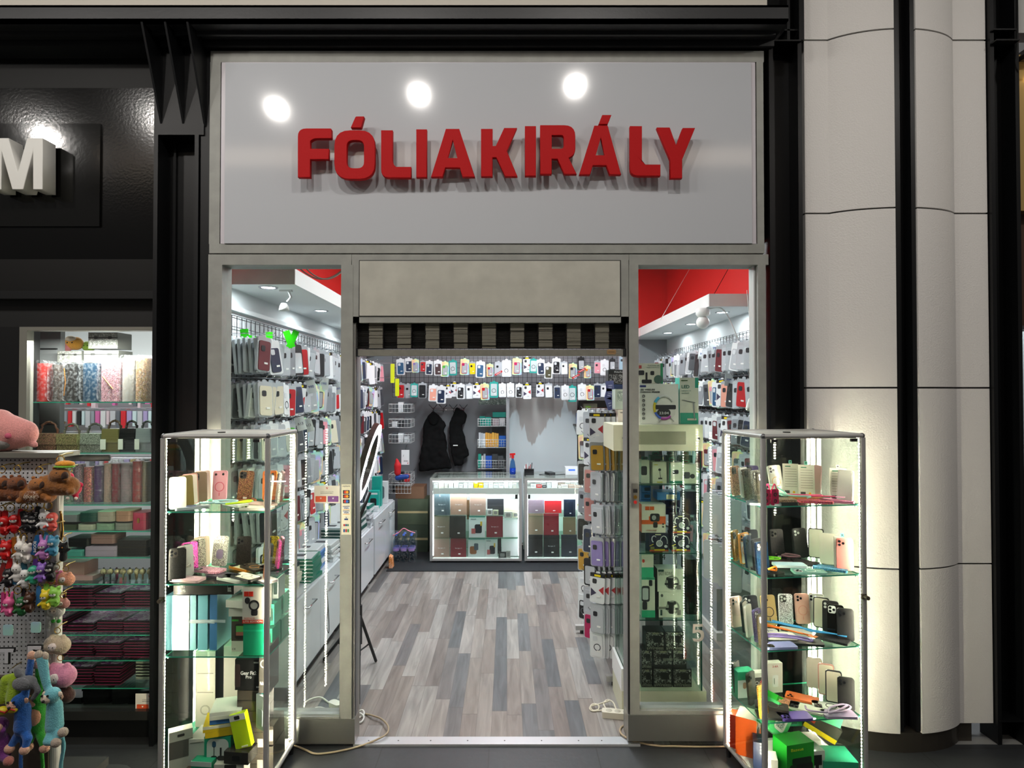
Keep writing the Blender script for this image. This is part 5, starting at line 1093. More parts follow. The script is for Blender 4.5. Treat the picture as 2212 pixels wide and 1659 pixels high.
put_cases('R', 3, .525, RZ[3],
    left=[('gold chain covered', '#a07a30', 'glitter', None, None, None, 'bow', 35), ('black gold rimmed', '#2a261c', 'plain', 'm3', None, None, None, 35), ('black', '#1a1a1a', 'plain', None, None, None, None, 40)],
    back=[], right=[('black clear backed', '#1a1a1a', 'plain', 'm3', None, None, None, -28), ('black lined', '#17191f', 'plain', None, None, '#d9d0bc', None, -32), ('rose rimmed', '#d89a90', 'plain', None, None, '#e4d8c4', None, -30), ('pale', '#d8d0c4', 'clear', None, None, None, None, -30)],
    flat=[FL('orange', '#e8743c', 'plain', 'm3', None, None, None, .33, .22, .9), FL('grey ring stand', '#2c2a28', 'plain', None, '#5a5a5a', None, None, .12, .14, 1.1, .012), FL('black textured', '#262626', 'plain', None, None, None, None, .09, .08, 1.3), FL('purple', '#6a54b0', 'plain', 'm3', None, None, None, .19, .06, 1.5, .0), FL('orange flowered glitter', '#d89478', 'glitter', None, None, None, None, .21, .20, .7), FL('white ringed', '#d8dcd4', 'plain', 'dark', '#1c1c1c', None, None, .41, .12, 1.1), FL('pale lilac', '#b8a8c8', 'plain', None, None, None, None, .41, .05, 1.4), FL('pale green', '#d2d8c4', 'plain', 'dark', None, None, None, .29, .12, .9)])
# lanyards
def cord(label, which, z, pts, col, r=.0038, name='lanyard', tab=None, cat='lanyard'):
    O, ang = (LO, 0) if which == 'L' else (RO, RA)
    t = thing(name, label, cat); t.matrix_world = cabM(O, ang, 0, 0, z)
    MB().tube(smoothpath([(p[0], p[1], p[2] if len(p) > 2 else .026) for p in pts], 5), r, 7).build('cord', mat(col, .6), t)
    if tab: b = MB(); b.M = Matrix.Translation((tab[0], tab[1], .024)) @ Matrix.Rotation(tab[2], 4, 'Z'); b.box((-.016, -.02, 0), (.016, .02, .0015)); b.build('tether_tab', mat(tab[3] if len(tab) > 3 else col, .5), t)
    return t
S3 = 'third shelf, showcase beside the white column'
cord('orange phone lanyard with tab, ' + S3, 'R', RZ[2], [(.30, .115), (.25, .17), (.19, .25), (.14, .30), (.11, .31), (.13, .27), (.20, .22), (.28, .13)], '#ee7414', tab=(.31, .10, .5))
cord('sky blue phone lanyard with tab, ' + S3, 'R', RZ[2], [(.44, .10), (.36, .17), (.30, .22), (.24, .28), (.20, .31), (.22, .33), (.27, .27), (.32, .22), (.34, .16), (.43, .11)], '#3d9bdc', tab=(.46, .09, .9))
cord('lilac phone lanyard in a bundle, ' + S3, 'R', RZ[2], [(.05, .13), (.10, .12), (.16, .13), (.20, .12), (.24, .10), (.28, .06), (.26, .04), (.22, .08), (.16, .11), (.09, .13), (.07, .15), (.14, .15), (.2, .13)], '#9d86cf', r=.0045)
cord('thick lavender lanyard in a loop, fourth shelf, showcase beside the white column', 'R', RZ[3], [(.27, .10), (.26, .06), (.33, .03), (.42, .03), (.48, .06), (.46, .09), (.38, .07), (.34, .02), (.42, .05), (.48, .08)], '#b9a6c6', r=.0045)
cord('lime green cord loops, second shelf, showcase beside the white column', 'R', RZ[1], [(.06, .22), (.12, .27), (.20, .27), (.23, .24), (.20, .22), (.14, .25), (.08, .26), (.12, .22), (.2, .25)], '#7fd31c')
cord('brown glitter cord ring, second shelf, showcase beside the white column', 'R', RZ[1], [(.25, .32), (.30, .33), (.34, .30), (.35, .26), (.30, .26), (.27, .29), (.31, .31), (.35, .28)], '#6a4450', r=.005)
cord('orange curled tag strap, second shelf, showcase beside the white column', 'R', RZ[1], [(.06, .06), (.09, .05, .04), (.10, .06, .02), (.08, .09, .02)], '#f07f1a', r=.005)
cord('mint phone lanyard, top shelf, showcase beside the white column', 'R', RZ[0], [(.10, .18), (.14, .24, .06), (.20, .24, .06), (.23, .18), (.19, .16), (.14, .20, .05), (.22, .14), (.30, .10), (.27, .07)], '#a8ded0', r=.0045)
cord('pink cord with tassel, top shelf, showcase beside the white column', 'R', RZ[0], [(.2, .18), (.26, .16), (.32, .14), (.38, .13), (.36, .1), (.3, .12), (.42, .08)], '#ee5a86', tab=(.44, .07, .9, '#f2a6c8'))
cord('pale blue rope lanyard, top shelf, showcase beside the plush stand', 'L', LZ[0], [(.14, .10), (.19, .09), (.22, .12), (.18, .15), (.24, .17), (.30, .15), (.27, .11), (.22, .09), (.29, .08)], '#a7cdd3', r=.0045)
cord('neon yellow cord beside the pale blue rope, top shelf', 'L', LZ[0], [(.28, .06), (.31, .08), (.34, .10), (.37, .14), (.35, .16), (.32, .11)], '#c8e81c', r=.005, tab=(.36, .15, .5, '#7ad09a'))
cord('hot pink card straps hanging in front, top shelf, showcase beside the white column', 'R', RZ[0], [(.03, .045, .06), (.05, .04, .10), (.06, .035, .06), (.08, .035, .10), (.09, .03, .06)], '#d81e5c', r=.003)
for k, x in enumerate((.035, .08)): 
    o = link('airpod_case_cover' if False else 'luggage_tag', MB().rbox(.04, .075, -.004, .004, .008, cz=.0375).mesh('luggage_tag', mat('#d8205a', .2, coat=.5))); o.matrix_world = cabM(RO, RA, x, .034, RZ[0] + .001, yaw=.1); tag(o, f'{ordn(k)} hot pink tag with two lens holes, front of the top shelf, white column showcase', 'tag', 'hot pink tags')
    for zz in (.02, .05): link('lens_hole', pm(('lh', zz), lambda: MB().ring(0, zz, .009, .005, -.006, -.004, seg=14).mesh('lens_hole', mat('#3a1020'))), o)
# blister cards standing
def bcard(label, which, x, y, z, w_, h_, yaw=0, tilt=.12, col='#ecebdc', tabc='#6fd0bb', lines=8):
    O, ang = (LO, 0) if which == 'L' else (RO, RA)
    t = thing('blister_card', label, 'packaging'); t.matrix_world = cabM(O, ang, x, y, z, yaw=yaw, tilt=tilt)
    fill_box(t, w_, .012, h_, col, [('h', .4, 0, .6, .12, tabc), ('r', .15, .9, .5, .93, '#2f8f6a')] + [('r', .12, .82 - i * .08, .88, .835 - i * .08, '#a9a99a') for i in range(lines)] + [('r', .1, .04, .4, .14, '#3a3a38'), ('c', .6, .05, .75, .13, '#e8b820')])
    return t
bcard('white blister card with print, further back of two in a pair, top shelf', 'R', .335, .31, RZ[0], .075, .16, -.4); bcard('white blister card with print, nearer of the pair, top shelf', 'R', .385, .25, RZ[0], .075, .16, -.4)
bcard('single pale blister pack, front corner of the top shelf, white column showcase', 'R', .475, .13, RZ[0], .075, .155, -.45, tabc='#e8e8e8')
bcard('white blister card with aqua hook, front corner of the second shelf', 'R', .475, .10, RZ[1], .078, .155, -.45, tabc='#7fcfd8')
# small things on right shelves 3/4
def rb(which, name, label, x, y, z, w_, d_, h_, col, dec=(), yaw=0, tilt=0, roll=0, cat='box', side=None, rough=.4, group=None):
    O, ang = (LO, 0) if which == 'L' else (RO, RA)
    t = thing(name, label, cat, group=group); t.matrix_world = cabM(O, ang, x, y, z - .0035, yaw=yaw, tilt=tilt, roll=roll); fill_box(t, w_, d_, h_, col, dec, None, rough, side); return t
rb('R', 'earbud_box', 'white earbud box with window beside the power adapter box, fourth shelf', .14, .31, RZ[3], .085, .04, .11, '#e2e0d8', [('q', .15, .3, .85, .8, '#3a3632'), ('o', .25, .45, .48, .65, '#f0f0ea'), ('o', .52, .45, .75, .65, '#f0f0ea')])
rb('R', 'power_adapter_box', 'tall white adapter box marked 3.4A at the back of the fourth shelf', .235, .32, RZ[3], .08, .04, .15, '#ded9d2', [('t', .3, .86, .7, .93, '#b83a3a', '3.4A'), ('q', .3, .2, .7, .6, '#e9e9ea'), ('l', .42, .3, .42, .5, '#2a6a4a')])
rb('R', 'earbud_box', 'clear topped white box with leaf print below the sparkling cases, fourth shelf', .07, .10, RZ[3] + .19, .09, .05, .12, '#e6e6e2', [('q', .15, .45, .85, .85, '#9a9a8c'), ('r', 0, .0, 1, .12, '#2f9a72')]) if False else None
rb('R', 'flip_wallet', 'red leather flip wallet standing open near the front, fourth shelf', .075, .13, RZ[3], .08, .018, .155, '#a3141c', yaw=math.radians(50), cat='phone wallet', rough=.25)
rb('R', 'photo_box', 'green and white box with a family photo behind the red wallet, fourth shelf', .06, .30, RZ[3], .09, .06, .13, '#2fa67c', [('r', 0, .0, 1, .68, '#d8dcdc'), ('c', .3, .35, .5, .6, '#b58468'), ('c', .52, .35, .72, .6, '#a3705a'), ('r', .6, .1, .95, .35, '#b83a3a')])
# bottom pile, right showcase
z = .068
rb('R', 'phone_holder_box', 'white and orange car holder box leaning on the left glass, bottom shelf', .085, .30, z, .12, .10, .19, '#e8e0d4', [('r', 0, .0, 1, .25, '#3a3430'), ('r', .3, .4, 1, .55, '#e8601c'), ('q', .15, .2, .6, .7, '#2a2a2c'), ('r', .05, .85, .3, .95, '#f09020')], yaw=.9, side='#e8601c')
rb('R', 'power_bank_box', 'vivid orange red box standing in the back corner, bottom shelf', .045, .35, z, .06, .05, .17, '#e8380c', [('r', .2, .2, .8, .8, '#f24a1a')], yaw=.9)
rb('R', 'earphone_box', 'navy box with two white earphone tips by the left glass', .07, .185, z, .09, .04, .13, '#1c2c52', [('c', .25, .5, .4, .65, '#c8c8c0'), ('c', .6, .5, .75, .65, '#c8c8c0')], yaw=1.1)
rb('R', 'charger_box', 'small white box with a phone picture by the left glass', .07, .11, z, .08, .03, .11, '#d8dedc', [('q', .2, .15, .8, .8, '#5a7a98')], yaw=1.1)
rb('R', 'cable_box', 'white box with a blue cable picture in the front corner', .075, .05, z, .08, .03, .12, '#e2e2da', [('q', .2, .1, .8, .75, '#3a5a8a'), ('r', .1, .85, .9, .92, '#d03a2a')], yaw=1.15)
rb('R', 'bike_mount_box', 'bright green box with a black bike phone mount and headlamp', .20, .09, z, .15, .10, .17, '#22b030', [('q', .1, .1, .45, .45, '#1a3a20'), ('q', .35, .0, .95, .5, '#141a14'), ('q', .2, .45, .9, .62, '#15301a'), ('t', .15, .82, .6, .9, '#d8f020', 'Baseus')], yaw=.12)
rb('R', 'green_box', 'tilted light green box resting on the mount box', .12, .16, z + .175, .14, .07, .13, '#4fd07a', [('q', .2, .15, .8, .8, '#d8dcd4'), ('m', .3, .25, .7, .7, '#6a7a78')], yaw=.35, roll=.7)
rb('R', 'green_box', 'vivid green carton under the fourth shelf, tilted to the right', .18, .24, z + .18, .15, .08, .12, '#2cc436', [('r', .1, .75, .9, .9, '#e8f0e0')], yaw=.3, roll=.55)
rb('R', 'screen_film_box', 'teal green hanging box under the middle of the fourth shelf', .30, .28, z + .13, .11, .04, .12, '#1fa878', [('r', .35, .1, .75, .3, '#0e6a4c')], yaw=-.1)
rb('R', 'microphone_box', 'white box with a black microphone picture beside the green box', .30, .10, z, .08, .09, .12, '#d5dbd2', [('r', .2, .45, .8, .85, '#1e2220'), ('r', .4, .1, .6, .45, '#1e2220')])
rb('R', 'charger_carton', 'mint green topped flat carton in the front right corner', .42, .10, z, .16, .14, .075, '#35b98c', [('r', 0, .0, 1, .55, '#dfe6dc'), ('t', .3, .15, .7, .35, '#3a4a44', 'borofone')], yaw=-.2)
rb('R', 'white_carton', 'plain white carton behind the microphone box', .33, .22, z, .15, .08, .10, '#dcdcd0', yaw=-.1)
rb('R', 'gadget_box', 'black and yellow tilted box by the right glass', .42, .23, z + .11, .16, .06, .08, '#3d3b33', [('r', 0, 0, 1, .3, '#e8d21c'), ('r', .1, .5, .25, .8, '#c83a20')], yaw=-.5, roll=.45)
rb('R', 'green_box', 'pale green sloping carton under the right part of the fourth shelf', .41, .17, z + .21, .14, .08, .05, '#6ad8a0', yaw=-.4, roll=.3)
# ---- left showcase shelf 3 (on Z=.654) : cartons
z = LZ[2]
for k, (px, wpx, c_) in enumerate(((368, 14, '#6d9fb2'), (384, 18, '#e3eef0'), (403, 19, '#dfecee'), (418, 15, '#8fc0cc'), (440, 21, '#6fb0c0'), (463, 16, '#3a6fa0'))):
    x = (PX(px, 3.02) - LO[0]); 
    rb('L', 'video_kit_box', f'{ordn(k)} upright blue box from the left glass, third shelf level, plush stand showcase', x, .18, z, wpx / 447, .16, .262 if k < 5 else .265, c_, [('t', .3, .3, .7, .75, '#dcecf0', 'VIDEO-MAKING KIT', math.pi / 2)] if k > 2 else [], side='#8fc0cc', group='upright blue kit boxes')
rb('L', 'watch_band_box', 'white box with a large grey ring picture beside the blue boxes', .30, .22, z, .04, .14, .22, '#d4d4c4', [('o', .0, .3, 1, .8, '#b0b0a4')])
rb('L', 'drone_box', 'long black box lying across the upright blue boxes', .165, .20, z + .270, .29, .22, .055, '#24211e', [('t', .9, .25, .96, .8, '#e0e0dc', 'hoco.'), ('m', .1, .2, .2, .8, '#3a3a3c')], yaw=0)
rb('L', 'speaker_box', 'small box with a green and red glowing speaker picture', .345, .12, z, .085, .07, .17, '#dbd9c8', [('r', 0, .3, 1, 1, '#4a4138'), ('r', .02, .85, .4, .9, '#4ab04a'), ('q', .2, .35, .8, .78, '#2c2a24'), ('r', .26, .55, .74, .72, '#5fae5a'), ('r', .26, .45, .74, .55, '#b06a5a'), ('t', .05, .05, .25, .1, '#222222', 'CE')])
rb('L', 'cable_box', 'flat white box with a cable picture, upper of two above the speaker box', .345, .14, z + .215, .10, .16, .035, '#dfdfd4', yaw=-.2); rb('L', 'cable_box', 'flat white box, lower of two above the speaker box', .345, .14, z + .172, .10, .14, .038, '#d8d8cc')
rb('L', 'mount_box', 'green lower box under the phone ring holder box', .425, .09, z, .095, .10, .15, '#158a66', [('r', 0, .75, 1, .8, '#1aa27a')])
rb('L', 'ring_holder_box', 'white box with a black ring holder picture and red LITE EDITION band', .425, .085, z + .152, .10, .10, .17, '#e4ded2', [('h', .3, 0, .8, .1, '#1c1c1c'), ('r', 0, .0, 1, .1, '#d8301c'), ('t', .05, .03, .95, .08, '#f0e8d8', 'LITE EDITION'), ('r', .08, .75, .28, .88, '#d8301c'), ('r', .3, .75, .5, .88, '#d8301c'), ('o', .3, .35, .8, .65, '#262628'), ('c', .12, .55, .36, .72, '#262628'), ('q', .42, .22, .72, .38, '#262628'), ('t', .1, .13, .6, .17, '#c83a2c', 'PHONE HOLDER')])
for k, (y_, z_, c_, w_) in enumerate(((.13, .0, '#17926c', .13), (.25, .0, '#159070', .12), (.15, .11, '#30b08c', .12), (.27, .12, '#38b894', .11), (.2, .22, '#d0d8d0', .11))):
    rb('L', 'green_carton', f'{ordn(k)} green carton counted upward behind the right glass, third shelf level', .475, y_ + .03, z + z_, .03, w_ - .02, .10, c_, [('q', .2, .2, .8, .8, '#2a4a40')], yaw=0, side='#c8d4cc' if k == 4 else None, group='green cartons by the right glass')
# ---- left showcase bottom: boxes pile
z = .068
B_ = lambda *a, **k: rb('L', *a, **k)
B_('lamp_box', 'tall white box with a line drawing, standing at the back left, bottom shelf', .10, .30, z + .14, .10, .10, .38, '#cfcfbf', [('r', .1, .7, .9, .71, '#9a9a8a'), ('r', .1, .45, .9, .46, '#9a9a8a'), ('o', .25, .1, .75, .35, '#aaa99a')], side='#1c1c1a')
B_('lamp_box', 'tall bright white box beside the drawing box, bottom shelf', .235, .31, z + .12, .10, .09, .42, '#e9e6da', [('r', .2, .3, .8, .31, '#b8b8aa')], side='#2a2a28')
B_('green_tray', 'teal green open box in front of the tall drawing box', .085, .24, z + .0, .15, .16, .135, '#14906e', [('r', 0, .8, 1, 1, '#2fb090')])
B_('green_carton', 'green carton on which the tall bright white box stands', .235, .31, z, .12, .12, .118, '#16886a')
B_('watch_box', 'black square box reading Gear Fit2 Pro on the metal tins', .385, .13, z + .405, .125, .10, .145, '#161616', [('t', .22, .5, .82, .62, '#e8e8e8', 'Gear Fit2', 0, .01), ('t', .42, .38, .64, .48, '#e8e8e8', 'Pro', 0, .01), ('q', .0, .1, .2, .85, '#3a2c2c'), ('r', .72, .88, .9, .92, '#d0d0d0'), ('r', .82, .08, .92, .12, '#b0b0b0')], side='#0e0e0e')
for k in range(4): B_('metal_tin', f'grey embossed metal tin, {ordn(k)} from below under the watch box', .395, .15, z + k * .1, .13, .12, .098, '#4a443c', [('r', 0, .5, 1, .53, '#25221e'), ('r', .75, .3, .98, .7, '#b0aca0')], rough=.3, group='stacked metal tins')
B_('neon_box', 'tilted neon yellow green box with white hanger top, leaning forward', .385, .055, z + .155, .075, .035, .16, '#c8e812', [('r', 0, .82, 1, 1, '#e8eadc'), ('q', .3, .85, .65, .96, '#1c1c1c'), ('r', .4, .03, .8, .07, '#f2f6d8')], roll=-.22)
B_('power_bank_box', 'white box with dark slot on yellow boxes, topmost of the slanted pile', .275, .12, z + .285, .14, .15, .035, '#e2e4d8', [('r', 0, 0, 1, .5, '#e9ead8')], yaw=.25, side='#3a4a48')
B_('cable_box', 'blue edged flat box under the topmost white box', .275, .12, z + .262, .14, .14, .02, '#3f7ac0', yaw=.25)
B_('cable_box', 'yellow edged white box in the slanted pile, upper', .25, .11, z + .232, .15, .14, .028, '#eac81c', [('r', 0, .5, 1, 1, '#e8e4c8')], yaw=.3); B_('cable_box', 'yellow edged white box in the slanted pile, lower', .25, .11, z + .205, .13, .14, .026, '#e8c41a', yaw=.3)
B_('charger_box', 'green rimmed box with a three-in-one charging stand picture', .255, .10, z, .125, .10, .20, '#15a07c', [('q', .1, .12, .92, .95, '#dde2dc'), ('c', .3, .75, .45, .9, '#2c5a7a'), ('r', .36, .5, .39, .78, '#333333'), ('c', .25, .45, .5, .56, '#222224'), ('c', .5, .45, .8, .56, '#222224'), ('r', .6, .55, .66, .75, '#222224'), ('r', .15, .2, .35, .3, '#5a5a54')])
B_('charger_box', 'tall white box beside the green rimmed one', .155, .13, z, .09, .13, .18, '#d4d6cc', [('l', .1, .9, .8, .95, '#8a8a80')])
B_('cable_card', 'white hanging pack with a grey picture by the left glass', .07, .07, z, .10, .05, .23, '#d8d8c8', [('r', .0, .45, 1, .8, '#6f6c64'), ('q', .35, .88, .65, .93, '#3a3a36')], yaw=.55)
B_('tin_case', 'dark embossed tin lying in front of the neon box', .365, .055, z + .095, .12, .09, .055, '#2c2a25', [('q', .35, .25, .65, .7, '#0f0f0e')], yaw=-.12, rough=.25)
B_('screen_film_box', 'green sided small box with a phone picture in the front row', .20, .04, z + .06, .10, .055, .045, '#179a72', [('r', 0, .5, 1, 1, '#d8e4dc')], yaw=-.1)
B_('charger_carton', 'beige white carton with black hanger and red seal in the front row', .325, .05, z, .14, .07, .09, '#d9d5c8', [('q', .35, .8, .75, 1.0, '#24221f'), ('c', .72, .4, .86, .65, '#c85a50'), ('r', .08, .5, .3, .62, '#b8b2a4')])
B_('small_box', 'low green and brown box at the very front left', .17, .045, z, .12, .06, .055, '#6a5a48', [('r', 0, .6, 1, 1, '#25a57c')])
B_('tin_case', 'grey curved tin behind the right glass post, upper', .455, .20, z + .12, .07, .15, .09, '#5c564c', [('r', .7, .2, 1, .8, '#c8c4b8')], rough=.3); B_('tin_case', 'grey curved tin behind the right glass post, lower', .455, .20, z, .075, .16, .115, '#5a554c', rough=.3)
B_('headphone_box', 'dark grey box with a round headphone picture behind the right glass', .47, .12, z + .40, .05, .12, .22, '#4a4742', [('o', .1, .5, .9, .75, '#a8a8a4'), ('t', .1, .15, .9, .25, '#e0e0dc', 'Multi-point')], side='#201f1c')
B_('case_blister', 'white and aqua phone case pack behind the right post', .46, .07, z + .23, .06, .03, .16, '#e2eee6', [('h', .3, 0, .7, .12, '#4ab8c0'), ('q', .2, .1, .85, .6, '#c8dcd4')], yaw=-.6)
# ================================================================ INSIDE THE PHONE SHOP
# ---- packs (phone cases in their packaging)
HEX = {'blue': '#27567e', 'navy': '#1c2b48', 'red': '#c0141e', 'brown': '#4a3436', 'grey': '#8b8f96', 'dark grey': '#4b4e54', 'yellow': '#f0d408', 'white': '#e9ebee', 'black': '#1b1c20', 'pink': '#e99aa8', 'salmon': '#e8a08c', 'teal': '#2aa89c', 'green': '#4fae3a', 'cream': '#ddd6c0', 'silver': '#b9bdc4', 'pale blue': '#9db8c8', 'olive': '#4d4a35', 'magenta': '#b8205a', 'purple': '#8a7ab8', 'mustard': '#c99a3a', 'rose': '#c98a86', 'maroon': '#6a1f28', 'orange': '#e8842c'}
def pack_parts(style, col):
    """list of (part name, mesh): packaging, case, mark, sticker"""
    k = ('pk', style, col)
    if k in PM: return PM[k]
    W_, H_ = .104, .195; out = []
    card = {'white': mat('#e9ecef', .3, coat=.4), 'holo': mat('#d8d8e8', .3, kind='holo'), 'teal': mat('#2aa39a', .4), 'clear': mat('#b9bec4', .15, coat=.8), 'tri': mat('#e4e6ea', .35), 'bag': mat('#a9adb3', .2, coat=.6), 'dark': mat('#1c1d20', .4)}[style]
    b = MB(); b.rbox(W_, H_, -.008, .008, .012, 0, cz=-H_ / 2 - .012, seg=2); b.rbox(.03, .022, -.001, .001, .008, 0, cz=-.008, seg=2); out.append(('packaging', b.mesh('packaging', card)))
    if style == 'white' or style == 'clear' or style == 'holo' or style == 'bag':
        m = mat(HEX[col], .4, coat=.2); hz = {'white': .140, 'clear': .155, 'holo': .14, 'bag': .15}[style]
        b = MB()
        if style == 'holo': b.rbox(.070, .132, -.0120, -.008, .012, cz=-.125, seg=3); b2 = MB().rbox(.060, .120, -.0128, -.012, .009, cz=-.125, seg=3); out.append(('case_rim', b.mesh('case_rim', m))); out.append(('phone_case', b2.mesh('phone_case', mat('#aeb2b6', .15, coat=.6))))
        else: b.rbox(.074 if style == 'white' else .086, hz if style == 'white' else .166, -.0125, -.008, .012, cz=-.118 if style != 'white' else -.125, seg=3); out.append(('phone_case', b.mesh('phone_case', m)))
        out.append(('camera_module', MB().rbox(.030, .032, -.0142, -.0122, .008, cx=-.014, cz=-.078, seg=3).mesh('camera_module', mat('#d9dde2' if style == 'white' else HEX[col] if style == 'holo' else '#2a2b2f', .3))))
    if style == 'tri':
        out.append(('brand_band', MB().box((-.052, -.0085, -.034), (.052, .0085, -.010)).mesh('brand_band', BLACK))); out.append(('brand_label', MB().box((-.022, -.0092, -.030), (.022, -.0084, -.017)).mesh('brand_label', mat('#f2d800', .4))))
        out.append(('dark_triangle', MB().prism([(-.045, -.165), (-.005, -.14), (-.045, -.11)], -.0092, -.0082).mesh('dark_triangle', mat('#3a3450')))); out.append(('red_triangle', MB().prism([(.045, -.145), (.045, -.09), (.01, -.118)], -.0092, -.0082).mesh('red_triangle', mat('#b8343c'))))
        out.append(('camera_module', MB().rbox(.03, .032, -.0095, -.0082, .008, cx=-.02, cz=-.062, seg=3).mesh('camera_module', mat('#2c2c30'))))
    if style == 'teal':
        out.append(('case_window', MB().rbox(.078, .15, -.012, -.008, .010, cz=-.11, seg=3).mesh('case_window', mat('#c9d4d6', .15, coat=.6)))); out.append(('magnet_ring', MB().ring(0, -.12, .027, .022, -.013, -.0118, seg=20).mesh('magnet_ring', mat('#333538'))))
    if style == 'white' and col in ('white', 'black'): out.append(('magnet_ring', MB().ring(0, -.135, .024, .019, -.0135, -.0122, seg=20).mesh('magnet_ring', mat('#30343c' if col == 'white' else '#6a6e76'))))
    if style == 'dark': out.append(('case_window', MB().rbox(.08, .13, -.012, -.008, .01, cz=-.13, seg=3).mesh('case_window', mat('#b9bdc2', .15, coat=.6))))
    out.append(('price_sticker', MB().box((-.002, -.0150, -.185 + .02), (.024, -.0124, -.155)).mesh('price_sticker', WHITE)))
    PM[k] = out; return out
NM_ = {'white': 'white boxed', 'holo': 'iridescent boxed', 'teal': 'teal boxed', 'clear': 'clear packed', 'tri': 'black-topped white boxed', 'bag': 'bagged', 'dark': 'black carded'}
PROT = {}
def pack(style, col, loc, rot, label, group, sc=1.):
    k = (style, col)
    if k not in PROT:
        t = thing('phone_case_pack', label, 'phone case pack', loc, rot, group)
        for nm, me in pack_parts(style, col): link(nm, me, t)
        PROT[k] = t
    else: t = dup(PROT[k], loc, rot, label, group)
    t['group'] = group; t.scale = (sc,) * 3; return t
def merged(name, items, label, cat, group=None):
    """items: (style, col, matrix) -> one object of kind stuff"""
    mats = []; b = MB()
    for st, co, M in items:
        for nm, me in pack_parts(st, co)[:3]:
            m = me.materials[0]
            if m not in mats: mats.append(m)
            b.M = M; b._add([v.co for v in me.vertices], [tuple(p.vertices) for p in me.polygons], mats.index(m))
    return b.build(name, mats, label=label, cat=cat, group=group, kind='stuff')
# ---- back wall wire grid
YG = 7.72
gx0, gx1_ = PX(848, YG), PX(1372, YG); gz0, gz1 = PZ(858, YG), PZ(752, YG)
def wire_grid(label, a, u, n_u, n_v, du, dv, hooks=(), name='wire_grid_panel', nrm=None, hl=.12, col='#2e3035'):
    """a: lower corner, u: unit vector along; vertical is z"""
    t = thing(name, label, 'display rack', a); u = Vector(u); b = MB()
    for i in range(n_u + 1): p = u * du * i; b.tube([p, p + Vector((0, 0, dv * n_v))], .0028, 4)
    for j in range(n_v + 1): b.tube([Vector((0, 0, dv * j)), u * du * n_u + Vector((0, 0, dv * j))], .0028, 4)
    b.build('wire_grid', mat(col, .4, .5), t)
    nrm = Vector(nrm); rest = MB()
    for k, (s_, z_) in enumerate(hooks):
        p = u * s_ + Vector((0, 0, z_)); q = [p, p + nrm * hl, p + nrm * (hl + .012) + Vector((0, 0, .018))]
        if k < 100: MB().tube(q, .0026, 5).build('hook', CHROME, t)
        else: rest.tube(q, .0026, 5)
    if rest.v: rest.build('hook', CHROME, t, kind='stuff')
    return t
# items: px centre, top px, bottom px, width px, style, colour
TOPROW = [(865, 774, 810, 24, 'white', 'blue'), (883, 772, 804, 14, 'white', 'navy'), (897, 775, 805, 19, 'holo', 'purple'), (914, 778, 803, 14, 'bag', 'red'), (928, 778, 810, 15, 'white', 'navy'), (945.5, 777, 811, 19, 'white', 'brown'), (962, 780, 814, 15, 'holo', 'green'), (978, 777, 811, 19, 'teal', 'white'), (1004, 774, 810, 17, 'holo', 'magenta'), (1020, 780, 809, 14, 'bag', 'yellow'), (1038, 779, 816, 20, 'white', 'blue'), (1058, 785, 814, 17, 'holo', 'red'), (1077, 780, 812, 18, 'clear', 'silver'), (1094, 776, 814, 16, 'white', 'white'), (1117, 772, 810, 19, 'holo', 'magenta'), (1138.5, 770, 804, 17, 'tri', 'white'), (1153, 774, 806, 12, 'teal', 'white'), (1167.5, 775, 810, 18.5, 'white', 'navy'), (1185, 783, 818, 19, 'white', 'olive'), (1202, 772, 808, 18, 'white', 'black'), (1218.5, 780, 809, 16, 'clear', 'white'), (1238, 784, 818, 19, 'holo', 'black'), (1255, 770, 799, 16, 'dark', 'grey'), (1269, 789, 817, 18, 'holo', 'orange'), (1291, 778, 807, 18, 'clear', 'pink'), (1306, 776, 811, 15, 'white', 'white'), (1323, 774, 799, 16, 'dark', 'grey'), (1345, 766, 799, 16, 'bag', 'pale blue')]
SECROW = [(866, 826, 860, 15, 'bag', 'red'), (881.5, 828, 860, 15, 'clear', 'silver'), (895, 827, 858, 12, 'teal', 'white'), (912.5, 826, 860, 18, 'clear', 'black'), (936, 830, 867, 16, 'white', 'salmon'), (953.5, 832, 872, 16, 'white', 'navy'), (968, 830, 860, 12, 'tri', 'white'), (982, 824, 857, 12, 'tri', 'white'), (995.5, 828, 862, 17.5, 'white', 'black'), (1014, 828, 862, 17, 'clear', 'white'), (1030, 826, 860, 13, 'tri', 'white'), (1046.5, 827, 864, 18, 'holo', 'red'), (1067, 823, 859, 18, 'teal', 'white'), (1085, 827, 858, 17, 'white', 'white'), (1102.5, 826, 858, 15, 'white', 'white'), (1121.5, 828, 859, 17, 'white', 'black'), (1138.5, 827, 862, 15, 'tri', 'white'), (1166.5, 825, 857, 16, 'tri', 'white'), (1185, 827, 859, 17, 'clear', 'white'), (1203.5, 832, 861, 14, 'clear', 'navy'), (1220.5, 831, 864, 17, 'white', 'white'), (1236, 832, 868, 13, 'teal', 'white'), (1257, 828, 864, 19, 'white', 'white'), (1274, 831, 865, 15, 'holo', 'red'), (1290.5, 827, 859, 15, 'clear', 'navy'), (1305, 828, 858, 14, 'clear', 'white'), (1322, 828, 860, 14, 'holo', 'purple')]
hooks = []
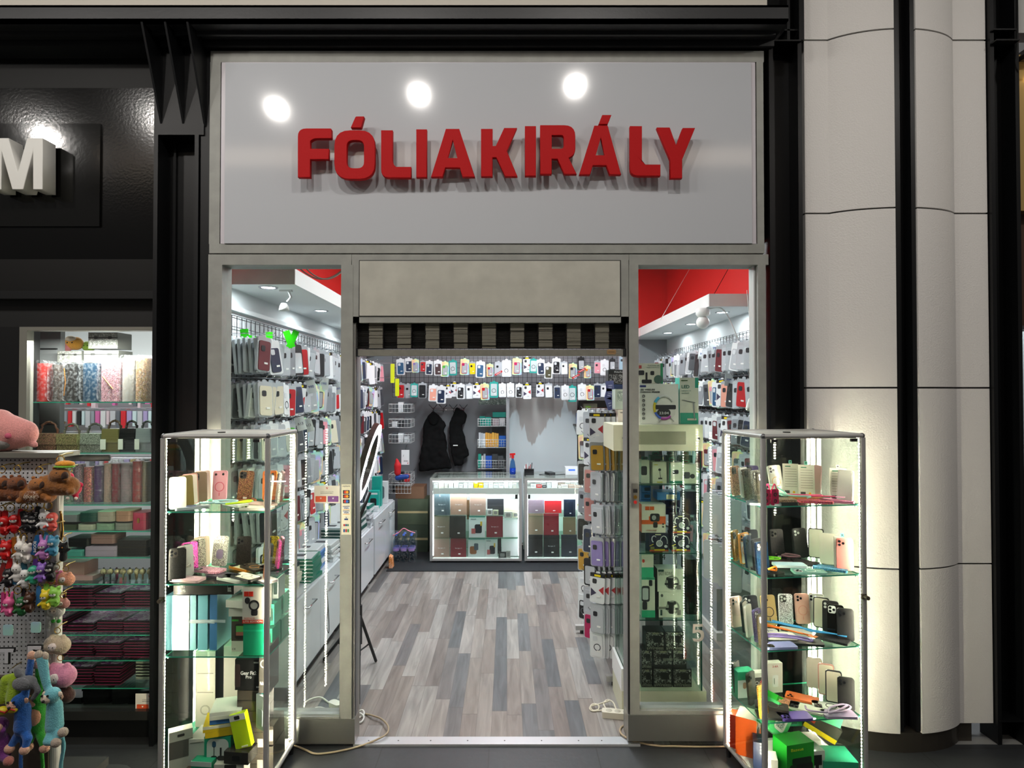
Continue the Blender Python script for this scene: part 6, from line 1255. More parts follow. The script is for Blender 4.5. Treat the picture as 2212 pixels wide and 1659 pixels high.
for r_, row in enumerate((TOPROW, SECROW)):
    cnt = {}
    for i, (px, y0, y1, wp, st, co) in enumerate(row):
        c_ = P(px, y0, YG - .12 - .01 * (i % 3)); hgt = c_.z - PZ(y1, YG - .13); sc_ = hgt / .207
        nm = f'{co} {NM_[st]}' if st not in ('tri',) else NM_[st]
        rn = ('upper', 'lower')[r_]
        pack(st, co, (c_.x, c_.y, c_.z), (R.uniform(-.05, .05), R.uniform(-.05, .05), R.uniform(-.12, .12)), f'{nm} phone case hanging {ordn(i)} along the {rn} row of the back grid', f'phone cases in the {rn} row on the back wall', sc_)
        if wp > 15:
            pack(st, co, (c_.x + .002, c_.y + .03, c_.z), (0, R.uniform(-.03, .03), R.uniform(-.1, .1)), f'{nm} case hidden behind the {ordn(i)} one along the {rn} back row', f'phone cases in the {rn} row on the back wall', sc_)
        hooks.append((c_.x - gx0, c_.z - gz0 + .004))
wire_grid('dark wire grid panel with hooks across the top of the back wall', (gx0, YG, gz0), (1, 0, 0), 54, 10, (gx1_ - gx0) / 54, (gz1 - gz0) / 10, hooks, nrm=(0, -1, 0))
# ribbons
for px, py in ((1077, 806), (1244, 813), (1257, 800)):
    c_ = P(px, py, YG - .16); t = thing('red_tag_strip', f'red slanted tag strip on the cases at the {("left", "middle", "right")[[1077, 1244, 1257].index(px)]} part of the upper back row', 'tag', (c_.x, c_.y, c_.z), (0, -.5, 0)); MB().rbox(.10, .022, -.002, .002, .005).build('strip', mat('#c01c28', .3), t); MB().box((-.035, -.0026, -.002), (.035, -.0019, .002)).build('printed_line', WHITE, t)
# ---- side walls with hanging packs seen edge-on
def side_wall(X, sgn, y0, y1, zt, cols, n_hook, depth, where, skip=lambda y, r: False, pal=None, nper=7, budget=110, scl=1.0):
    """hooks stand off the wall (into the room), packs hang on them facing the aisle"""
    items = []
    for r_, z in enumerate(zt):
        for h_ in range(n_hook):
            y = y0 + (y1 - y0) * (h_ + .5) / n_hook + R.uniform(-.01, .01)
            if skip(y, r_): continue
            st = R.choice(['clear', 'bag', 'bag', 'white', 'clear', 'bag', 'bag', 'white', 'dark'] if R.random() < .8 else ['tri', 'holo']); co = R.choice(cols)
            if pal: st, co = pal.get((r_, h_), (st, co))
            n = R.randint(nper - 2, nper + 1); a0 = -sgn * R.uniform(.0, .3); c0, s0 = co, st; tl = R.uniform(-.07, .07)
            for k in range(n):
                if k < n - 1:
                    if R.random() < .5: co, st = R.choice(['silver', 'white', 'grey', 'silver', 'dark grey', c0]), R.choice(['clear', 'bag', 'white', s0])
                else: co, st = c0, s0
                off = .03 + (depth - .03) * k / max(1, n - 1)
                x = X + sgn * off; rz = sgn * math.pi / 2 + a0 + R.uniform(-.12, .12) + (0 if k < n - 1 else -sgn * R.uniform(0, .4))
                M = Matrix.Translation((x, y, z - .012 + (R.uniform(-.02, 0) if k else 0))) @ Matrix.Rotation(rz, 4, 'Z') @ Matrix.Rotation(R.uniform(-.09, .09) + tl, 4, 'Y') @ Matrix.Rotation(R.uniform(-.12, .06), 4, 'X') @ Matrix.Diagonal((scl * R.uniform(.9, 1.06), scl, scl * R.uniform(.86, 1.12), 1))
                items.append((st, co, M, r_, h_, k, n))
    key = lambda it: -(1 / max(.3, it[2].translation.y - 0) ** 2) * (1.5 if it[5] == it[6] - 1 else 1)
    order = sorted(range(len(items)), key=lambda i: key(items[i])); ind = set(order[:budget])
    for i in ind:
        st, co, M, r_, h_, k, n = items[i]
        nm = f'{co} {NM_[st]}' if st != 'tri' else NM_[st]
        e = M.to_euler(); pack(st, co, M.translation, e, f'{nm} case, {ordn(n - 1 - k)} from the aisle, {ordn(h_)} hook, {ordn(r_)} row, {where}', f'packs on the {where}', scl)
    rest = [(it[0], it[1], it[2]) for i, it in enumerate(items) if i not in ind]
    if rest: merged('hanging_case_packs', rest, f'further tightly hung phone case packs farther along the {where}', 'phone case packs')
    return items
ZT = [2.27, 1.99, 1.72, 1.46, 1.20, .97]
CL = ['silver', 'grey', 'dark grey', 'white', 'black', 'silver', 'white', 'silver', 'cream', 'navy', 'maroon', 'grey', 'pink', 'black', 'dark grey', 'silver', 'red']
pal = {(0, 0): ('clear', 'maroon'), (0, 1): ('white', 'navy'), (0, 2): ('clear', 'silver'), (0, 3): ('bag', 'silver'), (0, 4): ('bag', 'grey'), (0, 5): ('dark', 'grey'), (0, 6): ('bag', 'red'), (1, 0): ('clear', 'cream'), (1, 1): ('clear', 'cream'), (1, 2): ('clear', 'cream'), (1, 3): ('white', 'white'), (1, 4): ('clear', 'red'), (1, 5): ('bag', 'navy'), (1, 7): ('bag', 'silver'), (2, 0): ('clear', 'cream'), (2, 1): ('white', 'silver'), (2, 2): ('clear', 'silver'), (2, 4): ('bag', 'green'), (3, 0): ('clear', 'silver'), (3, 3): ('bag', 'pink')}
NH = 32; LY0, LY1 = 3.88, 7.55
side_wall(LW, 1, LY0, LY1, ZT, CL, NH, .27, 'drawer-side wall', pal=pal, budget=88, scl=1.12)
wire_grid('white-framed wire grid with hooks on the wall above the white drawers', (LW + .015, LY0 - .06, .72), (0, 1, 0), 48, 23, (LY1 - LY0) / 48, 1.68 / 23, [((LY1 - LY0) * (h_ + .5) / NH + .06, z - .72) for z in ZT for h_ in range(NH)], nrm=(1, 0, 0), hl=.27)
t = thing('grid_frame', 'pale frame around the wire grid on the wall above the white drawers', 'frame', (LW, LY0 - .1, 0))
MB().box((0, 0, .7), (.03, .03, 2.45)).box((0, 0, 2.43), (.03, 3.75, 2.46)).build('frame_profile', mat('#cdd0d2', .5), t)
RZT = [2.32, 2.03, 1.74, 1.47, 1.2, .95, .68]
rp = {(0, 0): ('clear', 'silver'), (0, 1): ('clear', 'silver'), (0, 2): ('white', 'silver'), (0, 3): ('clear', 'silver'), (0, 4): ('clear', 'silver'), (0, 5): ('bag', 'maroon'), (0, 6): ('bag', 'grey'), (1, 0): ('clear', 'silver'), (1, 1): ('bag', 'red'), (1, 2): ('clear', 'silver'), (1, 3): ('bag', 'black'), (1, 4): ('bag', 'salmon'), (1, 5): ('tri', 'white'), (1, 6): ('white', 'blue')}
side_wall(RW, -1, 4.55, 7.5, RZT, CL, 24, .25, 'tower-side wall', pal=rp, budget=66, scl=1.12)
wire_grid('dark wire grid with hooks on the wall behind the glass tower', (RW - .015, 4.5, .4), (0, 1, 0), 38, 27, 3.05 / 38, 2.02 / 27, [(3.05 * (h_ + .5) / 24, z - .4) for z in RZT for h_ in range(24)], nrm=(-1, 0, 0), hl=.25)
for k, (px, y0_, w_, h_, ry) in enumerate(((484, 712, 10, 52, .15), (520, 709, 17, 44, -.1), (532, 722, 18, 26, .3), (562, 712, 15, 40, 0), (594, 708, 15, 40, -.35), (612, 706, 14, 42, .4))):  # green plates modelled in place of the stickers' reflection on the hooks
    c_ = P(px, y0_, 3.98); t = thing('green_sticker_reflection', f'{ordn(k)} green tab from the window edge, added for a sticker reflection above the first row', 'reflection tab', (c_.x, 3.98 + .05 * k, c_.z), (0, ry, .2), 'green sticker reflections'); MB().box((-w_ / 680, -.001, -h_ / 340), (w_ / 680, .001, 0)).build('flag', mat('#35d411', .3), t)
# paper price notes clipped to hooks
k = 0
for (x, y, z, tx) in ((-1.50, 4.75, 1.99, ''), (-1.49, 5.1, 2.02, '1990'), (-1.50, 4.5, 1.72, 'A13'), (-1.5, 4.68, 1.70, 'A13'), (-1.5, 5.5, 1.98, ''), (-1.49, 6.2, 1.73, ''), (-1.5, 5.9, 1.45, ''), (-1.5, 5.2, 1.44, ''), (-1.5, 6.4, 1.2, ''), (-1.5, 5.7, 1.18, ''), (-1.5, 6.6, 1.97, ''), (-1.5, 6.0, 1.99, ''), (1.78, 5.35, 2.33, ''), (1.78, 5.0, 2.05, ''), (1.79, 5.7, 2.3, '')):
    t = thing('paper_note', f'{ordn(k)} white handwritten paper note clipped to a hook, counted from the near hooks', 'note', (x, y, z), (.1, R.uniform(-.3, .3), R.uniform(-.3, .3)), 'handwritten paper notes'); k += 1
    MB().box((-.035, -.0008, -.10), (.035, .0008, 0)).build('paper', mat('#eceff2', .6), t)
    put_text(tx or '990', 0, -.05, .04, .02, -.0012, '#2a2a4a' if tx.startswith('A') else '#3a4a9a', t)
# ---- white drawer cabinets on the left
def drawer_cab(label, y0, y1, h0, h1, n=2):
    t = thing('drawer_cabinet', label, 'cabinet', (-1.56, (y0 + y1) / 2, 0)); L_2 = (y1 - y0) / 2 - .002
    MB().box((-.22, -L_2, h0), (.235, L_2, h1)).build('body', mat('#c9cdd2', .4), t)
    for k in range(n):
        a = -L_2 + 2 * L_2 * k / n + .003; c_ = -L_2 + 2 * L_2 * (k + 1) / n - .003
        d = MB().box((.236, a, h0 + .01), (.254, c_, h1 - .012)).build('door', mat('#dfe4e9', .25, coat=.3), t)
        MB().tube([(.254, (a + c_) / 2 - .09, h1 - .09), (.285, (a + c_) / 2 - .09, h1 - .09), (.285, (a + c_) / 2 + .09, h1 - .09), (.254, (a + c_) / 2 + .09, h1 - .09)], .005, 8).build('handle', CHROME, d)
    MB().box((-.2, -L_2 + .02, 0), (.2, L_2 - .02, h0)).build('plinth', mat('#2c2d30'), t)
drawer_cab('white drawer cabinet with steel handles nearest the narrow window', 3.85, 4.95, .09, .60)
drawer_cab('white drawer cabinet with steel handles in the middle of the left side', 4.97, 6.15, .09, .60)
drawer_cab('white drawer cabinet at the far end beside the water bottles', 6.2, 7.3, .09, .66, n=2)
# things piled on the cabinets
def pile(label, x, y, z, n, w_, d_, h_, cols, dec=(), yaw=0, name='tablet_case_box', side=None):
    for k in range(n):
        c_ = cols[k % len(cols)]
        t = thing(name, f'{ordn(k)} from below in {label}', 'box', (x + R.uniform(-.008, .008), y + R.uniform(-.008, .008), z + k * (h_ + .0008)), (0, 0, yaw + R.uniform(-.08, .08)), label)
        fill_box(t, w_, d_, h_, c_, dec, None, .35, side)
        if k == n - 1: MB().box((-w_ / 2 + .012, -d_ / 2 + .012, h_), (w_ / 2 - .012, d_ / 2 - .012, h_ + .001)).build('printed_top', mat('#c9ced2' if c_ != '#1e2a3a' else '#20242e', .3), t); MB().rbox(w_ * .4, d_ * .3, -h_ - .0018, -h_ - .001, .01).build('printed_picture', mat('#4a4c52'), t).rotation_euler = (-math.pi / 2, 0, 0)
Zc = .602
pile('cream flat boxes stacked nearest the narrow window', -1.52, 4.06, Zc, 5, .3, .2, .028, ['#d6d4bf'], side='#d9d9c8')
pile('dark topped flat boxes on the cream pile', -1.52, 4.08, Zc + .145, 1, .28, .22, .03, ['#1e2a3a'])
pile('teal edged boxes behind the cream pile', -1.46, 4.38, Zc, 6, .26, .22, .026, ['#0f7a62'], [('r', 0, .35, 1, .65, '#d2d8d6')])
pile('blue flat boxes at the window edge', -1.5, 4.64, Zc, 5, .26, .2, .03, ['#2a6fb8', '#dfe3e6', '#2a6fb8'], [('r', 0, .3, 1, .6, '#e8ecf0')])
pile('white booklets beside the blue boxes', -1.46, 4.9, Zc, 7, .24, .22, .018, ['#dfe1e2', '#c9cccd'], [('r', .1, .3, .9, .6, '#7a7d80')])
pile('teal tablet case boxes in the middle', -1.47, 5.22, Zc, 7, .26, .22, .026, ['#0e4f4a', '#123f40'], [('r', 0, .6, 1, .9, '#cdd4d4')])
pile('white topped teal tablet boxes', -1.5, 5.52, Zc, 5, .28, .24, .03, ['#0f5a50'], [('r', 0, .6, 1, .95, '#d9dee0')])
pile('tall pile of white topped tablet boxes', -1.48, 5.84, Zc, 8, .28, .25, .03, ['#d4d9da', '#0d4a44'], [('r', 0, 0, 1, .3, '#0f5a50')])
pile('white slanted magazines over the drawer edge', -1.45, 6.1, Zc, 6, .26, .14, .02, ['#d8dde2', '#9aa0a6'])
pile('flat teal boxes at the far cabinet', -1.5, 6.42, .662, 3, .24, .2, .03, ['#127a6c', '#d0d6d8'])
for (nm, y, w_, h_, c_, lb, dd) in (('charger_box', 6.7, .11, .19, '#17b0a2', 'teal standing box with a black charger picture at the far cabinet', [('q', .2, .1, .8, .6, '#1c2022'), ('r', .1, .8, .9, .9, '#e0f0ee')]), ('charger_box', 6.86, .1, .32, '#15a89a', 'tall teal standing box behind the charger box', [('r', .1, .1, .9, .5, '#dfe8e8')]), ('router_box', 6.55, .15, .05, '#dfe3e6', 'small white box on the far cabinet', []), ('tablet_box', 7.05, .16, .24, '#e3e8ea', 'white upright box beside the far wire baskets', [('q', .2, .2, .8, .8, '#5a6a70')])):
    t = thing(nm, lb, 'box', (-1.42, y, .662 + (.001 if y != 6.55 else .0))); fill_box(t, w_, .08, h_, c_, dd)
t = thing('yellow_box', 'thin yellow box lying at the end of the far cabinet', 'box', (-1.42, 6.98 - .4 + .06 + .12, .662)); fill_box(t, .1, .02, .012, '#e8e010') 
# coil and phone strap hanging from handles
t = thing('hanging_cable', 'black cable hanging in a loop from the nearest drawer handle', 'cable', (-1.27, 4.42, .5)); MB().tube(smoothpath([(0, 0, .02), (.01, 0, -.1), (0, .01, -.25), (.012, .02, -.3), (.015, .01, -.2), (.005, 0, -.02)]), .003, 6).build('cord', BLACK, t)
# hanging yellow measuring tags on left end
for k, (px, py, h_) in enumerate(((848, 786, .22), (858, 818, .20))):
    c_ = P(px, py, 7.2); t = thing('yellow_tag_strip', f'{("upper", "lower")[k]} bright yellow hanging strip at the far end of the left wall', 'tag', (c_.x, c_.y, c_.z)); MB().rbox(.045, h_, -.003, .003, .006, cz=-h_ / 2).build('strip', mat('#d8e000', .4), t); MB().tube([(0, 0, -.004), (0, 0, .01), (-1.79 - c_.x, .02, .01)], .003, 5).build('hook', CHROME, t)
# wire baskets (left far)
def basket(label, c_, w_, d_, h_, nx=9, nz=3, yaw=0, col='#d9dcdd'):
    t = thing('wire_basket', label, 'basket', c_, (0, 0, yaw)); b = MB()
    X_, Y_ = w_ / 2, d_ / 2; r = .0025
    for z in [h_ * j / nz for j in range(nz + 1)]: b.tube([(-X_, -Y_, z), (X_, -Y_, z), (X_, Y_, z), (-X_, Y_, z), (-X_, -Y_, z)], r if z < h_ else r * 1.8, 4)
    for i in range(nx + 1): x = -X_ + w_ * i / nx; b.tube([(x, -Y_, h_), (x, -Y_, 0), (x, Y_, 0), (x, Y_, h_)], r, 4)
    for y in (-Y_ / 2, 0, Y_ / 2): b.tube([(-X_, y, h_), (-X_, y, 0), (X_, y, 0), (X_, y, h_)], r, 4)
    b.build('wire_body', mat(col, .35, .3), t)
    for x in (-X_ + .02, X_ - .02): MB().tube([(x, Y_, h_), (x, 7.998 - c_[1], h_ + .01)], .004, 5).build('wall_hook', CHROME, t)
    return t
for k, (py, z) in enumerate(((880, 0), (912, 0), (945, 0), (1030, 0), (1052, 0))):
    c_ = P(872, py, 7.55); basket(f'{ordn(k)} white wire basket from the top, mounted left of the black jackets', (c_.x - .03, 7.6, c_.z - .06), .26, .3, .1, 7, 2)
    for j in range(3):
        tt = thing('small_box', f'{ordn(j)} little box in the {ordn(k)} wire basket left of the jackets', 'box', (c_.x - .1 + j * .07, 7.55, c_.z - .055), group='boxes in the left baskets'); fill_box(tt, .06, .08, R.uniform(.05, .12), R.choice(['#2a2c30', '#c9ced2', '#147a6e', '#8a8e92', '#dfe3e6', '#c02028' if k == 3 else '#55585c']))
t = pxbox('closing_sign', 'white door sign with a red W propped in the baskets left of the jackets', 'sign', 867, 972, 884, 1004, 7.35, .01, '#e6e8ea', [('t', .3, .2, .85, .3, '#222222', 'JÖVÖK', 0, .01), ('t', .75, .06, .9, .16, '#c8322b', 'W', 0, .02), ('l', .25, .55, .3, .68, '#222222')]); MB().tube([(0, 0, .17), (0, .12, .23)], .002, 5).build('string', BLACK, t)
t = thing('red_bag', 'red cloth bag hanging under the white door sign', 'bag', P(859, 1010, 7.3)); me = blob([((0, 0, .02), (.0, 0, -.06), .045, .04), ((-.01, 0, .09), (0, 0, .02), .02, .035)], vox=.012); me.materials.append(mat('#c0121c', .7)); link('body', me, t)
t = thing('blue_bag', 'folded blue plastic bag in the lower basket', 'bag', P(868, 1032, 7.3)); me = blob([((-.05, 0, 0), (.06, 0, .015), .035, .03)], vox=.012); me.materials.append(mat('#123a8a', .4)); link('body', me, t)
# cartons and water on the floor, left back
def carton(label, x, y, z, w_, d_, h_, col, yaw=0, tape=True):
    t = thing('cardboard_box', label, 'box', (x, y, z), (0, 0, yaw)); fill_box(t, w_, d_, h_, col, [('r', .0, .45, 1, .53, '#b5a47a')] if tape else [], m=mat(col, .7, kind='worn', scale=12)); return t
carton('green wrapped carton on the floor behind the counter, lowest', -1.12, 7.6, .001, .36, .3, .33, '#3c4636'); carton('green wrapped carton with brown tape, second', -1.12, 7.6, .333, .36, .3, .3, '#46503c'); carton('open brown carton on top of the green ones', -1.16, 7.62, .635, .34, .28, .14, '#6a4a34', tape=False)
for i in range(3):
    for j in range(2):
        x, y = -1.24 + i * .085, 7.02 + j * .085
        t = thing('water_bottle', f'{ordn(i + 3 * j)} clear water bottle in the pink-handled pack beside the far drawers' , 'bottle', (x, y, .001), group='water bottles in a pack')
        MB().lathe([(.030, 0), (.036, .01), (.036, .08), (.032, .10), (.036, .12), (.036, .21), (.026, .26), (.012, .29), (.012, .30)], seg=14).build('bottle_body', mat('#c9dbe6', .08, kind='glass'), t)
        MB().lathe([(.0355, .13), (.0365, .135), (.0365, .16), (.0355, .165)], seg=14).build('bottle_label', mat('#9a7ac0', .4), t)
        MB().lathe([(.014, .298), (.014, .318), (.001, .318)], seg=12).build('bottle_cap', mat('#2a5ac0', .4), t)
t = thing('pack_handle', 'pink ribbon handle and shrink wrap on the pack of water bottles', 'packaging', (-1.155, 7.06, .001)); MB().tube(smoothpath([(-.12, -.05, .30), (-.05, -.05, .34), (0, -.05, .38), (.06, -.04, .35), (.12, 0, .32)]), .006, 6).build('ribbon', mat('#e88aa0', .5), t); MB().box((-.13, -.085, .0), (.132, .088, .33)).build('shrink_wrap', mat('#ffffff', .1, kind='film'), t)
t = thing('paper_bag', 'orange patterned paper bag on the floor beside the water bottles', 'bag', (-1.27, 6.8 - .0, .001)); MB().prism([(-.0, 0), (.04, 0), (.03, .12), (-.0, .14)], -.05, .05).build('body', mat('#d8823a', .6, kind='marks', scale=30), t)
t = thing('pile_of_clothes', 'dark crumpled clothes heap on the floor against the back wall', 'clothes', (-.78, 7.72, .62)); 
me = blob([((-.0, 0, 0), (.05, 0, .02), .09, .08), ((0, 0, .06), (.04, 0, .09), .06, .05), ((.03, 0, -.08), (.03, 0, -.53), .08, .085)], vox=.02); me.materials.append(mat('#1a1f28', .9)); link('body', me, t)
# floor mat
a, c_ = PF(826, 1233), PF(1290, 1180)
t = link('floor_mat', MB().box((-1.28, 6.66, .0015), (1.25, 7.78, .010)).mesh('floor_mat', mat('#23262a', .95, bump=.6, scale=220)), label='long charcoal ribbed floor mat under the glass counters', cat='mat')
# coat rack + jackets
t = thing('coat_rack', 'chrome coat rack with four double hooks on the back wall', 'coat rack', (PX(967, 7.95), 7.98, PZ(884, 7.95)))
for z in (-.01, .012): MB().tube([(-.2, -.015, z), (.22, -.015, z)], .004, 6).build('bar', CHROME, t)
for k in range(4):
    x = -.18 + k * .128
    MB().tube([(x - .05, -.09, .06), (x, -.04, 0), (x + .05, -.09, .06)], .005, 6).build('upper_hook', mat('#3a3a3c', .3, .6), t); MB().tube([(x, 0, .02), (x, -.02, -.02), (x, -.05, -.035), (x, -.06, -.02)], .005, 6).build('lower_hook', mat('#3a3a3c', .3, .6), t)
def jacket(label, px, outline_px):
    Yj = 7.9; pts = [P(x, y, Yj) for x, y in outline_px]; cx_ = sum(p.x for p in pts) / len(pts); zt = max(p.z for p in pts)
    t = thing('jacket', label, 'jacket', (cx_, Yj, zt)); b = MB(); pl = [(p.x - cx_, p.z - zt) for p in pts]
    b.prism(pl, -.05, .05); me = b.mesh('cloth', mat('#0b0b0c', .85, spec=.2))
    o = bpy.data.objects.new('tmp', me); COL.objects.link(o); m_ = o.modifiers.new('r', 'REMESH'); m_.mode = 'VOXEL'; m_.voxel_size = .014; m_.use_smooth_shade = True; s_ = o.modifiers.new('s', 'SMOOTH'); s_.iterations = 14; s_.factor = .5
    tx = bpy.data.textures.new('folds', 'CLOUDS'); tx.noise_scale = .09; d_ = o.modifiers.new('d', 'DISPLACE'); d_.texture = tx; d_.strength = .035
    dg = bpy.context.evaluated_depsgraph_get(); out = bpy.data.meshes.new_from_object(o.evaluated_get(dg), depsgraph=dg); bpy.data.objects.remove(o)
    if not out.materials: out.materials.append(mat('#0b0b0c', .85, spec=.2))
    link('body', out, t); return t, zt, cx_
t, zt, cx_ = jacket('long black hooded jacket hanging from the first hook of the coat rack', 937, [(936, 888), (946, 896), (962, 914), (964, 920), (958, 930), (963, 950), (969, 990), (976, 1012), (945, 1013), (925, 1018), (904, 1017), (907, 990), (915, 945), (913, 924), (917, 912), (926, 896)])
MB().ball((P(937, 905, 7.86).x - cx_, -.06, P(937, 905, 7.86).z - zt), .06, sc=(1.1, .5, 1.3)).build('hood', mat('#0d0d0e', .9, spec=.2), t)
t, zt, cx_ = jacket('shorter black jacket with a small pale tag, hanging from the third hook', 990, [(984, 880), (1000, 886), (1010, 897), (1006, 912), (998, 918), (1001, 935), (1013, 983), (1004, 988), (1000, 1004), (981, 1008), (972, 960), (970, 915), (977, 902)])
MB().box((P(979, 961, 7.84).x - cx_, -.075, P(979, 963, 7.84).z - zt), (P(989, 961, 7.84).x - cx_, -.07, P(979, 961, 7.84).z - zt)).build('tag', WHITE, t)
# half painted board / door panel and divider
Yw = 7.9
a, c_ = P(1100, 858, Yw), P(1247, 1160, Yw)
t = struct('door_2', MB().box((a.x, Yw, .01), (c_.x, Yw + .04, a.z)), patch_mat())
MB().box((P(1093.5, 0, Yw - .3).x, Yw - .3, 0), (P(1100, 0, Yw - .3).x, Yw, PZ(858, Yw - .3))).build('door_frame', mat('#9a9ca0', .4, .3), t)
# dark storage corner right of the board
struct('wall_storage', MB().box((P(1249, 0, 7.95).x, 7.93, 0), (RW, 7.99, 1.8)), mat('#2a2621', .8))
t = pxbox('projector', 'beige device box with a green label on the upper shelf right of the board', 'device', 1262, 872, 1290, 888, 7.7, .15, '#7d7a66', [('r', .1, .2, .5, .7, '#7aa83a')])
struct('trim_30', MB().box((P(1249, 0, 7.7).x, 7.6, PZ(889, 7.7) - .02), (1.6, 7.93, PZ(889, 7.7) - .001)), mat('#3a342c'))
pxbox('storage_box', 'blue plastic storage box on the shelf right of the board', 'box', 1247, 893, 1258, 916, 7.72, .15, '#1a55a8')
struct('trim_31', MB().box((P(1240, 0, 7.7).x, 7.6, PZ(917, 7.72) - .02), (1.6, 7.93, PZ(917, 7.72) - .001)), mat('#3a342c'))
# wire shelves on the right of the jackets
rows = [(905, 921, [('teal', 1036, 1062, 893, '#1c9a8c'), ('pale', 1064, 1092, 906, '#b9aeb8')]), (950, 967, []), (995, 1013, [])]
for k, (y0, y1) in enumerate(((905, 921), (950, 967), (995, 1013))):
    z = PZ(y1, 7.7); w_ = PX(1094, 7.7) - PX(1032, 7.7); basket(f'{("upper", "middle", "lower")[k]} white wire basket shelf between jackets and painted board', ((PX(1032, 7.7) + PX(1094, 7.7)) / 2, 7.8, z), w_, .2, PZ(y0, 7.7) - z, 11, 3)
def shelfbox(lb, x0, x1, yt, k, col, dec=()):
    yb = (920.5, 966.5, 1012.5)[k]; pxbox('accessory_box', lb, 'box', x0, yt, x1, yb, 7.78, .08, col, dec, zb=PZ((921, 967, 1013)[k], 7.7) + .004)
for a in (('teal box standing first in the upper basket', 1036, 1048, 900, 0, '#15887c'), ('teal box standing second in the upper basket', 1049, 1061, 902, 0, '#1a9a8c'), ('rose grey box in the upper basket', 1064, 1078, 905, 0, '#a8989e'), ('pale box at the end of the upper basket', 1079, 1091, 904, 0, '#c9c4c8')): shelfbox(*a)
pxbox('accessory_box', 'long teal box lying across the upper basket', 'box', 1064, 889, 1094, 900, 7.82, .09, '#168a7c', zb=PZ(921, 7.7) + .108)
for i, c_ in enumerate(['#c9ced4', '#b9c0c8', '#cfd4d8', '#e0a03c', '#e2a848', '#dd9a3a', '#e6b04c', '#e0a444', '#e2aa50']): x = 1034 + i * 4.8; shelfbox(f'{ordn(i)} slim upright box from the jackets in the middle basket', x, x + 4.4, 936 + (i % 3), 1, c_)
shelfbox('blue box with print at the end of the middle basket', 1078, 1093, 943, 1, '#1f5ab0')
for i, (c_, w_) in enumerate([('#1fa08c', 6), ('#c9ced2', 4), ('#b5bcc4', 4), ('#2a60c8', 13), ('#3a3c40', 12), ('#4a4c50', 11)]): x = 1033 + sum((6, 4, 4, 13, 12, 11)[:i]) + i * .8; shelfbox(f'{ordn(i)} upright box from the jackets in the lower basket', x, x + w_, 983 + (i % 2) * 4, 2, c_)
t = pxbox('leaflet_stack', 'pale patterned cushion rolls under the grid above the wire baskets', 'packaging', 1034, 862, 1094, 874, 7.8, .12, '#8f9a94', [('m', 0, 0, 1, 1, '#6a7a74')])
t.children[0]
# ---------------------------------------------------------------- glass counters
def counter(label, px0, px1, led_seed):
    Yc = 6.97; x0, x1 = PX(px0, Yc), PX(px1, Yc); w_ = x1 - x0; t = thing('glass_counter', label, 'counter', (x0, Yc, 0)); Hc, Dc = .955, .55
    for x in (0, w_ - .03):
        for y in (0, Dc - .03): MB().box((x, y, .03), (x + .03, y + .03, Hc - .012)).build('post', ALU, t)
    for y in (0, Dc - .025):
        for z in (.03, Hc - .032): MB().box((.03, y, z), (w_ - .03, y + .025, z + .022)).build('rail', ALU, t)
    for x in (0, w_ - .025): MB().box((x, .03, Hc - .032), (x + .025, Dc - .03, Hc - .012)).build('rail', ALU, t)
    MB().box((0, 0, Hc - .012), (w_, Dc, Hc)).build('glass_top', GLASS, t)
    MB().box((.03, .005, .055), (w_ - .03, .009, Hc - .035)).build('glass_front', GLASS, t)
    MB().box((.005, .03, .055), (.009, Dc - .03, Hc - .035)).build('glass_side', GLASS, t); MB().box((w_ - .009, .03, .055), (w_ - .005, Dc - .03, Hc - .035)).build('glass_side', GLASS, t)
    MB().box((.03, .02, .815), (w_ - .03, Dc - .03, .825)).build('shelf', WHITE, t); MB().box((.032, .014, .77), (w_ - .032, .028, .835)).build('white_band', WHITE, t)
    MB().box((.03, Dc - .02, .03), (w_ - .03, Dc - .012, Hc - .04)).build('back_panel', WHITE, t); MB().box((.03, .03, .03), (w_ - .03, Dc - .03, .05)).build('floor_panel', WHITE, t)
    MB().box((.02, .03, .0), (.07, .5, .03)).build('foot', BLACK, t); MB().box((w_ - .07, .03, 0), (w_ - .02, .5, .03)).build('foot', BLACK, t)
    MB().box((.035, .012, Hc - .05), (w_ - .035, .022, Hc - .04)).build('led_strip', mat('#f4f8ff', emit=22), t); MB().box((.035, .032, .785), (w_ - .035, .05, .80)).build('led_strip', mat('#f4f8ff', emit=90), t)
    for x in (.034, w_ - .039): MB().box((x, .03, .08), (x + .005, .035, .76)).build('led_strip', mat('#f4f8ff', emit=14), t)
    lx = w_ - .06 if px0 < 1000 else .05
    MB().box((lx - .012, -.004, .72), (lx + .012, .004, .765)).build('lock', mat('#4a4a4c', .3, .8), t)
    return t
counter('lit glass counter full of tablet cases, the one with the spray bottle', 929, 1127, 1); counter('lit glass counter full of tablet cases, the one with the card terminal', 1133, 1332, 2)
def tab(x0, y0, x1, y1, col, txt, lb, dec=None, dx=0, rot=0, Y=7.06, cx0=850):
    X0, Y0_, X1, Y1_ = 850 + x0 / 4.045, 850 + y0 / 4.045, 850 + x1 / 4.045, 850 + y1 / 4.045
    return pxbox('tablet_case', lb, 'tablet case', X0, Y0_, X1, Y1_, Y, .022, col, dec if dec is not None else ([('t', .3, .45, .72, .52, '#e8e8ea', txt)] if txt else []) + [('r', .5, .18, .64, .24, '#f0f0f0')], rough=.4, tilt=0, rot=rot)
TEALBOX = lambda dk: [('r', 0, .95, 1, 1, '#17807a'), ('q', .35, .2, .8, .62, '#26282e'), ('r', .15, .18, .4, .42, '#b05a5a'), ('r', .7, .55, .82, .75, '#c9a83a'), ('r', .1, .85, .45, .88, '#6a7076')]
tp = 'For ipro 11'
def shelfline(y, lb_):
    pass
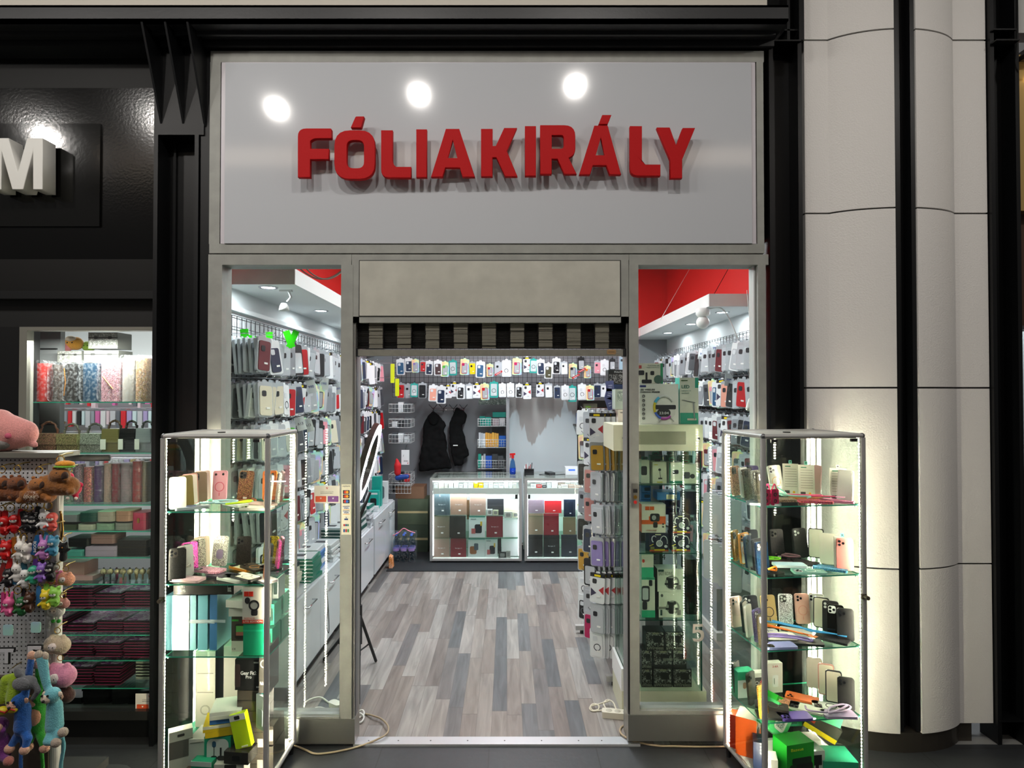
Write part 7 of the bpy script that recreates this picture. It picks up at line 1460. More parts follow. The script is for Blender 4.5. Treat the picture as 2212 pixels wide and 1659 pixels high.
T1 = [(352, 877, 490, 1062, '#39474c', tp, 'slate grey tablet case, upper row corner of the spray-bottle counter'), (498, 877, 640, 1060, '#8f7563', tp, 'tan tablet case, second in the upper row, spray-bottle counter'), (668, 877, 806, 1063, '#8a7468', tp, 'taupe tablet case, third in the upper row, spray-bottle counter'), (820, 923, 962, 1062, '#25272b', '', 'black tablet case behind two little boxes, spray-bottle counter'),
 (342, 1067, 488, 1258, '#75695a', tp, 'olive brown tablet case, middle row corner of the spray-bottle counter'), (490, 1067, 630, 1260, '#2a2926', '', 'near-black tablet case in the middle row, spray-bottle counter'), (812, 1070, 955, 1256, '#7e2b34', tp, 'maroon tablet case in the middle row, spray-bottle counter'),
 (345, 1260, 490, 1438, '#a08377', tp, 'rose brown tablet case with folds, lowest row corner'), (498, 1264, 635, 1438, '#7d2a32', tp, 'maroon tablet case in the lowest row, spray-bottle counter')]
for a in T1: tab(*a)
tab(660, 1072, 800, 1258, '#d4d8da', '', 'white and teal boxed tablet cover in the middle row', TEALBOX(0)); tab(652, 1266, 800, 1438, '#ccd2d2', '', 'white boxed tablet cover with orange picture, lowest row', TEALBOX(0)[:1] + [('q', .1, .2, .5, .6, '#8a5a3a'), ('q', .35, .4, .6, .75, '#4a5a66')]); tab(802, 1264, 908, 1438, '#cfd4d4', '', 'white and teal boxed tablet cover in the lowest row', TEALBOX(0)); tab(910, 1262, 940, 1400, '#1c1d20', '', 'narrow black tablet case at the end of the lowest row', [], Y=7.09)
tab(764, 1074, 798, 1215, '#222427', '', 'dark slip of a tablet case peeking beside the teal box', [], Y=7.10)
tab(965, 930, 1095, 1040, '#e9e6d4', '', 'plain cream box in the upper row end, spray-bottle counter', [('r', 0, 0, 1, .2, '#e8e8c8')]); tab(958, 1100, 1095, 1255, '#eff1f2', '', 'plain white box in the middle row end, spray-bottle counter', []); tab(945, 1266, 1095, 1420, '#eff1f2', '', 'plain white box in the lowest row end, spray-bottle counter', [])
tab(640, 932, 664, 1100, '#8a6a4a', '', 'brown carton edge seen between the tan and taupe tablet cases', [], Y=7.12)
for (x0, y0, x1, y1, c_, lb) in ((818, 1012, 865, 1063, '#d8dada', 'small white camera lens box on the upper row'), (868, 1020, 916, 1064, '#c9cfae', 'small greenish box beside the lens box'), (970, 1035, 1035, 1088, '#c9cbc4', 'small window box at the end of the upper row'), (1040, 1038, 1095, 1084, '#e9e5c8', 'small yellow topped box at the end of the upper row'), (918, 1385, 985, 1437, '#3a3c3a', 'small dark device box on the counter floor'), (985, 1375, 1022, 1436, '#a8aaa4', 'small grey box standing on the counter floor'), ): tab(x0, y0, x1, y1, c_, '', lb, [('q', .2, .2, .8, .8, '#8a8c88')], Y=7.02)
T2 = [(1165, 932, 1315, 1045, '#7d6d7a', '', 'greyish purple tablet case, first in the upper row, terminal counter'), (1320, 940, 1468, 1045, '#b01c24', '', 'bright red tablet case, second in the upper row, terminal counter'), (1488, 928, 1590, 1078, '#141c2c', '', 'navy tablet case with a pale rim, terminal counter'), (1168, 1050, 1308, 1232, '#857260', '', 'taupe tablet case in the middle row, terminal counter'), (1312, 1050, 1445, 1240, '#8a2430', '', 'maroon tablet case with a small yellow label, terminal counter'), (1482, 1082, 1592, 1232, '#87745c', '', 'tan tablet case in film in the middle row, terminal counter'), (1168, 1236, 1305, 1425, '#1d1e20', '', 'black tablet case, lowest row corner, terminal counter'), (1310, 1236, 1450, 1428, '#202124', tp, 'black tablet case reading For ipro 11, lowest row, terminal counter'), (1466, 1236, 1605, 1425, '#2a303e', '', 'dark navy tablet case in the lowest row, terminal counter')]
for a in T2: tab(*a)
tab(1608, 962, 1712, 1090, '#e4e6e0', '', 'white box with a black neckband headset picture', [('o', .2, .2, .8, .75, '#1c1c1e'), ('r', 0, .88, .25, .95, '#d8c83a')]); t = tab(1625, 1262, 1740, 1400, '#8a2430', '', 'tilted maroon tablet case leaning in the lowest row'); t.rotation_euler = (0, .35, 0)
tab(1600, 1100, 1750, 1235, '#b8c0c0', '', 'grey back box in the middle row end, terminal counter', [], Y=7.12); tab(1640, 1380, 1760, 1430, '#1f5a7a', '', 'low blue box on the floor of the terminal counter', [], Y=7.1)
for a in ((350, 'spray-bottle'), (1172, 'terminal')):
    pass
# internal shelves carrying the rows
for (px0, px1) in ((934, 1122), (1138, 1327)):
    for k, yy in enumerate((1113.5, 1161.5)):
        glass_shelf(PX(px0, 7.0) + .02, PX(px1, 7.0) - .02, PZ(yy + .6, 7.05), 7.03, 7.42, name='counter_shelf', edge=GLASS, label=f'{("upper", "lower")[k]} thin glass shelf inside the {("spray-bottle", "terminal")[px0 > 1000]} counter', cat='shelf')
# small goods in the counters' top drawer
for q, (px0, px1, nm) in enumerate(((938, 1120, 'spray-bottle'), (1146, 1326, 'terminal'))):
    n = 0
    for r_ in range(3):
        x = px0
        while x < px1 - 8:
            w_ = R.uniform(8, 13) if q == 0 else R.uniform(7, 15)
            X0, X1 = PX(x, 7.08), PX(x + w_, 7.08); hh_ = R.uniform(.04, .085) if q == 0 else R.uniform(.02, .07)
            col_ = '#e9c81c' if q == 0 and 1018 < x < 1040 and r_ < 2 else R.choice(['#e8eaea', '#dfe2e0', '#e3e0d8', '#d0d8d8', '#e9e9e9'] + (['#3a4a6a', '#c9b0a0', '#b83a3a', '#222428'] if q else []))
            t = thing('accessory_packet', f'{ordn(n % 39)} small upright packet under the top glass of the {nm} counter, row {("nearest the front", "in the middle", "at the back")[r_]}', 'packet', ((X0 + X1) / 2, 7.06 + r_ * .13, .826), (0, 0, 0), f'small packets in the {nm} counter'); n += 1
            fill_box(t, X1 - X0 - .003, .09, hh_, col_, [('r', .15, .7, .85, .9, '#b9bdbd')]); x += w_ + .6
        n = 0
# things on the counters
zc = .955
c_ = P(1108, 1014, 7.2); t = thing('spray_bottle', 'blue window cleaner spray bottle with red trigger on the first glass counter', 'bottle', (PX(1107.5, 7.25), 7.25, zc))
MB().lathe([(.030, 0), (.036, .01), (.036, .07), (.024, .15), (.014, .17), (.014, .185)], seg=16).build('bottle_body', mat('#9fc4e8', .1, kind='glass'), t)
MB().lathe([(.001, .003), (.033, .004), (.034, .07), (.001, .07)], seg=16).build('liquid', mat('#1358c8', .2), t)
b = MB(); b.lathe([(.016, .183), (.018, .20), (.016, .225)], seg=14); b.build('trigger_head', mat('#c81c1c', .35), t)
MB().prism([(-.035, .222), (.03, .222), (.03, .245), (-.035, .24)], -.012, .012).build('nozzle', mat('#c81c1c', .35), t); MB().prism([(-.03, .222), (-.02, .222), (-.026, .19), (-.034, .188)], -.006, .006).build('trigger', mat('#c81c1c', .35), t)
t = thing('pen_holder', 'black box full of pens and small items on the second glass counter', 'box', (PX(1143, 7.15), 7.2, zc)); MB().box((-.055, -.04, 0), (.055, .04, .07)).build('box_body', mat('#111113', .3), t)
for i in range(7): MB().cyl((-.045 + i * .014, 0, .05), (-.05 + i * .017, R.uniform(-.03, .03), .10 + .02 * (i % 3)), .004, 6).build('pen', mat(R.choice(['#c8ccd0', '#b83a3a', '#1c1c1c', '#e8e8e8'])), t)
t = thing('card_terminal', 'black card payment terminal lying on the second glass counter', 'card terminal', (PX(1188, 7.2), 7.22, zc), (0, 0, .3)); MB().prism([(p[0], p[1]) for p in rrect(.08, .16, .015)], 0, .03, axis='z').build('body', mat('#141416', .3), t); MB().box((-.028, .0, .03), (.028, .05, .0315)).build('screen', mat('#3a444a', .1), t)
MB().tube(smoothpath([(.0, .0, .01), (-.13, .01, .005), (-.05, -.06, .004), (.15, -.04, .004), (.33, .01, .004)]), .003, 6).build('cable', BLACK, t)
t = thing('cash_register_device', 'white receipt device with a blue screen on the second glass counter', 'device', (PX(1241, 7.25), 7.27, zc)); MB().prism([(-.11, 0), (.11, 0), (.11, .05), (.06, .085), (-.11, .085)], -.07, .07).build('body', mat('#e4e7ea', .4), t); MB().box((-.075, -.0715, .045), (.0, -.070, .065)).build('screen', mat('#3a62c8', emit=.8), t)
# ---------------------------------------------------------------- ring light on tripod
c_ = PF(757, 1455); X0, Y0 = c_.x + .06, c_.y
t = thing('ring_light', 'large black-backed ring light on a black tripod just inside the entrance', 'lamp', (X0, Y0, 0))
hub = Vector((0, 0, .3)); feet = [PF(812, 1431), PF(725, 1484), PF(700, 1428), PF(774, 1524)]
for f_ in feet[:4]:
    if f_ is feet[1]: continue
    v = Vector((f_.x - X0, f_.y - Y0, .01)); MB().tube([hub + Vector((0, 0, .1)), v], .011, 8).build('leg', BLACK, t); MB().tube([hub - Vector((0, 0, .15)), hub.lerp(v, .62) + Vector((0, 0, .04))], .006, 6).build('brace', BLACK, t)
MB().cyl((0, 0, .12), (0, 0, 1.05), .010).build('pole', BLACK, t); MB().cyl((0, 0, .2), (0, 0, .46), .018).build('collar', BLACK, t)
rc = P(799, 999, Y0); rc = Vector((rc.x - X0, 0, rc.z)); 
o = MB().tube([(.0 + .22 * 0, 0, 1.05), (rc.x, 0, rc.z - .2)], .012).build('tilt_bracket', BLACK, t)
Mr = Matrix.Translation(rc) @ Matrix.Rotation(math.radians(14.5), 4, 'Y') @ Matrix.Rotation(math.radians(94), 4, 'Z')
b = MB(); b.ring(0, 0, .27, .195, 0, .035, seg=48); o = b.build('ring_housing', mat('#2a2420', .3), t); o.matrix_local = Mr
b = MB(); b.ring(0, 0, .265, .20, -.004, -.0005, seg=48); o = b.build('ring_diffuser', mat('#f6faff', emit=7), t); o.matrix_local = Mr
# ---------------------------------------------------------------- free-standing hook rack on the right
ra, rb_ = PF(1317, 1480), PF(1262, 1368); RX = .80
t = thing('hook_rack', 'free-standing double wire rack on silver feet right of the entrance', 'display rack', (RX, 4.5, 0))
for y, xa_ in ((PF(1317, 1480).y - 4.5, PF(1309, 1480).x - RX), (PF(1245, 1368).y - 4.5, PF(1243, 1368).x - RX)):
    MB().box((xa_, y - .018, .03), (.22, y + .018, .065)).build('foot_bar', ALU, t); MB().cyl((xa_ + .05, y, 0), (xa_ + .05, y, .03), .014).build('foot_pad', BLACK, t)
    MB().box((-.015, y - .015, .065), (.015, y + .015, 1.72)).build('upright', ALU, t)
b = MB()
for j in range(22): z = .15 + j * .073; b.tube([(0, -.43, z), (0, .42, z)], .003, 4)
for i in range(13): y = -.43 + .85 * i / 12; b.tube([(0, y, .15), (0, y, 1.68)], .003, 4)
b.build('wire_grid', mat('#4a4c50', .4, .5), t)
rz = [1.77, 1.58, 1.38, 1.17, .95, .72, .52, .35]
rpal = [[('white', 'white'), ('clear', 'silver'), ('tri', 'white')], [('holo', 'brown'), ('tri', 'white'), ('bag', 'mustard')], [('clear', 'black'), ('clear', 'rose'), ('clear', 'silver')], [('clear', 'grey'), ('bag', 'rose'), ('clear', 'silver')], [('clear', 'black'), ('clear', 'navy'), ('bag', 'purple')], [('clear', 'mustard'), ('dark', 'grey'), ('tri', 'white')], [('white', 'white'), ('clear', 'silver'), ('clear', 'silver')], [('white', 'black'), ('clear', 'magenta'), ('white', 'white')]]
hk = 0
for r_, z in enumerate(rz):
    for c2 in range(3):
        y = 4.86 - c2 * .36 + R.uniform(-.03, .03); st, co = rpal[r_][c2]
        if r_ == 6 and c2 == 2: pass
        MB().tube([(0, y - 4.5, z + .004 - .0), (-.21, y - 4.5, z + .004), (-.222, y - 4.5, z + .02)], .003, 5).build('hook', CHROME, t)
        n = 5; yw = -math.pi / 2 + R.uniform(.75, 1.15)
        for k in range(n):
            x = RX - .05 - .038 * k
            pack(st, co if k > 1 else R.choice(['silver', 'black', 'grey']) if st != 'tri' else co, (x, y + R.uniform(-.004, .004), z), (0, R.uniform(-.04, .04), yw + R.uniform(-.1, .1)), f'{co} {NM_[st] if st != "tri" else "black-topped"} case, {ordn(n - 1 - k)} outward, {ordn(r_)} row, {("far", "middle", "near")[c2]} hook, standing rack', 'packs on the standing rack', .98)
# ---------------------------------------------------------------- glass tower beside the entrance
TX0, TX1, TY0, TY1 = PX(1341.5, 3.7), PX(1523, 3.7), 3.7, 4.02
t = thing('glass_tower', 'tall glass display tower with cream base and header behind the wide window', 'showcase', (TX0, TY0, 0)); tw = TX1 - TX0; td = TY1 - TY0
CR = mat('#d9d8bd', .4)
MB().box((0, 0, 0), (tw, td, .14)).build('base_cabinet', CR, t)
MB().box((-.003, .0, .14), (.012, td, .27)).build('side_board', WHITE, t)
for x in (.0, tw - .04 - .006): MB().box((x + .015, .01, .14), (x + .021, td, 1.55)).build('glass_side', GLASSG, t)
for x in (.012, tw - .03): MB().box((x, .004, .14), (x + .007, .010, 1.55)).build('glass_edge', mat('#0e4a3a', .2, coat=.5), t)
MB().box((.02, .004, .14), (tw - .03, .009, 1.55)).build('glass_front', GLASS, t); MB().cyl((tw * .68, .06, .14), (tw * .68, .06, 1.55), .006).build('inner_rod', CHROME, t)
hw0 = PX(1325, 3.66) - TX0; hw1 = PX(1518, 3.66) - TX0
hd = MB().box((hw0, -.04, PZ(974, 3.66)), (hw1, td + .02, PZ(918, 3.66))).build('header_box', CR, t)
MB().box((hw0 + .06, -.0415, PZ(960, 3.66)), (hw1 - .10, -.040, PZ(932, 3.66))).build('dim_window', mat('#97977f', .3), hd)
MB().cyl((PX(1507, 3.66) - TX0, -.055, PZ(947, 3.66)), (PX(1507, 3.66) - TX0, -.04, PZ(947, 3.66)), .008).build('knob', CHROME, hd)
MB().cyl((PX(1349, 3.66) - TX0 - .01, -.055, PZ(946, 3.66)), (PX(1349, 3.66) - TX0 - .01, -.04, PZ(946, 3.66)), .006).build('knob', CHROME, hd)
TZ = [PZ(1046, 3.72), PZ(1194, 3.72), PZ(1338, 3.72)]
for k, z in enumerate(TZ): glass_shelf(.025, tw - .03, z, .015, td - .01, parent=t, name='shelf', edge=mat('#0e4a3a', .2, coat=.5))
MB().box((.02, td - .008, .14), (tw - .02, td - .002, 1.55)).build('glass_back', GLASS, t)
tp_z = PZ(918, 3.66)
def TB(name, lb, x0, y0, x1, y1, z, col, dec=(), dp=.09, Y=3.75, **k): return pxbox(name, lb, 'box', x0, y0, x1, y1, Y, dp, col, dec, zb=z + .001, **k)
# on top of the tower
TB('wireless_speaker_box', 'white box reading LED WIRELESS CHARGING SPEAKER with a rainbow C-shaped speaker picture', 1378, 830, 1466, 917, tp_z, '#e9e8e2', [('r', .04, .92, .2, .97, '#22307a'), ('t', .05, .84, .42, .88, '#222222', 'LED WIRELESS', 0, .02), ('t', .05, .78, .54, .82, '#222222', 'CHARGING SPEAKER', 0, .02), ('a', .4, .14, .88, .7, '#cfcecb', 30, 120, .035), ('a', .4, .14, .88, .7, '#45b0d8', 120, 155, .035), ('a', .4, .14, .88, .7, '#e8d43a', 155, 205, .035), ('a', .4, .14, .88, .7, '#3a62c8', 205, 250, .035), ('a', .4, .14, .88, .7, '#b04aa8', 250, 310, .035), ('c', .40, .16, .92, .44, '#d9d8d3'), ('q', .42, .37, .93, .48, '#22242c'), ('c', .46, .19, .8, .38, '#2c2c30'), ('t', .52, .25, .75, .31, '#f0f0f0', '23:04'), ('l', .56, .16, .5, .06, '#cfcecb'), ('l', .8, .18, .88, .07, '#cfcecb')] + [('o', .1, .67 - i * .11, .17, .73 - i * .11, '#555555') for i in range(6)], Y=3.72, dp=.12)
TB('desk_lamp_box', 'tall teal and cream box reading LED with a desk lamp picture', 1468, 816, 1509, 916, tp_z, '#e2e3d4', [('r', .02, .0, .98, .24, '#2aa88c'), ('r', .82, .78, 1, 1, '#2aa88c'), ('t', .1, .77, .52, .84, '#2a7a68', 'LED', 0, .02), ('t', .1, .70, .6, .73, '#3a8a7a', 'Lámpara de'), ('t', .1, .655, .5, .685, '#3a8a7a', 'escritorio'), ('l', .12, .52, .82, .46, '#6a6f72'), ('l', .72, .46, .78, .1, '#9a9ea0', .04), ('r', .4, .08, .88, .12, '#d8d0c4'), ('r', .08, .93, .42, .95, '#3a5a2a')], side='#4fb8a8', Y=3.76, dp=.1)
TB('car_holder_box', 'cream and green box with a black charging stand picture, topmost beside the jamb', 1378, 785, 1432, 829, PZ(829, 3.72), '#e4e1d2', [('r', .9, 0, 1, 1, '#2a9a6a'), ('t', .4, .86, .85, .92, '#3a6a5a', 'Funciones de'), ('t', .35, .77, .85, .82, '#3a6a5a', 'carga inalambrica'), ('q', .15, .02, .55, .2, '#1c1e24'), ('r', .3, .18, .38, .55, '#1c1e24'), ('q', .02, .42, .25, .65, '#1c1e24'), ('q', .5, .42, .65, .62, '#1c1e24'), ('c', .64, .0, .98, .42, '#4a6a5e'), ('r', .04, .75, .14, .9, '#b83a3a')], Y=3.74, dp=.1)
pxbox('kitchen_box', 'black box reading Kitchen with a pot picture seen at the top of the entrance', 'box', 1314, 799, 1352, 830, 4.3, .12, '#161616', [('t', .35, .8, .95, .92, '#e8e8e8', 'Kitchen'), ('m', .05, .05, .95, .7, '#2a2a2c')]); pxbox('storage_carton', 'dark blue carton under the Kitchen box', 'box', 1318, 830.5, 1352, 840, 4.3, .12, '#1c3a6a')
for x0, y0, x1, y1, c_, lb, dd in ((1329, 841, 1352, 884, '#b9c4b8', 'pale green box with dark drawing at the top of the entrance edge', [('m', .2, .4, .9, .9, '#8a9a90')]), (1335, 885, 1352, 916, '#e0d4c8', 'cream box with small lettering above the tower header', [('t', .3, .75, .8, .85, '#3a3a3a', 'QUICK')])): pxbox('carton', lb, 'box', x0, y0, x1, y1, 4.05, .12, c_, dd)
struct('trim_32', MB().box((PX(1318, 4.2), 4.03, PZ(917.5, 4.05) - .02), (1.0, 4.45, PZ(917.5, 4.05) - .002)).box((.98, 4.03, 0), (1.0, 4.45, PZ(841, 4.3))).box((PX(1317, 4.3), 4.28, PZ(841, 4.3) - .012), (1.0, 4.45, PZ(840.6, 4.3) - .001)), mat('#3a3a38'))
for k, (x, y, w_, h_, a_) in enumerate(((1317, 845, 17, 22, -.1), (1312, 862, 17, 22, .25), (1319, 885, 14, 26, -.3))):
    c_ = P(x, y, 4.25); t2 = thing('violet_strip_card', f'{ordn(k)} violet printed card from the top hanging at the entrance edge', 'card', (c_.x, 4.22, c_.z), (0, a_, 0)); fill_box(t2, w_ / 314, .003, h_ / 314, '#6a6fa8', [('r', .3, .5, .8, .6, '#b8bce0'), ('r', .3, .3, .7, .4, '#b8bce0')])
# inside the tower
z = TZ[0]
TB('phone_mount_box', 'white box with a black clamp picture at the jamb, upper glass shelf of the tower', 1385, 996, 1403, 1045, z, '#dcdccb', [('h', .2, 0, 1, .14, '#0e6a50'), ('q', .0, .35, .7, .75, '#1c1c1c')], Y=3.76); TB('phone_mount_box', 'white box with a small black gooseneck mount picture, upper shelf of the tower', 1410, 1000, 1440, 1046, z, '#e0dfc8', [('h', .25, 0, .7, .12, '#1c1c1c'), ('c', .4, .58, .6, .7, '#1c1c1c'), ('l', .5, .6, .55, .25, '#1c1c1c'), ('r', .4, .2, .68, .26, '#1c1c1c'), ('r', .3, .04, .7, .08, '#d8c81c'), ('r', .1, .86, .35, .89, '#d8c81c')]); TB('phone_mount_box', 'green framed box with a mount picture, third on the upper shelf', 1446, 1002, 1474, 1047, z, '#e2e4d4', [('h', .1, 0, .6, .22, '#0f8a66'), ('r', 0, 0, .08, 1, '#17946e'), ('r', 0, 0, 1, .12, '#17946e'), ('q', .25, .45, .7, .65, '#2a2c34')]); TB('phone_mount_box', 'green tabbed box with a dash mount picture at the shelf end', 1474, 1005, 1504, 1046, z, '#dfe3d4', [('h', .1, 0, .7, .2, '#0f8a66'), ('q', .1, .25, .55, .6, '#5a5c66'), ('c', .55, .25, .9, .5, '#3a3c40')])
for k in range(3): TB('back_box', f'{ordn(k)} dark green hanging tab box in the back row of the upper tower shelf', 1405 + k * 32, 986, 1432 + k * 32, 1040, z, '#0d5a46', [('h', .2, 0, .8, .15, '#0d6a50')], Y=3.88, dp=.05, group='back row boxes in the tower')
z = TZ[1]
def hbox(lb, x0, y0, x1, y1, z): TB('headphone_box', lb, x0, y0, x1, y1, z, '#1d1a3c', [('a', .12, .5, .36, .85, '#d8d8e0', 40, 250, .03), ('o', .35, .25, .7, .62, '#e0e0e6'), ('c', .42, .3, .62, .55, '#b8b8c4'), ('a', .56, .2, .94, .85, '#d0d0d8', -20, 170, .02), ('c', .78, .2, .95, .34, '#d8d8e0'), ('r', 0, .0, 1, .08, '#c8501c'), ('r', .25, .04, .8, .12, '#e8c81c'), ('r', .05, .1, .25, .25, '#8a8a4a'), ('r', .3, .9, .6, .95, '#d8d4a8'), ('l', .0, .3, .2, .4, '#e8d01c')], side='#1a1738', Y=3.75, dp=.1)
hbox('dark violet headphone box, lower row, nearer the jamb', 1403, 1155, 1444, 1194, z); hbox('dark violet headphone box, lower row, at the shelf end', 1451, 1155, 1491, 1194, z); 
hz_ = PZ(1155, 3.75) - PZ(1194, 3.75)
hbox('dark violet headphone box on top of the end one', 1453, 1115, 1491, 1154, z + hz_ + .001)
TB('phone_holder_box', 'white and orange box with a black clamp holder picture in the tower', 1386, 1094, 1438, 1155, z + hz_ + .001, '#e6dfd0', [('r', 0, .3, 1, .45, '#e8601c'), ('r', .3, .45, 1, .58, '#e8601c'), ('r', .15, .8, .32, .93, '#e8601c'), ('r', .34, .8, .52, .93, '#e8601c'), ('q', .35, .4, .75, .68, '#1c1c20'), ('c', .42, .45, .6, .62, '#a8a8ac'), ('q', .48, .18, .66, .38, '#1c1c20'), ('c', .85, .28, .93, .34, '#3a3a3a'), ('c', .85, .18, .93, .24, '#3a3a3a'), ('t', .18, .07, .62, .11, '#c83a1c', 'UNIVERSAL HOLDER')], side='#e05a1c', Y=3.76, dp=.1)
for k in range(3): TB('tool_case', f'{ordn(k)} blue plastic handle case from below behind the orange holder box', 1386, 1080 - k * 15, 1406, 1094 - k * 15, PZ(1094 - k * 15, 3.86), '#1560a8', [('q', .3, .25, .9, .75, '#0c2a48')], Y=3.86, dp=.06, group='blue plastic cases')
for k in range(2): TB('tool_case', f'{("lower", "upper")[k]} violet plastic handle case under the bright blue one', 1438 - 2 * k, 1098 - k * 17, 1467, 1112 - k * 17, PZ(1112 - k * 17, 3.84), '#2c2a58', [('q', .3, .25, .9, .75, '#121230')], Y=3.84, dp=.1, group='violet plastic cases')
TB('tool_case', 'bright blue case with a white label in the middle of the tower', 1420, 1063, 1469, 1080, PZ(1080.5, 3.82), '#1878c8', [('r', .4, .1, .75, .7, '#e0dcc0')], Y=3.82, dp=.12)
TB('tool_case', 'tall dark violet case standing at the right of the tower', 1482, 1062, 1505, 1112, PZ(1112, 3.84), '#23204a', Y=3.84, dp=.1)
z = TZ[2]
TB('bike_holder_box', 'green and white box with a phone on a bicycle bar picture at the jamb', 1386, 1252, 1415, 1337, z, '#e2e2d2', [('r', 0, 0, 1, .18, '#1fb083'), ('r', 0, .96, 1, 1, '#1fb083'), ('q', .0, .4, .6, .8, '#23262c'), ('q', .06, .45, .5, .75, '#c9cdd0'), ('q', .05, .2, .4, .4, '#23262c'), ('q', .55, .8, .8, .95, '#23262c')]); TB('green_top_box', 'white and green box with a red dot standing on the bicycle holder box', 1386, 1200, 1412, 1251, PZ(1252, 3.75) + .001, '#e3ddd0', [('r', 0, 0, 1, .45, '#1fb083'), ('c', .05, .65, .25, .8, '#d83a2a')]) if False else TB('green_top_box', 'white and green box with a red dot standing on the bicycle holder box', 1386, 1201, 1412, 1251, PZ(1252, 3.75) + (z - PZ(1337, 3.75)) + .002, '#e3ddd0', [('r', 0, 0, 1, .45, '#1fb083'), ('c', .05, .65, .25, .8, '#d83a2a')])
def easy(lb, x0, y0, x1, y1, z, turn): TB('bike_mount_box', lb, x0, y0, x1, y1, z, '#dfe0d2', ([('t', .05, .72, .6, .88, '#8a8a80', 'EASY RIDING', 0, .01), ('r', .03, .88, .25, .97, '#12403a')] if not turn else [('t', .18, .1, .28, .65, '#8a8a80', 'EASY RIDING', -math.pi / 2, .01), ('c', .08, .8, .18, .92, '#5a5a54'), ('r', .06, .08, .14, .3, '#12403a')]) + [('o', .3, .05, .85, .75, '#8a8a84'), ('q', .4, .15, .65, .6, '#1c1c1e'), ('r', .28, .3, .8, .38, '#1c1c1e'), ('c', .34, .5, .44, .64, '#1c1c1e'), ('c', .6, .5, .7, .64, '#1c1c1e'), ('r', .75, .1, .9, .3, '#8a8480')], side='#1c2826', dp=.1)
hh = PZ(1281, 3.75) - PZ(1336, 3.75)
easy('white EASY RIDING bicycle mount box, lower, lying on its side', 1423, 1281, 1476, 1336, z, True); easy('white EASY RIDING bicycle mount box, upper, with dark green top', 1420, 1231, 1476, 1280, z + hh + .002, False)
TB('black_carton', 'black carton top behind the EASY RIDING boxes', 1412, 1212, 1466, 1245, PZ(1280, 3.86), '#141b1a', Y=3.87, dp=.05)
for k in range(3): TB('film_wrapped_box', f'{ordn(k)} black film-wrapped box from below at the tower side', 1484, 1300 - k * 42, 1508, 1338 - k * 42, z + k * .112, '#17160f', Y=3.8, dp=.13, rough=.1, group='film-wrapped black boxes')
o = put_text('IPHONE 14' if False else 'NE 14', PX(1416, 3.9), PZ(1203, 3.9), .115, .034, 3.9, '#15201c', None); tag(o, 'black NE 14 lettering on the panel behind the tower', 'lettering')
# black earbud boxes on the base
def wbox(lb, x0, y0, x1, y1, z, turn=0): TB('earbud_box', lb, x0, y0, x1, y1, z, '#191917', [('m', .03, .22, .97, .97, '#14130f'), ('q', .4, .4, .85, .78, '#0d0d0c'), ('c', .15, .6, .4, .8, '#24231f'), ('r', .35, .86, .7, .95, '#8a8870'), ('c', .86, .84, .94, .92, '#d0d0c8')] + ([('t', .05, .04, .95, .22, '#8a8a7c', 'aWireless', 0, .01)] if not turn else [('t', .82, .1, .96, .9, '#8a8a7c', 'aWireless', math.pi / 2 if turn > 0 else -math.pi / 2, .01)]), side='#121210', dp=.1)
wh = PZ(1447, 3.75) - PZ(1486, 3.75)
wbox('black aWireless earbud box, lowest row, cut by the jamb', 1386, 1449, 1409, 1488, .141); wbox('black aWireless earbud box, lowest row, in the middle', 1411, 1446, 1451, 1486, .141); wbox('black aWireless earbud box, lowest row, at the right end', 1454, 1447, 1494, 1486, .141)
wbox('black aWireless earbud box turned on its side, second row', 1411, 1405, 1452, 1445, .141 + wh + .002, 1); wbox('black aWireless earbud box turned on its side, second row end', 1454, 1405, 1483, 1445, .141 + wh + .002, -1); wbox('black aWireless earbud box, second row, cut by the jamb', 1386, 1405, 1408, 1445, .141 + wh + .002)
wbox('black aWireless earbud box, third row, nearer the jamb', 1395, 1358, 1435, 1398, .141 + 2 * wh + .004); wbox('black aWireless earbud box, third row, at the right', 1437, 1358, 1477, 1398, .141 + 2 * wh + .004)
# white plug hanging on the right
t = thing('plug', 'white power plug dangling on its cable inside the wide window edge', 'plug', P(1621, 875, 3.8)); me = blob([((0, 0, .03), (-.01, 0, -.02), .014, .02)], vox=.004); me.materials.append(WHITE); link('plug_body', me, t); MB().tube([(0, 0, .02), (.02, 0, .1), (.012, 0, .35), (.03, .12, .72)], .0025, 6).build('cable', WHITE, t)
# bags hung below on right wall (white tall packs)
for k in range(4):
    x, y = 1.60 + .02 * k, 4.92 - k * .11
    for j, z in enumerate((1.11, .74)):
        t = thing('hanging_white_pack', f'{ordn(k)} long white bagged pack from the window, {("upper", "lower")[j]} row behind the tower', 'packaging', (x, y, z), (0, 0, -.5), 'long white packs'); MB().rbox(.11, .3, -.012, .012, .02, cz=-.15).build('bag', mat('#cdd3d2', .25, coat=.5), t); MB().tube([(0, 0, -.02), (0, 0, .015), (.45, .2, .015)], .003, 5).build('hook', CHROME, t)
# white cabinet at the right wall foot
t = thing('low_cabinet', 'low grey cabinet at the foot of the right wall', 'cabinet', (1.8, 5.2, 0)); MB().box((-.18, -.35, .06), (.23, 1.9, .38)).build('body', mat('#8c9194', .4), t); MB().box((-.20, -.4, 0), (.23, 1.9, .06)).build('plinth', mat('#c8c8c4'), t)
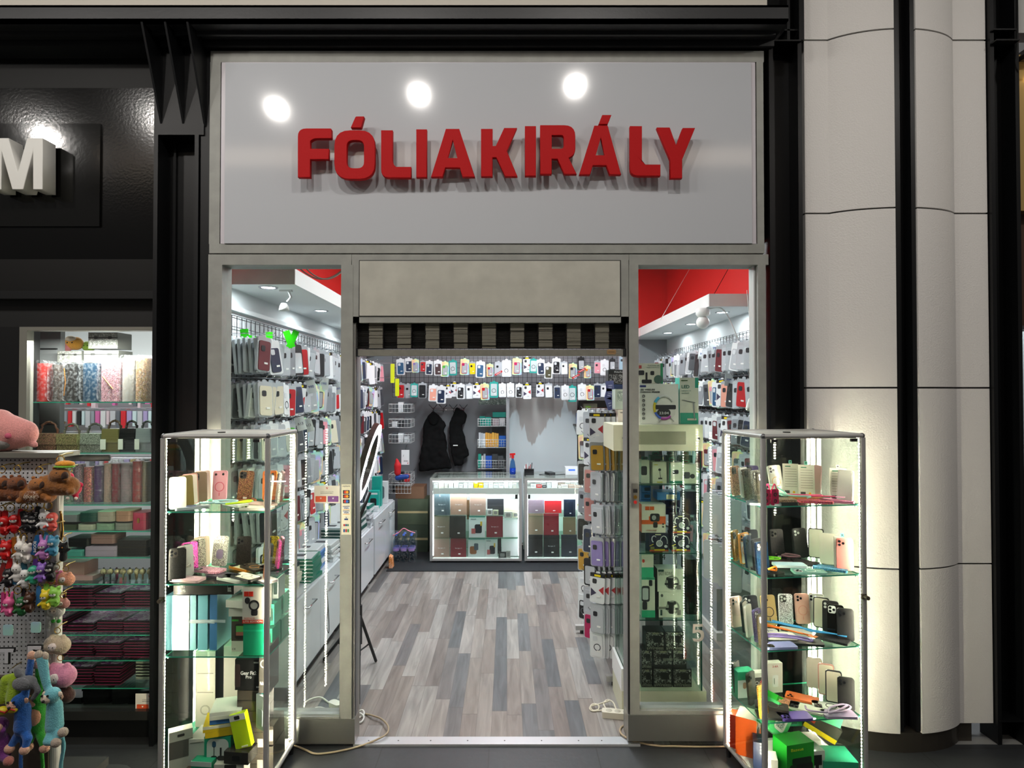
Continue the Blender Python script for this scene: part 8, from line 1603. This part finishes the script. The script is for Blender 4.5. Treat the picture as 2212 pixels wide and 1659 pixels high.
# ---------------------------------------------------------------- cables on the floor
def cable(lb, pts, r, col, name='cable'):
    o = MB().tube(smoothpath(pts, 6), r, 8).build(name, mat(col, .5)); return tag(o, lb, 'cable')
def G(px, py, z=.006): p = PF(px, py, z); return (p.x, p.y, z)
cable('beige power cable looping over the threshold from beside the narrow window to the showcase', [G(790, 1542), G(806, 1546, .02), G(824, 1553, .02), G(838, 1568, .03), G(836, 1584, .03), G(815, 1597, .024), G(780, 1611), G(740, 1621), G(705, 1627), G(680, 1628), G(660, 1620), G(640, 1612), G(600, 1600), G(560, 1598)], .0052, '#a8977c')
cable('white cable coil lying against the left jamb inside the entrance', [G(770, 1538), G(783, 1534, .02), G(786, 1543, .012), G(774, 1552), G(768, 1560), G(780, 1560, .01), G(786, 1548, .02), G(776, 1540, .02), G(768, 1545)], .005, '#e4e2dc')
cable('white extension cable coil on the floor behind the narrow window', [G(668, 1544), G(656, 1528), G(664, 1514, .02), G(690, 1506, .02), G(708, 1516), G(718, 1526), G(700, 1538, .02), G(680, 1532, .01), G(690, 1528), G(712, 1534)], .005, '#dcdcd2')
t = thing('socket_plug', 'white multi-way plug at the end of the coil behind the narrow window', 'plug', (*G(725, 1530, 0)[:2], .001)); MB().prism([(p[0], p[1]) for p in rrect(.09, .05, .02)], 0, .035, axis='z').build('body', mat('#e0e0d4', .4), t).rotation_euler = (0, 0, -.6)
cable('beige power cable running from the entrance to the showcase by the white column', [G(1357, 1563), G(1341, 1572), G(1342, 1585, .02), G(1362, 1598, .018), G(1390, 1606), G(1420, 1611), G(1460, 1612), G(1510, 1613), G(1560, 1613), G(1600, 1612)], .0052, '#b39e80')
cable('white cable tangle on the planks inside the entrance, beside the power strip', [G(1333, 1540, .03), G(1325, 1518, .03), G(1312, 1512, .03), G(1304, 1520, .02), G(1308, 1532, .02), G(1295, 1535), G(1280, 1536), G(1274, 1530), G(1280, 1521, .02), G(1292, 1523, .02), G(1293, 1532), G(1281, 1535), G(1276, 1526, .02), G(1290, 1522, .02), G(1316, 1514, .03)], .0045, '#d8d0bc')
p = PF(1336, 1550, 0); t = thing('power_strip', 'cream power strip lying on the planks by the right jamb', 'power strip', (p.x, p.y, .002), (0, 0, -.18)); MB().prism([(q[0], q[1]) for q in rrect(.19, .055, .01)], 0, .035, axis='z').build('body', mat('#d8d2c0', .4), t)
for k in range(3): MB().lathe([(.001, .036), (.018, .036), (.019, .0352)], (-.055 + k * .05, 0, 0), 14).build('socket', mat('#b8b2a0'), t)
# smoke detectors' and ceiling wires
t = thing('ceiling_cables', 'two grey cables sagging under the red ceiling behind the narrow window', 'cable', (0, 0, 0))
for dx in (0, .05): MB().tube(arc(P(640, 572, 4.6) + Vector((dx, 0, 0)), P(760, 560, 4.9), .13, 14), .006, 6).build('cable', mat('#6a5c50'), t)
MB().tube([P(598, 560, 4.6), P(612, 583, 4.6)], .008, 6).build('cable', mat('#3a2c28'), t)
t = thing('suspension_wires', 'thin steel wires holding the lowered ceiling on the right side', 'wire', (0, 0, 0))
MB().tube([P(1496, 570, 6.0), P(1426, 692, 6.0)], .003, 5).build('wire', mat('#d8d8d8', .3, .8), t); MB().tube([P(1578, 572, 5.4), P(1540, 640, 5.4)], .003, 5).build('wire', mat('#5a2020', .3, .8), t)
